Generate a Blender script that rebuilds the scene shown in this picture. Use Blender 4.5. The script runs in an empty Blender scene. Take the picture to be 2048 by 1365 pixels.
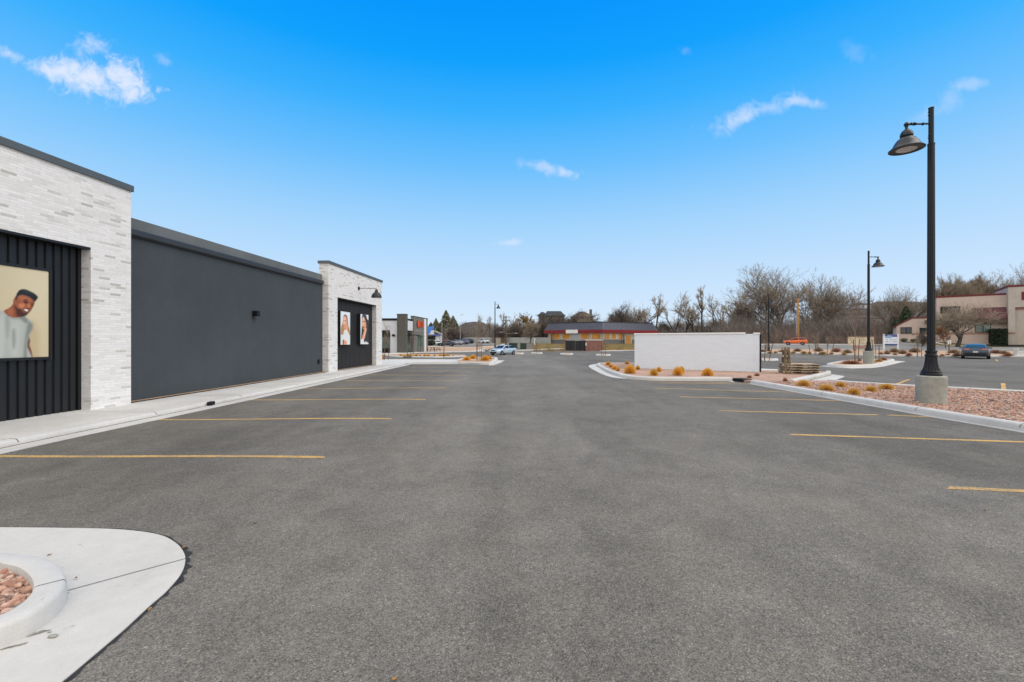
import bpy, bmesh, math, random
from mathutils import Vector, Matrix
from mathutils.geometry import tessellate_polygon

scene = bpy.context.scene
COL = scene.collection
R = math.radians
F = 2048.0 * 15.0 / 36.0      # focal length of the 15 mm lens in photo pixels
CX, CY, EYE = 1024.0, 682.5, 1.6


# ------------------------------------------------------------------ terrain
def ss(a, b, x):
    t = (x - a) / (b - a)
    t = 0.0 if t < 0 else 1.0 if t > 1 else t
    return t * t * (3 - 2 * t)


def lerp_table(tab, y):
    if y <= tab[0][0]:
        return tab[0][1]
    for (a, va), (b, vb) in zip(tab, tab[1:]):
        if y <= b:
            return va + (vb - va) * ss(a, b, y)
    return tab[-1][1]


RIGHT = [(0, 0), (30, 0), (41, -.07), (50, .33), (66, .62), (86, .8), (130, 1.1), (400, 2.0)]


def h(x, y):
    """height of the ground"""
    y1 = max(y, 0.5)
    u = x / y1
    hc = -0.4 * ss(32, 58, y) + 0.8 * ss(75, 105, y) + 0.6 * ss(100, 140, y) + ss(150, 400, y)
    hc += 0.55 * ss(86, 97, y) * ss(0.0, 0.06, u) * (1 - ss(.36, .44, u)) * (1 - ss(100, 135, y))
    hr = lerp_table(RIGHT, y) + 0.72 * ss(71.5, 76, y) * ss(.86, .90, u) * (1 - ss(100, 140, y))
    w = ss(.40, .50, u)
    z = hc * (1 - w) + hr * w
    z -= 0.09 * (1 - ss(9, 24, y)) * ss(-2.5, -8, x)
    return z


def ray(px, py, D):
    return Vector(((px - CX) / F * D, D, EYE - (py - CY) / F * D))


def G(px, py, off=0.0):
    """point of the ground seen at a photo pixel"""
    u = (px - CX) / F
    k = (py - CY) / F
    D, step = 1.2, 0.05
    while D < 380:
        if EYE - k * D <= h(u * D, D) + off:
            break
        D *= 1.01
    lo, hi = D / 1.01, D
    for _ in range(24):
        m = (lo + hi) / 2
        if EYE - k * m <= h(u * m, m) + off:
            hi = m
        else:
            lo = m
    return Vector((u * hi, hi, h(u * hi, hi) + off))


class Frame:
    """upright facade plane: s runs along the wall, o stands out of it"""
    def __init__(self, A, d):
        self.A = Vector((A[0], A[1]))
        self.d = Vector(d[:2]).normalized()
        self.n = Vector((self.d.y, -self.d.x))
        self.yaw = math.atan2(self.d.y, self.d.x)

    def P(self, s, o=0):
        return self.A + self.d * s + self.n * o

    def s_at(self, px, o=0):
        u = (px - CX) / F
        q = self.A + self.n * o
        return (u * q.y - q.x) / (self.d.x - u * self.d.y)

    def o_at(self, px, s):
        u = (px - CX) / F
        q = self.A + self.d * s
        return (u * q.y - q.x) / (self.n.x - u * self.n.y)

    def z_at(self, py, s, o=0):
        return EYE - (py - CY) / F * self.P(s, o).y

    def sz(self, px, py, o=0):
        s = self.s_at(px, o)
        return s, self.z_at(py, s, o)


# ------------------------------------------------------------------ meshes
OFF = {}


class MB:
    def __init__(self):
        self.v, self.f, self.m = [], [], []
        self.c = 0

    def add(self, vs, fs, c=None):
        b = len(self.v)
        self.v.extend(tuple(p) for p in vs)
        c = self.c if c is None else c
        for f in fs:
            self.f.append(tuple(i + b for i in f))
            self.m.append(c)

    def box(self, x0, x1, y0, y1, z0, z1, M=None, c=None):
        x0, x1 = min(x0, x1), max(x0, x1)
        y0, y1 = min(y0, y1), max(y0, y1)
        z0, z1 = min(z0, z1), max(z0, z1)
        vs = [Vector(p) for p in ((x0, y0, z0), (x1, y0, z0), (x1, y1, z0), (x0, y1, z0),
                                  (x0, y0, z1), (x1, y0, z1), (x1, y1, z1), (x0, y1, z1))]
        if M is not None:
            vs = [M @ p for p in vs]
        self.add(vs, [(0, 3, 2, 1), (4, 5, 6, 7), (0, 1, 5, 4), (1, 2, 6, 5), (2, 3, 7, 6), (3, 0, 4, 7)], c)
        return self

    def bbox(self, x0, x1, y0, y1, z0, z1, b=0.01, M=None, c=None):
        """box with chamfered upright and top edges"""
        x0, x1 = min(x0, x1), max(x0, x1)
        y0, y1 = min(y0, y1), max(y0, y1)
        z0, z1 = min(z0, z1), max(z0, z1)

        def ring(i, z):
            return [(x0 + i + b, y0 + i, z), (x1 - i - b, y0 + i, z), (x1 - i, y0 + i + b, z), (x1 - i, y1 - i - b, z),
                    (x1 - i - b, y1 - i, z), (x0 + i + b, y1 - i, z), (x0 + i, y1 - i - b, z), (x0 + i, y0 + i + b, z)]
        vs = ring(0, z0) + ring(0, z1 - b) + ring(b * .8, z1)
        if M is not None:
            vs = [M @ Vector(p) for p in vs]
        fs = [tuple(range(7, -1, -1)), tuple(range(16, 24))]
        for k in (0, 8):
            fs += [(k + i, k + (i + 1) % 8, k + 8 + (i + 1) % 8, k + 8 + i) for i in range(8)]
        self.add(vs, fs, c)
        return self

    def quad(self, a, b, c_, d, c=None):
        self.add([a, b, c_, d], [(0, 1, 2, 3)], c)

    def poly(self, pts, c=None):
        tris = tessellate_polygon([[Vector(p) for p in pts]])
        self.add(pts, [tuple(t) for t in tris], c)

    def prism(self, poly, z0, z1, c=None):
        n = len(poly)
        a = sum(poly[i][0] * poly[(i + 1) % n][1] - poly[(i + 1) % n][0] * poly[i][1] for i in range(n))
        if a < 0:
            poly = list(reversed(poly))
        vs = [(p[0], p[1], z0) for p in poly] + [(p[0], p[1], z1) for p in poly]
        fs = [tuple(range(n - 1, -1, -1)), tuple(range(n, 2 * n))]
        fs += [(i, (i + 1) % n, n + (i + 1) % n, n + i) for i in range(n)]
        self.add(vs, fs, c)

    def tube(self, pts, rad, n=6, caps=True, c=None):
        pts = [Vector(p) for p in pts]
        if not isinstance(rad, (list, tuple)):
            rad = [rad] * len(pts)
        vs, fs = [], []
        t = (pts[1] - pts[0]).normalized()
        up = Vector((0, 0, 1)) if abs(t.z) < .9 else Vector((1, 0, 0))
        a = t.cross(up).normalized()
        for i, p in enumerate(pts):
            if 0 < i < len(pts) - 1:
                t = (pts[i + 1] - pts[i - 1]).normalized()
            elif i > 0:
                t = (pts[i] - pts[i - 1]).normalized()
            a = (a - t * a.dot(t))
            a = a.normalized() if a.length > 1e-6 else t.orthogonal().normalized()
            b = t.cross(a)
            for k in range(n):
                g = 2 * math.pi * k / n
                vs.append(p + (a * math.cos(g) + b * math.sin(g)) * rad[i])
        for i in range(len(pts) - 1):
            for k in range(n):
                fs.append((i * n + k, i * n + (k + 1) % n, (i + 1) * n + (k + 1) % n, (i + 1) * n + k))
        if caps:
            fs.append(tuple(range(n - 1, -1, -1)))
            fs.append(tuple(range((len(pts) - 1) * n, len(pts) * n)))
        self.add(vs, fs, c)

    def lathe(self, prof, ctr=(0, 0, 0), n=16, M=None, flute=0.0, nfl=8, c=None):
        vs, fs = [], []
        for (r, z) in prof:
            for k in range(n):
                g = 2 * math.pi * k / n
                rr = r * (1 - flute * (0.5 + 0.5 * math.cos(nfl * g)))
                p = Vector((rr * math.cos(g), rr * math.sin(g), z))
                if M is not None:
                    p = M @ p
                vs.append(p + Vector(ctr))
        for i in range(len(prof) - 1):
            for k in range(n):
                fs.append((i * n + k, i * n + (k + 1) % n, (i + 1) * n + (k + 1) % n, (i + 1) * n + k))
        fs.append(tuple(range(n - 1, -1, -1)))
        fs.append(tuple(range((len(prof) - 1) * n, len(prof) * n)))
        self.add(vs, fs, c)

    def build(self, name, mats, parent=None, smooth=None):
        me = bpy.data.meshes.new(name)
        vs = self.v
        off = OFF.get(parent.name) if parent is not None else None
        if off is not None:
            vs = [(p[0] - off.x, p[1] - off.y, p[2] - off.z) for p in vs]
        me.from_pydata(vs, [], self.f)
        if not isinstance(mats, (list, tuple)):
            mats = [mats]
        for m in mats:
            me.materials.append(m)
        me.polygons.foreach_set('material_index', self.m)
        if smooth is not None:
            me.polygons.foreach_set('use_smooth', [True] * len(self.f))
            me.set_sharp_from_angle(angle=R(smooth))
        me.update()
        o = bpy.data.objects.new(name, me)
        COL.objects.link(o)
        if parent is not None:
            o.parent = parent
            if off is not None:
                OFF[o.name] = off
        return o


def tag(o, label=None, cat=None, group=None, kind=None):
    if label:
        o['label'] = label
    if cat:
        o['category'] = cat
    if group:
        o['group'] = group
    if kind:
        o['kind'] = kind
    return o


def thing(name, label, cat, loc=(0, 0, 0), rotz=0.0, group=None, world=False):
    o = bpy.data.objects.new(name, None)
    o.empty_display_size = .2
    COL.objects.link(o)
    o.location = loc
    o.rotation_euler = (0, 0, rotz)
    if world:
        OFF[o.name] = Vector(loc)
    return tag(o, label, cat, group)


def struct(o, kind='structure'):
    o['kind'] = kind
    return o


KIDS = {}


def dup(root, loc, rotz=0.0, sc=1.0, label=None, group=None):
    """copy a thing with its parts and sub-parts"""
    def cp(o, parent):
        c = o.copy()
        COL.objects.link(c)
        if parent is not None:
            c.parent = parent
        kids = KIDS.get(o.name)
        if kids is None:
            kids = list(o.children)
            KIDS[o.name] = kids
        for k in kids:
            cp(k, c)
        return c
    r = cp(root, None)
    r.location = loc
    r.rotation_euler = (0, 0, rotz)
    r.scale = (sc, sc, sc) if not isinstance(sc, tuple) else sc
    if label:
        r['label'] = label
    if group:
        r['group'] = group
    return r


# ------------------------------------------------------------------ materials
def srgb(r, g, b):
    def f(c):
        c /= 255.0
        return c / 12.92 if c <= .04045 else ((c + .055) / 1.055) ** 2.4
    return (f(r), f(g), f(b), 1.0)


class NT:
    def __init__(self, name):
        self.mat = bpy.data.materials.new(name)
        self.mat.use_nodes = True
        self.t = self.mat.node_tree
        self.b = self.t.nodes['Principled BSDF']
        self.coord = self.t.nodes.new('ShaderNodeTexCoord').outputs['Object']

    def n(self, typ, ins=None, **at):
        nd = self.t.nodes.new(typ)
        for k, v in at.items():
            setattr(nd, k, v)
        for k, v in (ins or {}).items():
            s = nd.inputs[k]
            if isinstance(v, bpy.types.NodeSocket):
                self.t.links.new(v, s)
            else:
                s.default_value = v
        return nd

    def noise(self, scale, detail=4, rough=.55, vec=None, dist=0.0):
        return self.n('ShaderNodeTexNoise', {'Vector': vec or self.coord, 'Scale': scale, 'Detail': detail,
                                             'Roughness': rough, 'Distortion': dist}).outputs['Fac']

    def scaled(self, sx, sy, sz, rot=0.0):
        return self.n('ShaderNodeMapping', {'Vector': self.coord, 'Scale': (sx, sy, sz), 'Rotation': (0, 0, rot)}).outputs[0]

    def ramp(self, fac, stops, interp='LINEAR'):
        nd = self.n('ShaderNodeValToRGB', {'Fac': fac})
        cr = nd.color_ramp
        cr.interpolation = interp
        while len(cr.elements) < len(stops):
            cr.elements.new(.5)
        for e, (p, c) in zip(cr.elements, stops):
            e.position = p
            e.color = c if len(c) == 4 else (*c, 1)
        return nd.outputs['Color']

    def rng(self, fac, a, b, lo=0.0, hi=1.0):
        return self.n('ShaderNodeMapRange', {'Value': fac, 'From Min': a, 'From Max': b, 'To Min': lo, 'To Max': hi}).outputs[0]

    def math(self, op, a, b=0.0):
        nd = self.n('ShaderNodeMath', {0: a, 1: b}, operation=op)
        return nd.outputs[0]

    def mix(self, fac, a, b, mode='MIX'):
        nd = self.n('ShaderNodeMix', data_type='RGBA', blend_type=mode)
        for i, v in ((0, fac), (6, a), (7, b)):
            if isinstance(v, bpy.types.NodeSocket):
                self.t.links.new(v, nd.inputs[i])
            else:
                nd.inputs[i].default_value = v
        return nd.outputs[2]

    def scale_col(self, col, val):
        nd = self.n('ShaderNodeMix', data_type='RGBA', blend_type='MULTIPLY')
        nd.inputs[0].default_value = 1.0
        for i, v in ((6, col), (7, val)):
            if isinstance(v, bpy.types.NodeSocket):
                self.t.links.new(v, nd.inputs[i])
            else:
                nd.inputs[i].default_value = v
        return nd.outputs[2]

    def bump(self, hgt, strength=.3, dist=.01):
        nd = self.n('ShaderNodeBump', {'Height': hgt, 'Strength': strength, 'Distance': dist})
        self.t.links.new(nd.outputs[0], self.b.inputs['Normal'])

    def done(self, col=None, rough=.8, spec=.3, metal=0.0):
        if col is not None:
            if isinstance(col, bpy.types.NodeSocket):
                self.t.links.new(col, self.b.inputs['Base Color'])
            else:
                self.b.inputs['Base Color'].default_value = col
        if isinstance(rough, bpy.types.NodeSocket):
            self.t.links.new(rough, self.b.inputs['Roughness'])
        else:
            self.b.inputs['Roughness'].default_value = rough
        self.b.inputs['Specular IOR Level'].default_value = spec
        self.b.inputs['Metallic'].default_value = metal
        return self.mat


def pm(name, col, rough=.75, var=.18, scale=6.0, fine=60.0, bump=0.0, spec=.3, metal=0.0):
    """plain surface with uneven tone at two scales"""
    t = NT(name)
    f = t.math('ADD', t.rng(t.noise(scale), .3, .7, 1 - var, 1 + var), t.rng(t.noise(fine, 2), .3, .7, -var * .6, var * .6))
    c = t.scale_col(col if len(col) == 4 else (*col, 1), f)
    if bump:
        t.bump(t.noise(fine, 3), bump, .01)
    return t.done(c, rough, spec, metal)
# ------------------------------------------------------------------ the materials of the place
def asphalt_mat(name, base, warm=1.0, fine=True):
    t = NT(name)
    big = t.rng(t.noise(.22, 5, .6), .32, .68, .78, 1.16)
    streak = t.rng(t.noise(1.0, 4, .6, t.scaled(1.1, .10, 1)), .3, .7, .88, 1.10)
    tracks = t.rng(t.noise(1.0, 3, .5, t.scaled(.35, .03, 1)), .3, .7, .86, 1.12)
    blot = t.math('MULTIPLY', t.rng(t.noise(2.3, 5, .65, None, .6), .35, .7, .87, 1.10), t.rng(t.noise(.75, 5, .7, None, 1.2), .32, .68, .91, 1.08))
    f = t.math('MULTIPLY', t.math('MULTIPLY', big, streak), t.math('MULTIPLY', blot, tracks))
    # the driven lane is worn paler than the stalls on both sides
    sx = t.n('ShaderNodeSeparateXYZ', {'Vector': t.coord}).outputs[0]
    wob = t.math('MULTIPLY', t.math('SUBTRACT', t.noise(.35, 3), .5), 2.4)
    lane = t.rng(t.math('ABSOLUTE', t.math('ADD', t.math('SUBTRACT', sx, .8), wob)), 1.8, 4.8, 1.10, .86)
    f = t.math('MULTIPLY', f, lane)
    vor = t.n('ShaderNodeTexVoronoi', {'Vector': t.coord, 'Scale': 160.0, 'Randomness': 1.0})
    sep = t.n('ShaderNodeSeparateColor', {'Color': vor.outputs['Color']})
    grain = t.ramp(sep.outputs[0], [(0, (.48, .48, .48)), (.35, (.84, .84, .84)), (.75, (1.10, 1.10, 1.09)), (.95, (1.42, 1.38, 1.28)), (1, (2.05, 1.92, 1.7))])
    fn = t.rng(t.noise(38, 3, .7), .3, .7, .78, 1.22)
    c = t.scale_col((base[0], base[1], base[2], 1), f)
    c = t.scale_col(c, grain)
    c = t.scale_col(c, fn)
    # worn patches where dust and tan stone show
    tan = t.rng(t.math('MULTIPLY', t.noise(1.1, 6, .7), sep.outputs[1]), .36, .60, 0, .42)
    c = t.mix(tan, c, (base[0] * 1.55, base[1] * 1.42, base[2] * 1.08, 1))
    # small dark oil spots
    oil = t.rng(t.noise(1.9, 3, .5), .69, .80, 0, .42)
    c = t.mix(oil, c, (.03, .03, .03, 1))
    t.bump(t.math('ADD', vor.outputs['Distance'], t.noise(55, 3)), .42, .006)
    return t.done(c, .88, .22)


def concrete_mat(name, base, stain=.5, var=.10):
    t = NT(name)
    f = t.math('MULTIPLY', t.rng(t.noise(.7, 5, .6), .3, .7, 1 - var, 1 + var), t.rng(t.noise(9, 5, .7), .3, .7, 1 - var * .8, 1 + var * .6))
    f = t.math('MULTIPLY', f, t.rng(t.noise(130, 3, .6), .25, .75, .92, 1.07))
    c = t.scale_col(base if len(base) == 4 else (*base, 1), f)
    st = t.rng(t.noise(1.6, 6, .7, t.scaled(1, .45, 1), .8), .56, .80, 0, stain)
    c = t.mix(st, c, (base[0] * .55, base[1] * .50, base[2] * .43, 1))
    sp = t.rng(t.noise(26, 2, .3), .74, .80, 0, .5)
    c = t.mix(sp, c, (base[0] * .4, base[1] * .37, base[2] * .33, 1))
    t.bump(t.noise(160, 4), .22, .004)
    return t.done(c, .85, .25)


def gravel_mat(name, cols, scale=26.0, bump=.9):
    t = NT(name)
    v = t.n('ShaderNodeTexVoronoi', {'Vector': t.coord, 'Scale': scale})
    v2 = t.n('ShaderNodeTexVoronoi', {'Vector': t.coord, 'Scale': scale * 2.3})
    s = t.n('ShaderNodeSeparateColor', {'Color': v.outputs['Color']})
    s2 = t.n('ShaderNodeSeparateColor', {'Color': v2.outputs['Color']})
    n = len(cols)
    st = [(i / n, cols[i]) for i in range(n)]
    c = t.mix(.35, t.ramp(s.outputs[0], st, 'CONSTANT'), t.ramp(s2.outputs[1], st, 'CONSTANT'))
    c = t.scale_col(c, t.rng(t.noise(.9, 5, .6), .3, .7, .85, 1.15))
    t.bump(t.math('MULTIPLY', v.outputs['Distance'], -1.0), bump, .03)
    return t.done(c, .9, .15)


def brick_mat(name, stops, bw=.30, bh=.062, mortar=(.62, .61, .60), along='XY', msize=.006, dirt=True):
    t = NT(name)
    s = t.n('ShaderNodeSeparateXYZ', {'Vector': t.coord})
    hx = t.math('ADD', s.outputs[0], s.outputs[1])
    vec = t.n('ShaderNodeCombineXYZ', {'X': hx, 'Y': s.outputs[2], 'Z': 0.0}).outputs[0]
    b = t.n('ShaderNodeTexBrick', {'Vector': vec, 'Color1': (0, 0, 0, 1), 'Color2': (1, 1, 1, 1), 'Mortar': (.5, .5, .5, 1),
                                   'Scale': 1.0, 'Mortar Size': msize, 'Mortar Smooth': .3, 'Bias': 0.0,
                                   'Brick Width': bw, 'Row Height': bh})
    b.offset = .5
    rnd = t.n('ShaderNodeSeparateColor', {'Color': b.outputs['Color']}).outputs[0]
    col = t.ramp(rnd, stops)
    col = t.scale_col(col, t.rng(t.noise(14, 5, .7), .25, .75, .90, 1.08))
    if dirt:
        blot = t.rng(t.noise(2.6, 6, .7), .55, .75, 0, .16)
        col = t.mix(blot, col, (.36, .34, .31, 1))
    col = t.mix(t.math('MULTIPLY', b.outputs['Fac'], .8), col, (*mortar, 1))
    hgt = t.math('ADD', t.math('MULTIPLY', b.outputs['Fac'], -1.0), t.math('MULTIPLY', t.noise(40, 4), .35))
    hgt = t.math('ADD', hgt, t.math('MULTIPLY', rnd, .35))
    t.bump(hgt, .55, .012)
    return t.done(col, .88, .2)


def stucco_mat(name, col, var=.10, fine=90, bump=.35, rough=.9):
    t = NT(name)
    f = t.math('MULTIPLY', t.rng(t.noise(.5, 5, .6), .3, .7, 1 - var, 1 + var), t.rng(t.noise(fine, 3, .6), .3, .7, .9, 1.1))
    f = t.math('MULTIPLY', f, t.rng(t.noise(3.0, 4, .6), .3, .7, .96, 1.04))
    f = t.math('MULTIPLY', f, t.rng(t.noise(1.0, 4, .6, t.scaled(2.2, 2.2, .16)), .3, .7, .96, 1.04))
    c = t.scale_col((*col[:3], 1), f)
    t.bump(t.math('ADD', t.noise(fine, 3, .6), t.noise(fine * .3, 3, .5)), bump, .006)
    return t.done(c, rough, .2)


def paint_line_mat():
    t = NT('yellow_line_paint')
    w = t.n('ShaderNodeTexVoronoi', {'Vector': t.coord, 'Scale': 95.0})
    s = t.n('ShaderNodeSeparateColor', {'Color': w.outputs['Color']}).outputs[0]
    wear = t.rng(t.math('ADD', t.math('MULTIPLY', t.noise(1.1, 5, .7), 1.2), t.math('MULTIPLY', s, .55)), .55, 1.12, 0, .85)
    c = t.mix(wear, srgb(226, 176, 84), (.17, .16, .14, 1))
    c = t.scale_col(c, t.rng(t.noise(40, 3), .3, .7, .85, 1.12))
    t.bump(w.outputs['Distance'], .3, .004)
    return t.done(c, .8, .25)


def car_paint(name, col, metal=.25, rough=.32):
    t = NT(name)
    c = t.scale_col((*col[:3], 1), t.rng(t.noise(3), .3, .7, .95, 1.05))
    t.b.inputs['Coat Weight'].default_value = .35
    t.b.inputs['Coat Roughness'].default_value = .08
    return t.done(c, rough, .5, metal)


def glass_mat(name, col=(.02, .025, .03), rough=.06):
    t = NT(name)
    c = t.scale_col((*col, 1), t.rng(t.noise(.9, 2), .3, .7, .6, 1.5))
    return t.done(c, rough, .6)


M = {}
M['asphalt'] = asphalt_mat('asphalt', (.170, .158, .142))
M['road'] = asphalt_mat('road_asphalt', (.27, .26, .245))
M['conc'] = concrete_mat('kerb_concrete', (.54, .525, .50), .34)
M['walk'] = concrete_mat('sidewalk_concrete', (.575, .55, .515), .38, .12)
M['apron'] = concrete_mat('apron_concrete', (.535, .515, .482), .26, .07)
M['kerbnear'] = concrete_mat('near_kerb_concrete', (.515, .50, .475), .24, .07)
M['pedestal'] = concrete_mat('pedestal_concrete', (.33, .33, .285), .55, .22)
M['joint'] = pm('joint_dark', (.10, .095, .09), .95)
M['grit'] = pm('kerb_dirt', (.20, .165, .12), .95, .3, 5, 70, .4)
M['seal'] = pm('asphalt_seal', (.03, .03, .031), .8, .3, 12, 90, .5)
M['gravel'] = gravel_mat('red_gravel', [(.38, .22, .16), (.52, .33, .245), (.44, .26, .195), (.60, .44, .35), (.33, .225, .18), (.49, .31, .23), (.42, .32, .27)])
M['gravelfar'] = gravel_mat('tan_gravel', [(.42, .275, .18), (.50, .35, .245), (.45, .31, .21), (.38, .25, .17)], 9, .5)
M['dirtgravel'] = gravel_mat('brown_edge_gravel', [(.42, .27, .16), (.54, .37, .24), (.32, .20, .12), (.60, .46, .34), (.46, .29, .17)], 38)
M['hill'] = gravel_mat('brush_hill', [(.080, .066, .054), (.095, .078, .064), (.07, .058, .048), (.108, .09, .07)], .5, .4)
M['earth'] = gravel_mat('dry_ground', [(.14, .115, .085), (.165, .13, .10), (.12, .10, .075), (.18, .145, .10)], 1.3, .4)
M['drygrass'] = gravel_mat('dry_yellow_grass', [(.19, .135, .045), (.16, .12, .045), (.135, .105, .05), (.22, .155, .06)], 4.0, .9)
M['line'] = paint_line_mat()
M['wbrick'] = brick_mat('white_brick', [(0, (.47, .445, .40)), (.035, (.54, .52, .48)), (.10, (.70, .68, .655)), (.5, (.765, .745, .725)), (1, (.81, .795, .775))],
                        .26, .060, (.70, .69, .68))
M['wblock'] = brick_mat('painted_block', [(0, (.705, .755, .815)), (.5, (.725, .775, .835)), (1, (.74, .79, .85))], .4, .10, (.695, .745, .805), msize=.005, dirt=False)
M['rbrick'] = brick_mat('red_brick', [(0, (.14, .055, .045)), (.5, (.21, .085, .065)), (1, (.29, .14, .11))], .3, .15, (.22, .16, .14), msize=.015)
M['stucco'] = stucco_mat('charcoal_stucco', (.060, .070, .078), .08)
M['parapet'] = stucco_mat('parapet_stucco', (.135, .150, .155), .16)
M['coping'] = pm('coping_metal', (.10, .115, .122), .5, .08, 2, 30, 0, .4, .3)
M['gutter'] = pm('gutter_metal', (.045, .048, .055), .45, .08, 2, 30, 0, .45, .3)
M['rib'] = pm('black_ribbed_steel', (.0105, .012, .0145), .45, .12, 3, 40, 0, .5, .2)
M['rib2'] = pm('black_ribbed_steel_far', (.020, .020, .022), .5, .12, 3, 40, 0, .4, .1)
M['blackpaint'] = pm('black_pole_paint', (.0075, .008, .0105), .45, .15, 4, 60, .05, .30, 0)
M['shade'] = pm('lamp_shade_paint', (.013, .017, .022), .40, .12, 4, 60, 0, .45, .1)
M['lens'] = pm('lamp_lens', (.62, .63, .62), .25, .08, 12, 40, 0, .5)
M['black'] = pm('matt_black', (.012, .012, .013), .7, .15)
M['rubber'] = pm('tyre_rubber', (.018, .018, .019), .85, .15)
M['alloy'] = pm('wheel_alloy', (.26, .265, .28), .4, .08, 5, 30, 0, .5, .5)
M['chrome'] = pm('chrome', (.6, .6, .62), .18, .05, 5, 30, 0, .5, .9)
M['glass'] = glass_mat('window_glass')
M['carglass'] = glass_mat('car_glass', (.018, .021, .026), .05)
M['greenglass'] = glass_mat('green_shop_glass', (.07, .125, .10), .12)
M['white'] = pm('white_paint', (.72, .72, .71), .6, .05)
M['whitewall'] = stucco_mat('white_stucco', (.66, .665, .69), .05)
M['greywall'] = stucco_mat('grey_stucco', (.105, .104, .090), .08)
M['greywall2'] = stucco_mat('warm_grey_stucco', (.17, .165, .148), .08)
M['pink'] = stucco_mat('pink_stucco', (.54, .425, .36), .07, 30)
M['pinklight'] = stucco_mat('tan_stucco', (.46, .40, .345), .06, 30)
M['band'] = pm('brick_band', (.33, .185, .14), .85)
M['maroon'] = pm('maroon_trim', (.14, .022, .024), .6)
M['maroonroof'] = pm('maroon_roof_tiles', (.135, .055, .06), .8, .2, 3, 20, .4)
M['seam'] = pm('grey_seam_roof', (.085, .092, .125), .5, .12, 2, 20, 0, .4, .3)
M['redfascia'] = pm('red_fascia', (.195, .017, .022), .6, .1)
M['ply'] = pm('plywood_board', (.46, .22, .05), .85, .22, 1.2, 14)
M['wallgrey'] = pm('pale_grey_wall', (.37, .36, .32), .85)
M['wainscot'] = pm('grey_wainscot', (.14, .135, .125), .9, .2)
M['housebrick'] = pm('brown_house_wall', (.155, .125, .10), .9, .15, 1, 8)
M['houseroof'] = pm('dark_house_roof', (.045, .047, .05), .9, .2, 1, 8)
M['houseroof2'] = pm('brown_house_roof', (.11, .08, .06), .9, .2, 1, 8)
M['vinyl'] = pm('pale_fence', (.40, .415, .39), .7, .08, .6, 6)
M['branch'] = pm('branches', (.125, .102, .084), .95, .25, 2, 12)
M['bark'] = pm('bark', (.075, .062, .050), .95, .3, 4, 20)
M['twig'] = pm('twigs', (.33, .27, .205), .95, .25, .7, 6)
M['twigpale'] = pm('pale_twigs', (.43, .36, .27), .95, .25, .7, 6)
M['scrub'] = pm('scrub_twigs', (.185, .155, .136), .95, .35, .15, 2)
M['scrubred'] = pm('red_scrub_twigs', (.215, .155, .128), .95, .35, .15, 2)
M['rustleaf'] = pm('rust_leaves', (.27, .135, .07), .9, .3, 2, 20)
M['yellowleaf'] = pm('yellow_leaves', (.33, .21, .06), .9, .3, 2, 20)
M['needle'] = pm('conifer_needles', (.10, .125, .07), .9, .35, .8, 8)
M['needle2'] = pm('brown_conifer_needles', (.26, .25, .17), .9, .35, .8, 8)
M['hedge'] = pm('hedge_leaves', (.025, .038, .018), .9, .3, 2, 20)
M['gold'] = pm('golden_blades', (.86, .44, .055), .85, .25, 9, 60)
M['goldpale'] = pm('tan_blades', (.80, .54, .17), .85, .30, 9, 60)
M['drystalk'] = pm('dry_grass_stalks', (.26, .185, .07), .9, .3, 2, 20)
M['tangold'] = pm('brown_gold_blades', (.66, .38, .085), .85, .25, 9, 60)
M['muted'] = pm('muted_dry_blades', (.50, .34, .17), .85, .3, 9, 60)
M['olive'] = pm('olive_blades', (.46, .37, .07), .85, .30, 9, 60)
M['redplant'] = pm('red_brown_twigs', (.36, .16, .09), .9, .3, 9, 60)
M['greyplant'] = pm('grey_brown_twigs', (.36, .25, .17), .9, .3, 9, 60)
M['stake'] = pm('brown_wood_stake', (.16, .10, .065), .9, .2, 5, 40)
M['sapbark'] = pm('sapling_bark', (.21, .145, .115), .9, .2, 5, 40)
M['wood'] = pm('weathered_pallet_wood', (.47, .37, .26), .9, .35, 5, 60, .3)
M['wooddark'] = pm('dark_pallet_wood', (.17, .13, .09), .9, .35, 5, 60, .3)
M['poleorange'] = pm('new_pole_wood', (.42, .225, .07), .9, .15, 2, 20)
M['polebrown'] = pm('old_pole_wood', (.11, .075, .05), .9, .15, 2, 20)
M['galv'] = pm('galvanised_steel', (.36, .36, .36), .5, .1, 4, 30, 0, .4, .5)
M['greenbox'] = pm('green_cabinet', (.028, .05, .04), .6)
M['beigebox'] = pm('beige_cabinet', (.34, .30, .24), .7)
M['signblue'] = pm('sign_blue', srgb(26, 62, 122), .5, .05)
M['signlight'] = pm('sign_pale_blue', srgb(110, 165, 205), .5, .05)
M['signpurple'] = pm('sign_purple', srgb(88, 92, 140), .5, .05)
M['signwhite'] = pm('sign_white', (.66, .70, .76), .5, .05)
M['signbeige'] = pm('sign_beige', (.55, .47, .33), .7, .12, 3, 30)
M['letter'] = pm('dark_lettering', (.13, .15, .19), .7)
M['signorange'] = pm('sign_orange', (.62, .075, .02), .5, .08)
M['signdark'] = pm('sign_dark_red', (.07, .008, .006), .5, .1)
M['skyblue'] = pm('bright_blue_panel', (.07, .24, .66), .5, .12, 2, 12)
M['awning'] = pm('blue_canopy', (.09, .13, .36), .6)
M['plate'] = pm('number_plate', (.55, .56, .58), .5)
M['taillight'] = pm('tail_lamp', (.36, .12, .11), .2, .1, 5, 30, 0, .6)
M['headlight'] = pm('head_lamp', (.62, .64, .66), .12, .08, 20, 60, 0, .7)
M['carglass'].node_tree.nodes['Principled BSDF'].inputs['Specular IOR Level'].default_value = .35
P, PCOL = {}, {}
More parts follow.
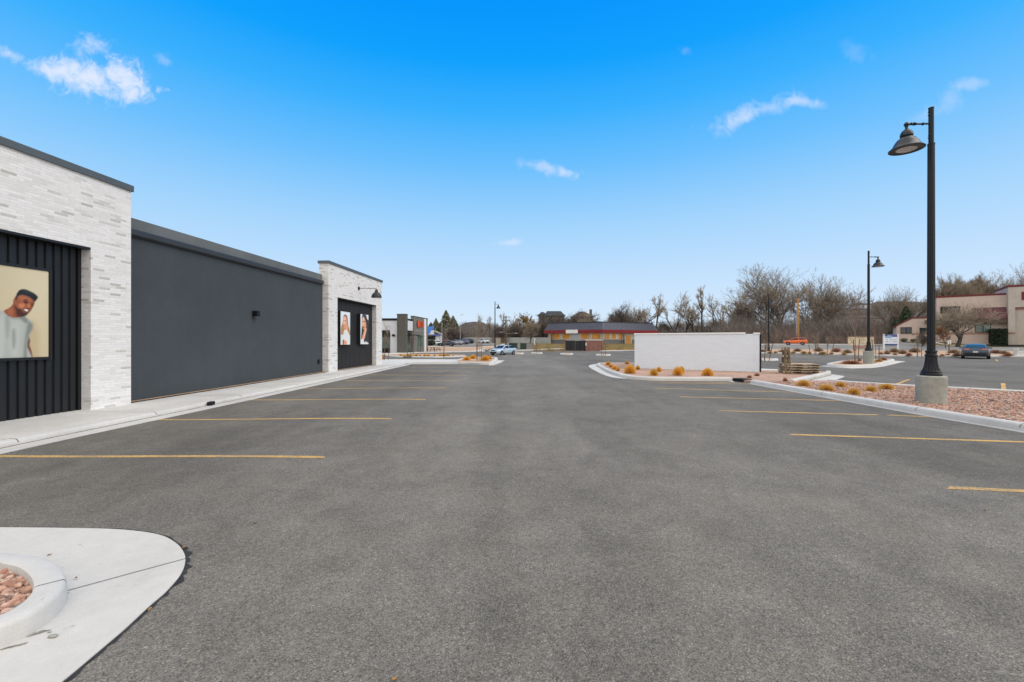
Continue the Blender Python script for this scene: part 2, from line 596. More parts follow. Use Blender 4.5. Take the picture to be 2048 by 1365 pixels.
for nm, c in (('bg', (205, 190, 156)), ('shirt', (168, 171, 163)), ('shirtdark', (140, 144, 138)), ('shirtlit', (177, 180, 172)), ('shirtfold', (157, 160, 152)), ('skin', (156, 86, 55)), ('skinlit', (190, 114, 74)), ('skindark', (82, 42, 32)),
              ('hair', (27, 29, 34)), ('teeth', (232, 226, 218)), ('lip', (112, 52, 44)), ('white', (226, 231, 236)), ('fair', (226, 158, 122)),
              ('fairlit', (238, 188, 156)), ('blond', (182, 132, 82)), ('brown', (88, 52, 36)), ('darkhair', (52, 50, 50)), ('top', (226, 226, 224)), ('black', (24, 24, 26))):
    PCOL[nm] = c
    P[nm] = pm('print_' + nm, srgb(*c), .45, .035, 5, 30)



def print_mat():
    t = NT('printed_photograph')
    a = t.n('ShaderNodeAttribute', attribute_name='print', attribute_type='GEOMETRY').outputs['Color']
    c = t.scale_col(a, t.rng(t.noise(90, 2), .3, .7, .97, 1.03))
    return t.done(c, .4, .4)


M['print'] = print_mat()
# ------------------------------------------------------------------ camera, sun, sky
cam = bpy.data.cameras.new('camera')
cam.lens = 15.0
cam.sensor_width = 36.0
cam.clip_start = .05
cam.clip_end = 3000
camo = bpy.data.objects.new('camera', cam)
COL.objects.link(camo)
camo.location = (0, 0, EYE)
camo.rotation_euler = (R(90), 0, 0)
scene.camera = camo
scene.view_settings.view_transform = 'Standard'
scene.view_settings.look = 'None'
scene.view_settings.exposure = 0.0
scene.view_settings.gamma = 1.0

SUN_EL, SUN_AZ = 48, 95           # azimuth clockwise from +Y: high on the right
sl = bpy.data.lights.new('sun', 'SUN')
sl.energy = 1.5
sl.angle = R(42)
sl.color = (1.0, .94, .86)
so = bpy.data.objects.new('sun', sl)
COL.objects.link(so)
sd = Vector((math.sin(R(SUN_AZ)) * math.cos(R(SUN_EL)), math.cos(R(SUN_AZ)) * math.cos(R(SUN_EL)), math.sin(R(SUN_EL))))
so.rotation_euler = sd.to_track_quat('Z', 'Y').to_euler()
so.location = (0, 0, 60)


def make_world():
    w = bpy.data.worlds.new('World')
    scene.world = w
    w.use_nodes = True
    t = w.node_tree
    t.nodes.clear()

    def n(typ, ins=None, **at):
        nd = t.nodes.new(typ)
        for k, v in at.items():
            setattr(nd, k, v)
        for k, v in (ins or {}).items():
            s = nd.inputs[k]
            if isinstance(v, bpy.types.NodeSocket):
                t.links.new(v, s)
            else:
                s.default_value = v
        return nd

    def mt(op, a, b=0.0, c=None, clamp=False):
        ins = {0: a, 1: b}
        if c is not None:
            ins[2] = c
        nd = n('ShaderNodeMath', ins, operation=op)
        nd.use_clamp = clamp
        return nd.outputs[0]

    def rng(v, a, b, lo=0.0, hi=1.0, smooth=True):
        nd = n('ShaderNodeMapRange', {'Value': v, 'From Min': a, 'From Max': b, 'To Min': lo, 'To Max': hi})
        if smooth:
            nd.interpolation_type = 'SMOOTHSTEP'
        return nd.outputs[0]

    def mix(f, a, b):
        nd = n('ShaderNodeMix', data_type='RGBA')
        for i, v in ((0, f), (6, a), (7, b)):
            if isinstance(v, bpy.types.NodeSocket):
                t.links.new(v, nd.inputs[i])
            else:
                nd.inputs[i].default_value = v
        return nd.outputs[2]
    d = n('ShaderNodeTexCoord').outputs['Generated']
    s = n('ShaderNodeSeparateXYZ', {'Vector': d})
    x, y, z = s.outputs
    sky = n('ShaderNodeTexSky', sky_type='NISHITA')
    sky.sun_disc = False
    sky.sun_elevation = R(SUN_EL)
    sky.sun_rotation = R(SUN_AZ)
    nish = n('ShaderNodeVectorMath', {0: sky.outputs[0], 1: (.11, .11, .11)}, operation='MULTIPLY').outputs[0]
    # clear winter sky: deep blue above, pale towards the horizon
    stops = [(0, (220, 237, 253)), (3.5, (213, 234, 254)), (8, (197, 226, 254)), (15, (163, 213, 254)), (22, (110, 193, 255)),
             (28, (58, 177, 255)), (33, (12, 162, 255)), (38.5, (0, 150, 255)), (48, (0, 130, 242))]
    nd = n('ShaderNodeValToRGB', {'Fac': z})
    cr = nd.color_ramp
    while len(cr.elements) < len(stops):
        cr.elements.new(.5)
    for e, (a, c) in zip(cr.elements, stops):
        e.position = math.sin(R(a))
        e.color = srgb(*c)
    col = mix(.02, nd.outputs[0], nish)
    # fair weather clouds, each a few soft puffs placed by compass direction and height
    yy = mt('MAXIMUM', y, .02)
    U = mt('DIVIDE', x, yy)
    V = mt('DIVIDE', z, yy)
    uv = n('ShaderNodeCombineXYZ', {'X': U, 'Y': V, 'Z': 0.0}).outputs[0]
    nz = n('ShaderNodeTexNoise', {'Vector': uv, 'Scale': 11.0, 'Detail': 6.0, 'Roughness': .58, 'Distortion': .5}).outputs['Fac']
    nz2 = n('ShaderNodeTexNoise', {'Vector': uv, 'Scale': 34.0, 'Detail': 4.0, 'Roughness': .6, 'Distortion': .8}).outputs['Fac']
    nn = mt('ADD', mt('MULTIPLY', mt('SUBTRACT', nz, .5), 2.2), mt('MULTIPLY', mt('SUBTRACT', nz2, .5), 1.7))
    # photo pixel of centre, radii, tilt, strength
    puffs = [(175, 155, 98, 40, 3, 1.0), (238, 163, 58, 46, 12, 1.0), (100, 142, 76, 22, 14, .8), (25, 112, 46, 14, 22, .6), (192, 92, 36, 24, 5, .60), (262, 190, 46, 22, 0, .75),
             (1530, 219, 96, 19, -14, .46), (1480, 236, 48, 18, -38, .40), (1610, 205, 42, 11, 5, .40), (1938, 168, 48, 12, -4, .33), (1898, 200, 24, 34, 18, .24), (1850, 232, 34, 16, -20, .2),
             (1096, 337, 58, 14, 12, .50), (1135, 347, 26, 11, 14, .40), (1016, 486, 32, 8, -4, .50), (1370, 101, 15, 10, 0, .13), (1706, 105, 36, 22, 25, .13), (325, 117, 20, 12, 20, .30)]
    dens = None
    for (px, py, rx, ry, rot, k) in puffs:
        cu, cv = (px - CX) / F, -(py - CY) / F
        g = R(-rot)
        du, dv = mt('SUBTRACT', U, cu), mt('SUBTRACT', V, cv)
        a = mt('ADD', mt('MULTIPLY', du, math.cos(g) * F / rx), mt('MULTIPLY', dv, math.sin(g) * F / rx))
        b = mt('ADD', mt('MULTIPLY', du, -math.sin(g) * F / ry), mt('MULTIPLY', dv, math.cos(g) * F / ry))
        r = mt('SQRT', mt('ADD', mt('MULTIPLY', a, a), mt('MULTIPLY', b, b)))
        e = mt('ADD', mt('SUBTRACT', 1.25, r), mt('MULTIPLY', nn, 1.0))
        e = mt('MULTIPLY', rng(e, .0, 1.35), k)
        dens = e if dens is None else mt('SUBTRACT', 1.0, mt('MULTIPLY', mt('SUBTRACT', 1.0, dens), mt('SUBTRACT', 1.0, e)))
    dens = mt('MULTIPLY', dens, rng(y, .1, .3))
    col = mix(mt('MULTIPLY', dens, .95), col, (.78, .85, 1.0, 1))
    # unseen bank of thin cloud, added overhead and behind to soften the light
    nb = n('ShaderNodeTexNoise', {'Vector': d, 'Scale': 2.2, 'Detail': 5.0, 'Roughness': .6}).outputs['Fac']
    added_deck = rng(mt('ADD', z, mt('MULTIPLY', mt('SUBTRACT', nb, .5), .06)), .70, .86)
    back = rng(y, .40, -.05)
    bank = mt('MAXIMUM', added_deck, back)
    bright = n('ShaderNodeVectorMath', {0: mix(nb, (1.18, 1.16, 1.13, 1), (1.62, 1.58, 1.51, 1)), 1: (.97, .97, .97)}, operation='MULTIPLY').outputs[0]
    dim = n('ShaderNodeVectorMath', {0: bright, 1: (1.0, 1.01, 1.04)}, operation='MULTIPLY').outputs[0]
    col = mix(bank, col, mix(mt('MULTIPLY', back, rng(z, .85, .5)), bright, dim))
    # below the horizon
    col = mix(rng(z, -.01, -.05), col, (.25, .24, .22, 1))
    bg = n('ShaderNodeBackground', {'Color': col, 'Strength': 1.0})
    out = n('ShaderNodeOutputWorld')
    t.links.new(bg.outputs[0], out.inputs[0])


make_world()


# ------------------------------------------------------------------ ground sheets
def ground_sheet():
    def axis(parts):
        r = [parts[0][0]]
        for a, b, s in parts:
            k = max(1, round((b - a) / s))
            r += [a + (b - a) * i / k for i in range(1, k + 1)]
        return r
    xs = axis([(-900, -200, 70), (-200, -60, 10), (-60, -20, 4), (-20, 30, 2), (30, 110, 3), (110, 260, 15), (260, 900, 64)])
    ys = axis([(-60, -10, 10), (-10, 40, 2), (40, 110, 2), (110, 160, 5), (160, 400, 20), (400, 1500, 110)])
    b = MB()
    nx = len(xs)
    vs = [(x, y, h(x, y)) for y in ys for x in xs]
    fs = [(j * nx + i, j * nx + i + 1, (j + 1) * nx + i + 1, (j + 1) * nx + i) for j in range(len(ys) - 1) for i in range(nx - 1)]
    b.add(vs, fs)
    struct(b.build('ground', M['earth'], smooth=60))


ground_sheet()


def resample(pts, closed=True, k=6):
    """Catmull-Rom through plan points"""
    pts = [Vector(p[:2]) for p in pts]
    n = len(pts)
    out = []
    rngn = range(n) if closed else range(n - 1)
    for i in rngn:
        g = (lambda j: pts[j % n]) if closed else (lambda j: pts[max(0, min(n - 1, j))])
        p0, p1, p2, p3 = g(i - 1), g(i), g(i + 1), g(i + 2)
        for s in range(k):
            t = s / k
            out.append(.5 * ((2 * p1) + (p2 - p0) * t + (2 * p0 - 5 * p1 + 4 * p2 - p3) * t * t + (3 * p1 - p0 - 3 * p2 + p3) * t ** 3))
    if not closed:
        out.append(pts[-1])
    return out


def drape(name, poly, off, mat, step=1.0, kind='structure', skirt=0.0):
    """sheet that follows the ground, off metres above it"""
    bm = bmesh.new()
    vs = [bm.verts.new((p[0], p[1], 0)) for p in poly]
    f = bm.faces.new(vs)
    bm.normal_update()
    if f.normal.z < 0:
        f.normal_flip()
        bm.normal_update()
    bmesh.ops.triangulate(bm, faces=bm.faces[:])
    for ax in (0, 1):
        lo = min(p[ax] for p in poly)
        hi = max(p[ax] for p in poly)
        c = math.ceil(lo / step) * step
        while c < hi:
            co = Vector((0, 0, 0))
            co[ax] = c
            no = Vector((0, 0, 0))
            no[ax] = 1
            if abs(c - lo) > 1e-4 and abs(c - hi) > 1e-4:
                bmesh.ops.bisect_plane(bm, geom=bm.verts[:] + bm.edges[:] + bm.faces[:], plane_co=co, plane_no=no, dist=1e-5)
            c += step
    bmesh.ops.recalc_face_normals(bm, faces=bm.faces[:])
    if sum(f.normal.z for f in bm.faces) < 0:
        bmesh.ops.reverse_faces(bm, faces=bm.faces[:])
    for v in bm.verts:
        v.co.z = h(v.co.x, v.co.y) + off
    if skirt:
        be = [e for e in bm.edges if e.is_boundary]
        r = bmesh.ops.extrude_edge_only(bm, edges=be)
        for v in [g for g in r['geom'] if isinstance(g, bmesh.types.BMVert)]:
            v.co.z -= skirt
    me = bpy.data.meshes.new(name)
    bm.to_mesh(me)
    bm.free()
    me.materials.append(mat)
    o = bpy.data.objects.new(name, me)
    COL.objects.link(o)
    if kind:
        o['kind'] = kind
    return o


def norms(path, closed):
    n = len(path)
    out = []
    for i in range(n):
        a = path[(i - 1) % n] if closed or i > 0 else path[i]
        b = path[(i + 1) % n] if closed or i < n - 1 else path[i]
        t = (b - a)
        t = t.normalized() if t.length > 1e-9 else Vector((1, 0))
        out.append(Vector((-t.y, t.x)))
    return out


def sweep(name, path, prof, mat, closed=False, mb=None, side=1, step=None):
    """sweep a section (offset to the left of the path, height over the ground) along a plan path"""
    path = [Vector(p[:2]) for p in path]
    if step:
        q = []
        for a, b in zip(path, path[1:] + ([path[0]] if closed else [])):
            k = max(1, int((b - a).length / step))
            q += [a.lerp(b, i / k) for i in range(k)]
        if not closed:
            q.append(path[-1])
        path = q
    ns = norms(path, closed)
    vs = []
    m = len(prof)
    for p, nn in zip(path, ns):
        z = h(p.x, p.y)
        for (o, dz) in prof:
            q = p + nn * (o * side)
            vs.append((q.x, q.y, z + dz))
    n = len(path)
    fs = []
    for i in range(n if closed else n - 1):
        j = (i + 1) % n
        for k in range(m - 1):
            a = (i * m + k, j * m + k, j * m + k + 1, i * m + k + 1)
            fs.append(a if side < 0 else tuple(reversed(a)))
    if not closed:
        fs.append(tuple(range(m)))
        fs.append(tuple(range((n - 1) * m, n * m)))
    b = mb or MB()
    b.add(vs, fs)
    if mb is None:
        return struct(b.build(name, mat, smooth=38))


KERB = [(0, -.05), (.012, .06), (.025, .105), (.045, .13), (.075, .145), (.15, .148), (.16, .12), (.16, -.05)]


def pix(*pts):
    return [G(*p) for p in pts]


def xy(pts):
    return [(p[0], p[1]) for p in pts]


# parking lot, the far lot behind the brown bed, the road on the right
lot = [(-14, -4), (16.0, -4), (16.5, 11)] + xy(pix((2048, 770), (2200, 740))) + xy(pix((2200, 715), (2048, 713), (1830, 713), (1690, 710), (1520, 706), (1420, 703.5)))
lot += xy(pix((1268, 701), (1207, 700.5), (1130, 702), (1075, 701.5), (1035, 703), (960, 703.5), (855, 706), (800, 709), (700, 712))) + [(-30, 36), (-14, 30)]
drape('parking_lot', lot, .012, M['asphalt'], 1.0)
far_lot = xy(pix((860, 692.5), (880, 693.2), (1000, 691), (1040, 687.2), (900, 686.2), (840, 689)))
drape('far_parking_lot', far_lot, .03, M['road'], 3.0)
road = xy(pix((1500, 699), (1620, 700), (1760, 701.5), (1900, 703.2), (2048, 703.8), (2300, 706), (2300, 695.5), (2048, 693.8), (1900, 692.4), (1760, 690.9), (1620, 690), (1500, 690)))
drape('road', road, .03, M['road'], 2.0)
vergepts = xy(pix((1500, 690), (1620, 690), (1760, 690.9), (1900, 692.4), (2048, 693.8), (2300, 695.5)))
sweep('road_kerb', vergepts, [(0, -.05), (.02, .16), (.35, .17), (2.3, .19), (2.3, -.05)], M['walk'], side=1, step=3)

# ------------------------------------------------------------------ painted lines
lm = MB()


def stripe(a, b, w=.10, off=.0150, step=.5, skew=0.0):
    a, b = Vector(a[:2]), Vector(b[:2])
    L = (b - a).length
    t = (b - a) / L
    nn = Vector((-t.y, t.x)) * (w / 2)
    k = max(1, int(L / step))
    vs = []
    for i in range(k + 1):
        p = a.lerp(b, i / k)
        for sg in (1, -1):
            q = p + nn * sg + (t * (skew * sg) if i == k else Vector((0, 0)))
            vs.append((q.x, q.y, h(q.x, q.y) + off))
    lm.add(vs, [(2 * i, 2 * i + 1, 2 * i + 3, 2 * i + 2) for i in range(k)])


for a, b in [((-60, 913.5), (650, 917)), ((318, 841), (783, 839.3)), ((503, 801.3), (851, 800.3)), ((606, 778.6), (893, 777.3)), ((690, 762.6), (917, 763)),
             ((740, 750.5), (934, 752.5)), ((800, 742.2), (946, 743.5)), ((806, 735), (966, 736.2))]:
    stripe(G(*a), G(*b), .105, skew=-.04)
for a, b in [((2140, 989.5), (1897, 978)), ((2075, 887), (1580, 871)), ((1862, 835.5), (1776, 832)), ((1756, 831.4), (1438, 823)), ((1690, 803), (1360, 795)), ((1590, 786), (1310, 777.5)),
             ((1500, 769.2), (1318, 767)), ((1462, 766.5), (1290, 764.5))]:
    stripe(G(*a), G(*b), .10, skew=.06)
# lines of the lot beyond the gravel bed
for a, b in [((1785, 773.5), (1818, 760.5)), ((2008, 786), (2006, 768)), ((1590, 723), (1648, 720.5)), ((1995, 724), (1992, 720)), ((1450, 722), (1560, 722.5)), ((1690, 716.6), (1760, 714.6))]:
    stripe(G(*a), G(*b), .11, .025)
for a, b in [((870, 710.6), (920, 709.2)), ((1000, 716), (1080, 716.6)), ((1216, 714), (1268, 714.4)), ((1105, 713), (1150, 713.2))]:
    stripe(G(*a), G(*b), .11, .03)
struct(lm.build('stall_line', M['line']))
# ------------------------------------------------------------------ left kerb, gutter and sidewalk
FB = Frame(((262 - CX) / F * 10.8, 10.8), (.0771, .997))          # front plane of the brick storefronts
D_WALL = FB.o_at(645, FB.s_at(657))                                 # the dark wall stands back from it
S_T2A, S_T2B = FB.s_at(657), FB.s_at(764)
S_OPEN = FB.s_at(181.6)
O_REC = FB.o_at(159, S_OPEN)

WZ = .10                                                            # sidewalk height over the lot
gut = [G(-260, 970), G(0, 911), G(150, 877.5), G(300, 845), G(450, 812.5), G(598, 780), G(740, 748.6), G(821, 730)]
gut = [Vector(p[:2]) for p in gut]
gutn = norms(gut, False)
face = [p + n * .40 for p, n in zip(gut, gutn)]                       # foot of the kerb face (path runs away, left is the building side)
sweep('gutter', gut, [(0, -.03), (0, .022), (.2, .026), (.41, .016), (.41, -.03)], M['conc'], step=.6)
kp = [(0, -.05), (.015, .05), (.03, .085), (.055, .103), (.09, WZ + .008), (.17, WZ + .01), (.172, -.05)]
sweep('kerb', face, kp, M['conc'], step=.6)
grit = MB()
sweep('', face, [(-.005, -.02), (-.012, .028), (-.03, .0225), (-.045, .018)], None, mb=grit, step=.25)
rnd = random.Random(4)
gv = []
for p in grit.v:
    gv.append((p[0] + rnd.uniform(-.008, .008), p[1], p[2]))
grit.v = gv
struct(grit.build('kerb_dirt', M['grit'], smooth=60))
back = [p + n * .57 for p, n in zip(gut, gutn)]
sw_front = back[:]
walk = [tuple(p) for p in sw_front]
walk += [tuple(Vector(G(824, 728.3)[:2])), tuple(G(932, 727.0)[:2]), tuple(G(930, 721.6)[:2]), tuple(G(768, 721.2)[:2])]
o_ = .015
walk += [tuple(FB.P(S_T2B + 4, -2.0)), tuple(FB.P(S_T2B, -2.0)), tuple(FB.P(S_T2B, -.30)), tuple(FB.P(S_T2A + .05, -.30)), tuple(FB.P(S_T2A, D_WALL + .20)), tuple(FB.P(0, D_WALL + .20)),
         tuple(FB.P(0, -.35)), tuple(FB.P(-9.0, -.35))]
drape('sidewalk', walk, WZ, M['walk'], 1.0, skirt=.2)
sweep('kerb', [G(816, 729.6), G(876, 729.2), G(930, 728.6)], [(0, -.05), (.015, .06), (.05, .115), (.16, .12), (.16, -.05)], M['conc'], side=1, step=1)
# joints cut across the kerb and the walk
jm = MB()


def joint(mb, a, b, w=.010, off=WZ + .004, k=8):
    a, b = Vector(a[:2]), Vector(b[:2])
    t = (b - a).normalized()
    nn = Vector((-t.y, t.x)) * w / 2
    vs = []
    for i in range(k + 1):
        p = a.lerp(b, i / k)
        for s in (1, -1):
            q = p + nn * s
            vs.append((q.x, q.y, h(q.x, q.y) + off))
    mb.add(vs, [(2 * i, 2 * i + 1, 2 * i + 3, 2 * i + 2) for i in range(k)])


def along(path, y):
    for a, b in zip(path, path[1:]):
        if a.y <= y <= b.y:
            return a.lerp(b, (y - a.y) / (b.y - a.y))
    return path[-1]


for i, yv in enumerate([6.9, 9.5, 12.3, 15.2, 18.1, 21.2, 24.4]):
    p = along(back, yv)
    s = (Vector(p) - FB.A).dot(FB.d)
    e = FB.P(s, -.02)
    joint(jm, p, e)
    f0 = along(face, yv)
    q = Vector((p.x, p.y))
    # over the kerb nose
    t = FB.d * .006
    z0 = h(f0.x, f0.y)
    prof = kp[1:6]
    vs = []
    for (oo, dz) in prof:
        w = f0 + (q - f0).normalized() * (oo - .003)
        for sg in (1, -1):
            vs.append((w.x + t.x * sg, w.y + t.y * sg, z0 + dz + .004))
    jm.add(vs, [(2 * k, 2 * k + 1, 2 * k + 3, 2 * k + 2) for k in range(len(prof) - 1)])
a = [back[0] + gutn[0] * .02] + [p + n * .02 for p, n in zip(back, gutn)][1:]
for p, q in zip(a, a[1:]):
    joint(jm, p, q, .006, WZ + .005)
struct(jm.build('pavement_joint', M['joint']))
# strips of brown gravel at the foot of the walls
strip = [FB.P(.0, D_WALL - .02), FB.P(.0, D_WALL + .205), FB.P(S_T2A, D_WALL + .205), FB.P(S_T2A, D_WALL - .02)]
drape('gravel_strip', xy(strip), WZ + .025, M['dirtgravel'], .5, kind='stuff')
s0, s1 = FB.s_at(675), FB.s_at(752.7)
drape('gravel_strip', xy([FB.P(s0, O_REC), FB.P(s0, -.05), FB.P(s1, -.05), FB.P(s1, O_REC)]), WZ + .025, M['dirtgravel'], .5, kind='stuff')

# ------------------------------------------------------------------ concrete corner at the lower left
ap = [(-420, 1062), (-150, 1060), (0, 1060), (150, 1061.5), (250, 1065), (318, 1075), (352, 1092), (368, 1112), (370, 1132), (360, 1157), (332, 1190), (300, 1218), (250, 1265), (200, 1308), (133, 1365), (70, 1415), (-60, 1530)]
apw = [Vector(G(*p)[:2]) for p in ap]
apw = resample(apw, False, 5) + [Vector((-1.9, 1.25)), Vector((-5.6, 1.25)), Vector((-6.4, 3.4))]
drape('concrete_apron', [tuple(p) for p in apw], .022, M['apron'], .5, skirt=.04)
# ragged dark tar seam where the asphalt meets the apron
edge = apw[:-3]
en = norms(edge, False)
rnd = random.Random(9)
sm = MB()
vs = []
for i, (p, nn) in enumerate(zip(edge, en)):
    w = .010 + .028 * rnd.random() * (1.5 if 30 < i < 52 else .7)
    a, b = p - nn * .003, p + nn * w
    for q in (a, b):
        vs.append((q.x, q.y, h(q.x, q.y) + .0165))
sm.add(vs, [(2 * i, 2 * i + 1, 2 * i + 3, 2 * i + 2) for i in range(len(edge) - 1)])
struct(sm.build('tar_seam', M['seal']))
# raised kerb around the pebble bed
ko = [(-420, 1106, .135), (-200, 1104, .135), (-60, 1103, .135), (0, 1104, .135), (50, 1107, .135), (92, 1115, .135), (122, 1134, .135), (132, 1158, .135), (122, 1180, .135), (96, 1204, .135), (55, 1229, .135), (0, 1252, .135), (-80, 1285, .135), (-300, 1370, .135)]
kw = resample([Vector(G(*p)[:2]) for p in ko], False, 5)
kn = [(-.012, -.03), (-.009, .03), (-.002, .112), (.004, .127), (.016, .135), (.120, .139), (.132, .134), (.138, .11), (.139, -.03)]
sweep('kerb', kw, kn, M['kerbnear'], side=-1)
KNE = kw
# grime washed against the foot of the near kerb
gm = MB()
rnd = random.Random(31)
for cx_, cy_, w_, h_, ang in ((66, 1268, .085, .016, -.55), (30, 1292, .06, .010, -.5), (112, 1222, .03, .007, -.75), (133, 1187, .02, .010, .2), (128, 1160, .025, .006, 1.2)):
    p = G(cx_, cy_, .024)
    n = 22
    vs = [(p.x, p.y, p.z)]
    for i in range(n):
        a = 6.2832 * i / n
        q = Vector((math.cos(a) * w_ * rnd.uniform(.6, 1.1), math.sin(a) * h_ * rnd.uniform(.5, 1.25)))
        q = Matrix.Rotation(-ang, 2) @ q
        vs.append((p.x + q.x, p.y + q.y, p.z))
    gm.add(vs, [(0, 1 + i, 1 + (i + 1) % n) for i in range(n)])
struct(gm.build('kerb_dirt', pm('grey_grime', (.25, .235, .205), .95, .35, 30, 200)))
jj = MB()
joint(jj, G(132, 1190), G(371.5, 1124), .007, .0255)
i0 = min(range(len(kw)), key=lambda i: (kw[i] - Vector(G(132, 1158, .135)[:2])).length)
nn = norms(kw, False)[i0]
t_ = Vector((-nn.y, nn.x)) * .0035
vs = []
for (oo, dz) in kn[1:8]:
    w = kw[i0] - nn * (oo - .002)
    for sg in (1, -1):
        vs.append((w.x + t_.x * sg, w.y + t_.y * sg, dz + .002 + h(w.x, w.y)))
jj.add(vs, [(2 * k, 2 * k + 1, 2 * k + 3, 2 * k + 2) for k in range(6)])
struct(jj.build('pavement_joint', M['joint']))
# pebble bed inside
inner = [p - n * .13 for p, n in zip(kw, norms(kw, False))]
bed = [tuple(p) for p in inner] + [(-6.0, 1.4), (-6.4, 2.9)]
drape('pebble_bed', bed, .075, M['gravel'], .5, kind='stuff')


def ico(n=1):
    bm = bmesh.new()
    bmesh.ops.create_icosphere(bm, subdivisions=n, radius=1.0)
    v = [tuple(p.co) for p in bm.verts]
    f = [tuple(q.index for q in fc.verts) for fc in bm.faces]
    bm.free()
    return v, f


ICO1, ICO2 = ico(1), ico(2)
PEB = [pm('pebble_%s' % n, c, .8, .22, 30, 200, .2) for n, c in (('salmon', (.47, .28, .20)), ('rust', (.36, .19, .135)), ('tan', (.50, .38, .30)), ('grey', (.24, .235, .23)), ('brown', (.22, .14, .11)), ('pink', (.52, .34, .27)))]


def inside(p, poly):
    c = False
    n = len(poly)
    for i in range(n):
        a, b = poly[i], poly[i - 1]
        if (a[1] > p[1]) != (b[1] > p[1]) and p[0] < (b[0] - a[0]) * (p[1] - a[1]) / (b[1] - a[1]) + a[0]:
            c = not c
    return c


def pebbles(name, poly, n, size, off, seed, geo, ymax=99, flat=.55):
    rnd = random.Random(seed)
    b = MB()
    xs = [p[0] for p in poly]
    ys = [p[1] for p in poly]
    k = 0
    while k < n:
        x, y = rnd.uniform(min(xs), max(xs)), rnd.uniform(min(ys), min(max(ys), ymax))
        if not inside((x, y), poly):
            continue
        k += 1
        s = size * rnd.lognormvariate(0, .32)
        ax = (s * rnd.uniform(.8, 1.35), s * rnd.uniform(.6, 1.0), s * rnd.uniform(flat * .7, flat * 1.3))
        Mx = Matrix.Translation((x, y, h(x, y) + off + ax[2] * rnd.uniform(.1, .7))) @ Matrix.Rotation(rnd.uniform(0, 6.3), 4, 'Z') @ Matrix.Rotation(rnd.gauss(0, .35), 4, 'X') @ Matrix.Rotation(rnd.gauss(0, .35), 4, 'Y')
        vs = []
        for v in geo[0]:
            j = rnd.uniform(.80, 1.18)
            vs.append(Mx @ Vector((v[0] * ax[0] * j, v[1] * ax[1] * j, v[2] * ax[2] * j)))
        b.add(vs, geo[1], rnd.choices(range(6), (30, 20, 16, 8, 14, 12))[0])
    return struct(b.build(name, PEB, smooth=50 if geo is ICO2 else None), 'stuff')


pebbles('pebbles', [p for p in bed if p[1] > 1.3 and p[0] > -4.6], 2300, .0165, .078, 3, ICO2, flat=.6)

# ------------------------------------------------------------------ right kerb and the long gravel bed
rk = [(2260, 905), (2048, 868), (1950, 851), (1865, 836.5), (1775, 820), (1681.6, 803), (1590, 786), (1495, 768.5)]
rkw = [Vector(G(*p)[:2]) for p in rk]
ns = norms(rkw, False)
sgn = 1 if ns[3].x > 0 else -1
PAN = [(0, -.03), (0, .022), (.09, .024), (.10, .014), (.10, -.03)]
sweep('gutter', rkw, PAN, M['conc'], side=sgn, step=.6)
KR = [(.09, -.05), (.10, .07), (.115, .12), (.14, .142), (.18, .15), (.29, .152), (.30, .13), (.30, -.05)]
sweep('kerb', rkw, KR, M['conc'], side=sgn, step=.6)
rback = [p + n * sgn * .29 for p, n in zip(rkw, ns)]
jm2 = MB()
for yv in (5.4, 7.5, 9.35, 12.2, 14.4):
    pth = list(reversed(rkw))
    p = along(list(sorted(rkw, key=lambda q: q.y)), yv)
    nn = Vector((1, 0))
    vs = []
    for (oo, dz) in KR[1:6]:
        for sg in (1, -1):
            vs.append((p.x + oo - .004, p.y + .005 * sg, h(p.x, p.y) + dz + .003))
    jm2.add(vs, [(2 * k, 2 * k + 1, 2 * k + 3, 2 * k + 2) for k in range(4)])
struct(jm2.build('pavement_joint', M['joint']))

# island of the white wall: gutter line, kerb, inlet
isl = [(1470, 767), (1445.5, 761.6), (1412, 761.4), (1331, 761.4), (1283, 760), (1242.5, 758), (1217, 754), (1194, 744.5), (1177, 733), (1192, 729), (1212, 727.8)]
iw = resample([Vector(G(*p)[:2]) for p in isl], False, 4)
ins = norms(iw, False)
isg = 1 if (ins[len(iw) // 3].y > 0) else -1
kin = [(1465, 763.5), (1412, 763), (1331, 762.8), (1283, 761.2), (1246, 757), (1214, 746), (1199, 737), (1193, 732.5), (1204, 730), (1268, 730)]
kiw = resample([Vector(G(*p)[:2]) for p in kin], False, 4)
kns = norms(kiw, False)
ksg = 1 if kns[len(kiw) // 3].y > 0 else -1
pan = [tuple(p) for p in iw] + [tuple(p) for p in reversed(kiw)]
drape('gutter', pan, .022, M['conc'], 1.0, skirt=.04)
sweep('kerb', kiw, [(0, -.05), (.015, .09), (.03, .13), (.06, .15), (.10, .155), (.20, .157), (.21, .13), (.21, -.05)], M['conc'], side=ksg)
kback = [p + n * ksg * .2 for p, n in zip(kiw, kns)]
# the bed: from the white wall island round the pallets and along the right kerb
far_edge = [(2260, 801), (2048, 791.6), (1894, 783), (1830, 779.6), (1697, 771), (1655, 766.5)]
fe = [Vector(G(*p)[:2]) for p in far_edge]
nose = [Vector(G(*p)[:2]) for p in [(1588, 768.5), (1600, 765), (1660, 751), (1661, 748.5), (1640, 746.5), (1560, 745), (1520, 745)]]
bedpoly = [tuple(p) for p in kback] + [tuple(G(1300, 728)[:2]), tuple(G(1470, 742)[:2])] + [tuple(p) for p in reversed(nose)]
bedpoly += [tuple(G(1600, 765.8)[:2])] + [tuple(p) for p in reversed(fe)] + [tuple(p) for p in rback]
drape('gravel_bed', bedpoly, .10, M['gravel'], 1.0, kind='stuff', skirt=.12)
nearbed = [tuple(p) for p in rback if p.y < 15.8] + [(8.9 + .3, 15.8), (12.4, 15.2)] + [tuple(p) for p in fe[:-1]][::-1]
pebbles('pebbles', nearbed, 13500, .020, .10, 5, ICO1, ymax=16.5)
fn = norms(fe, False)
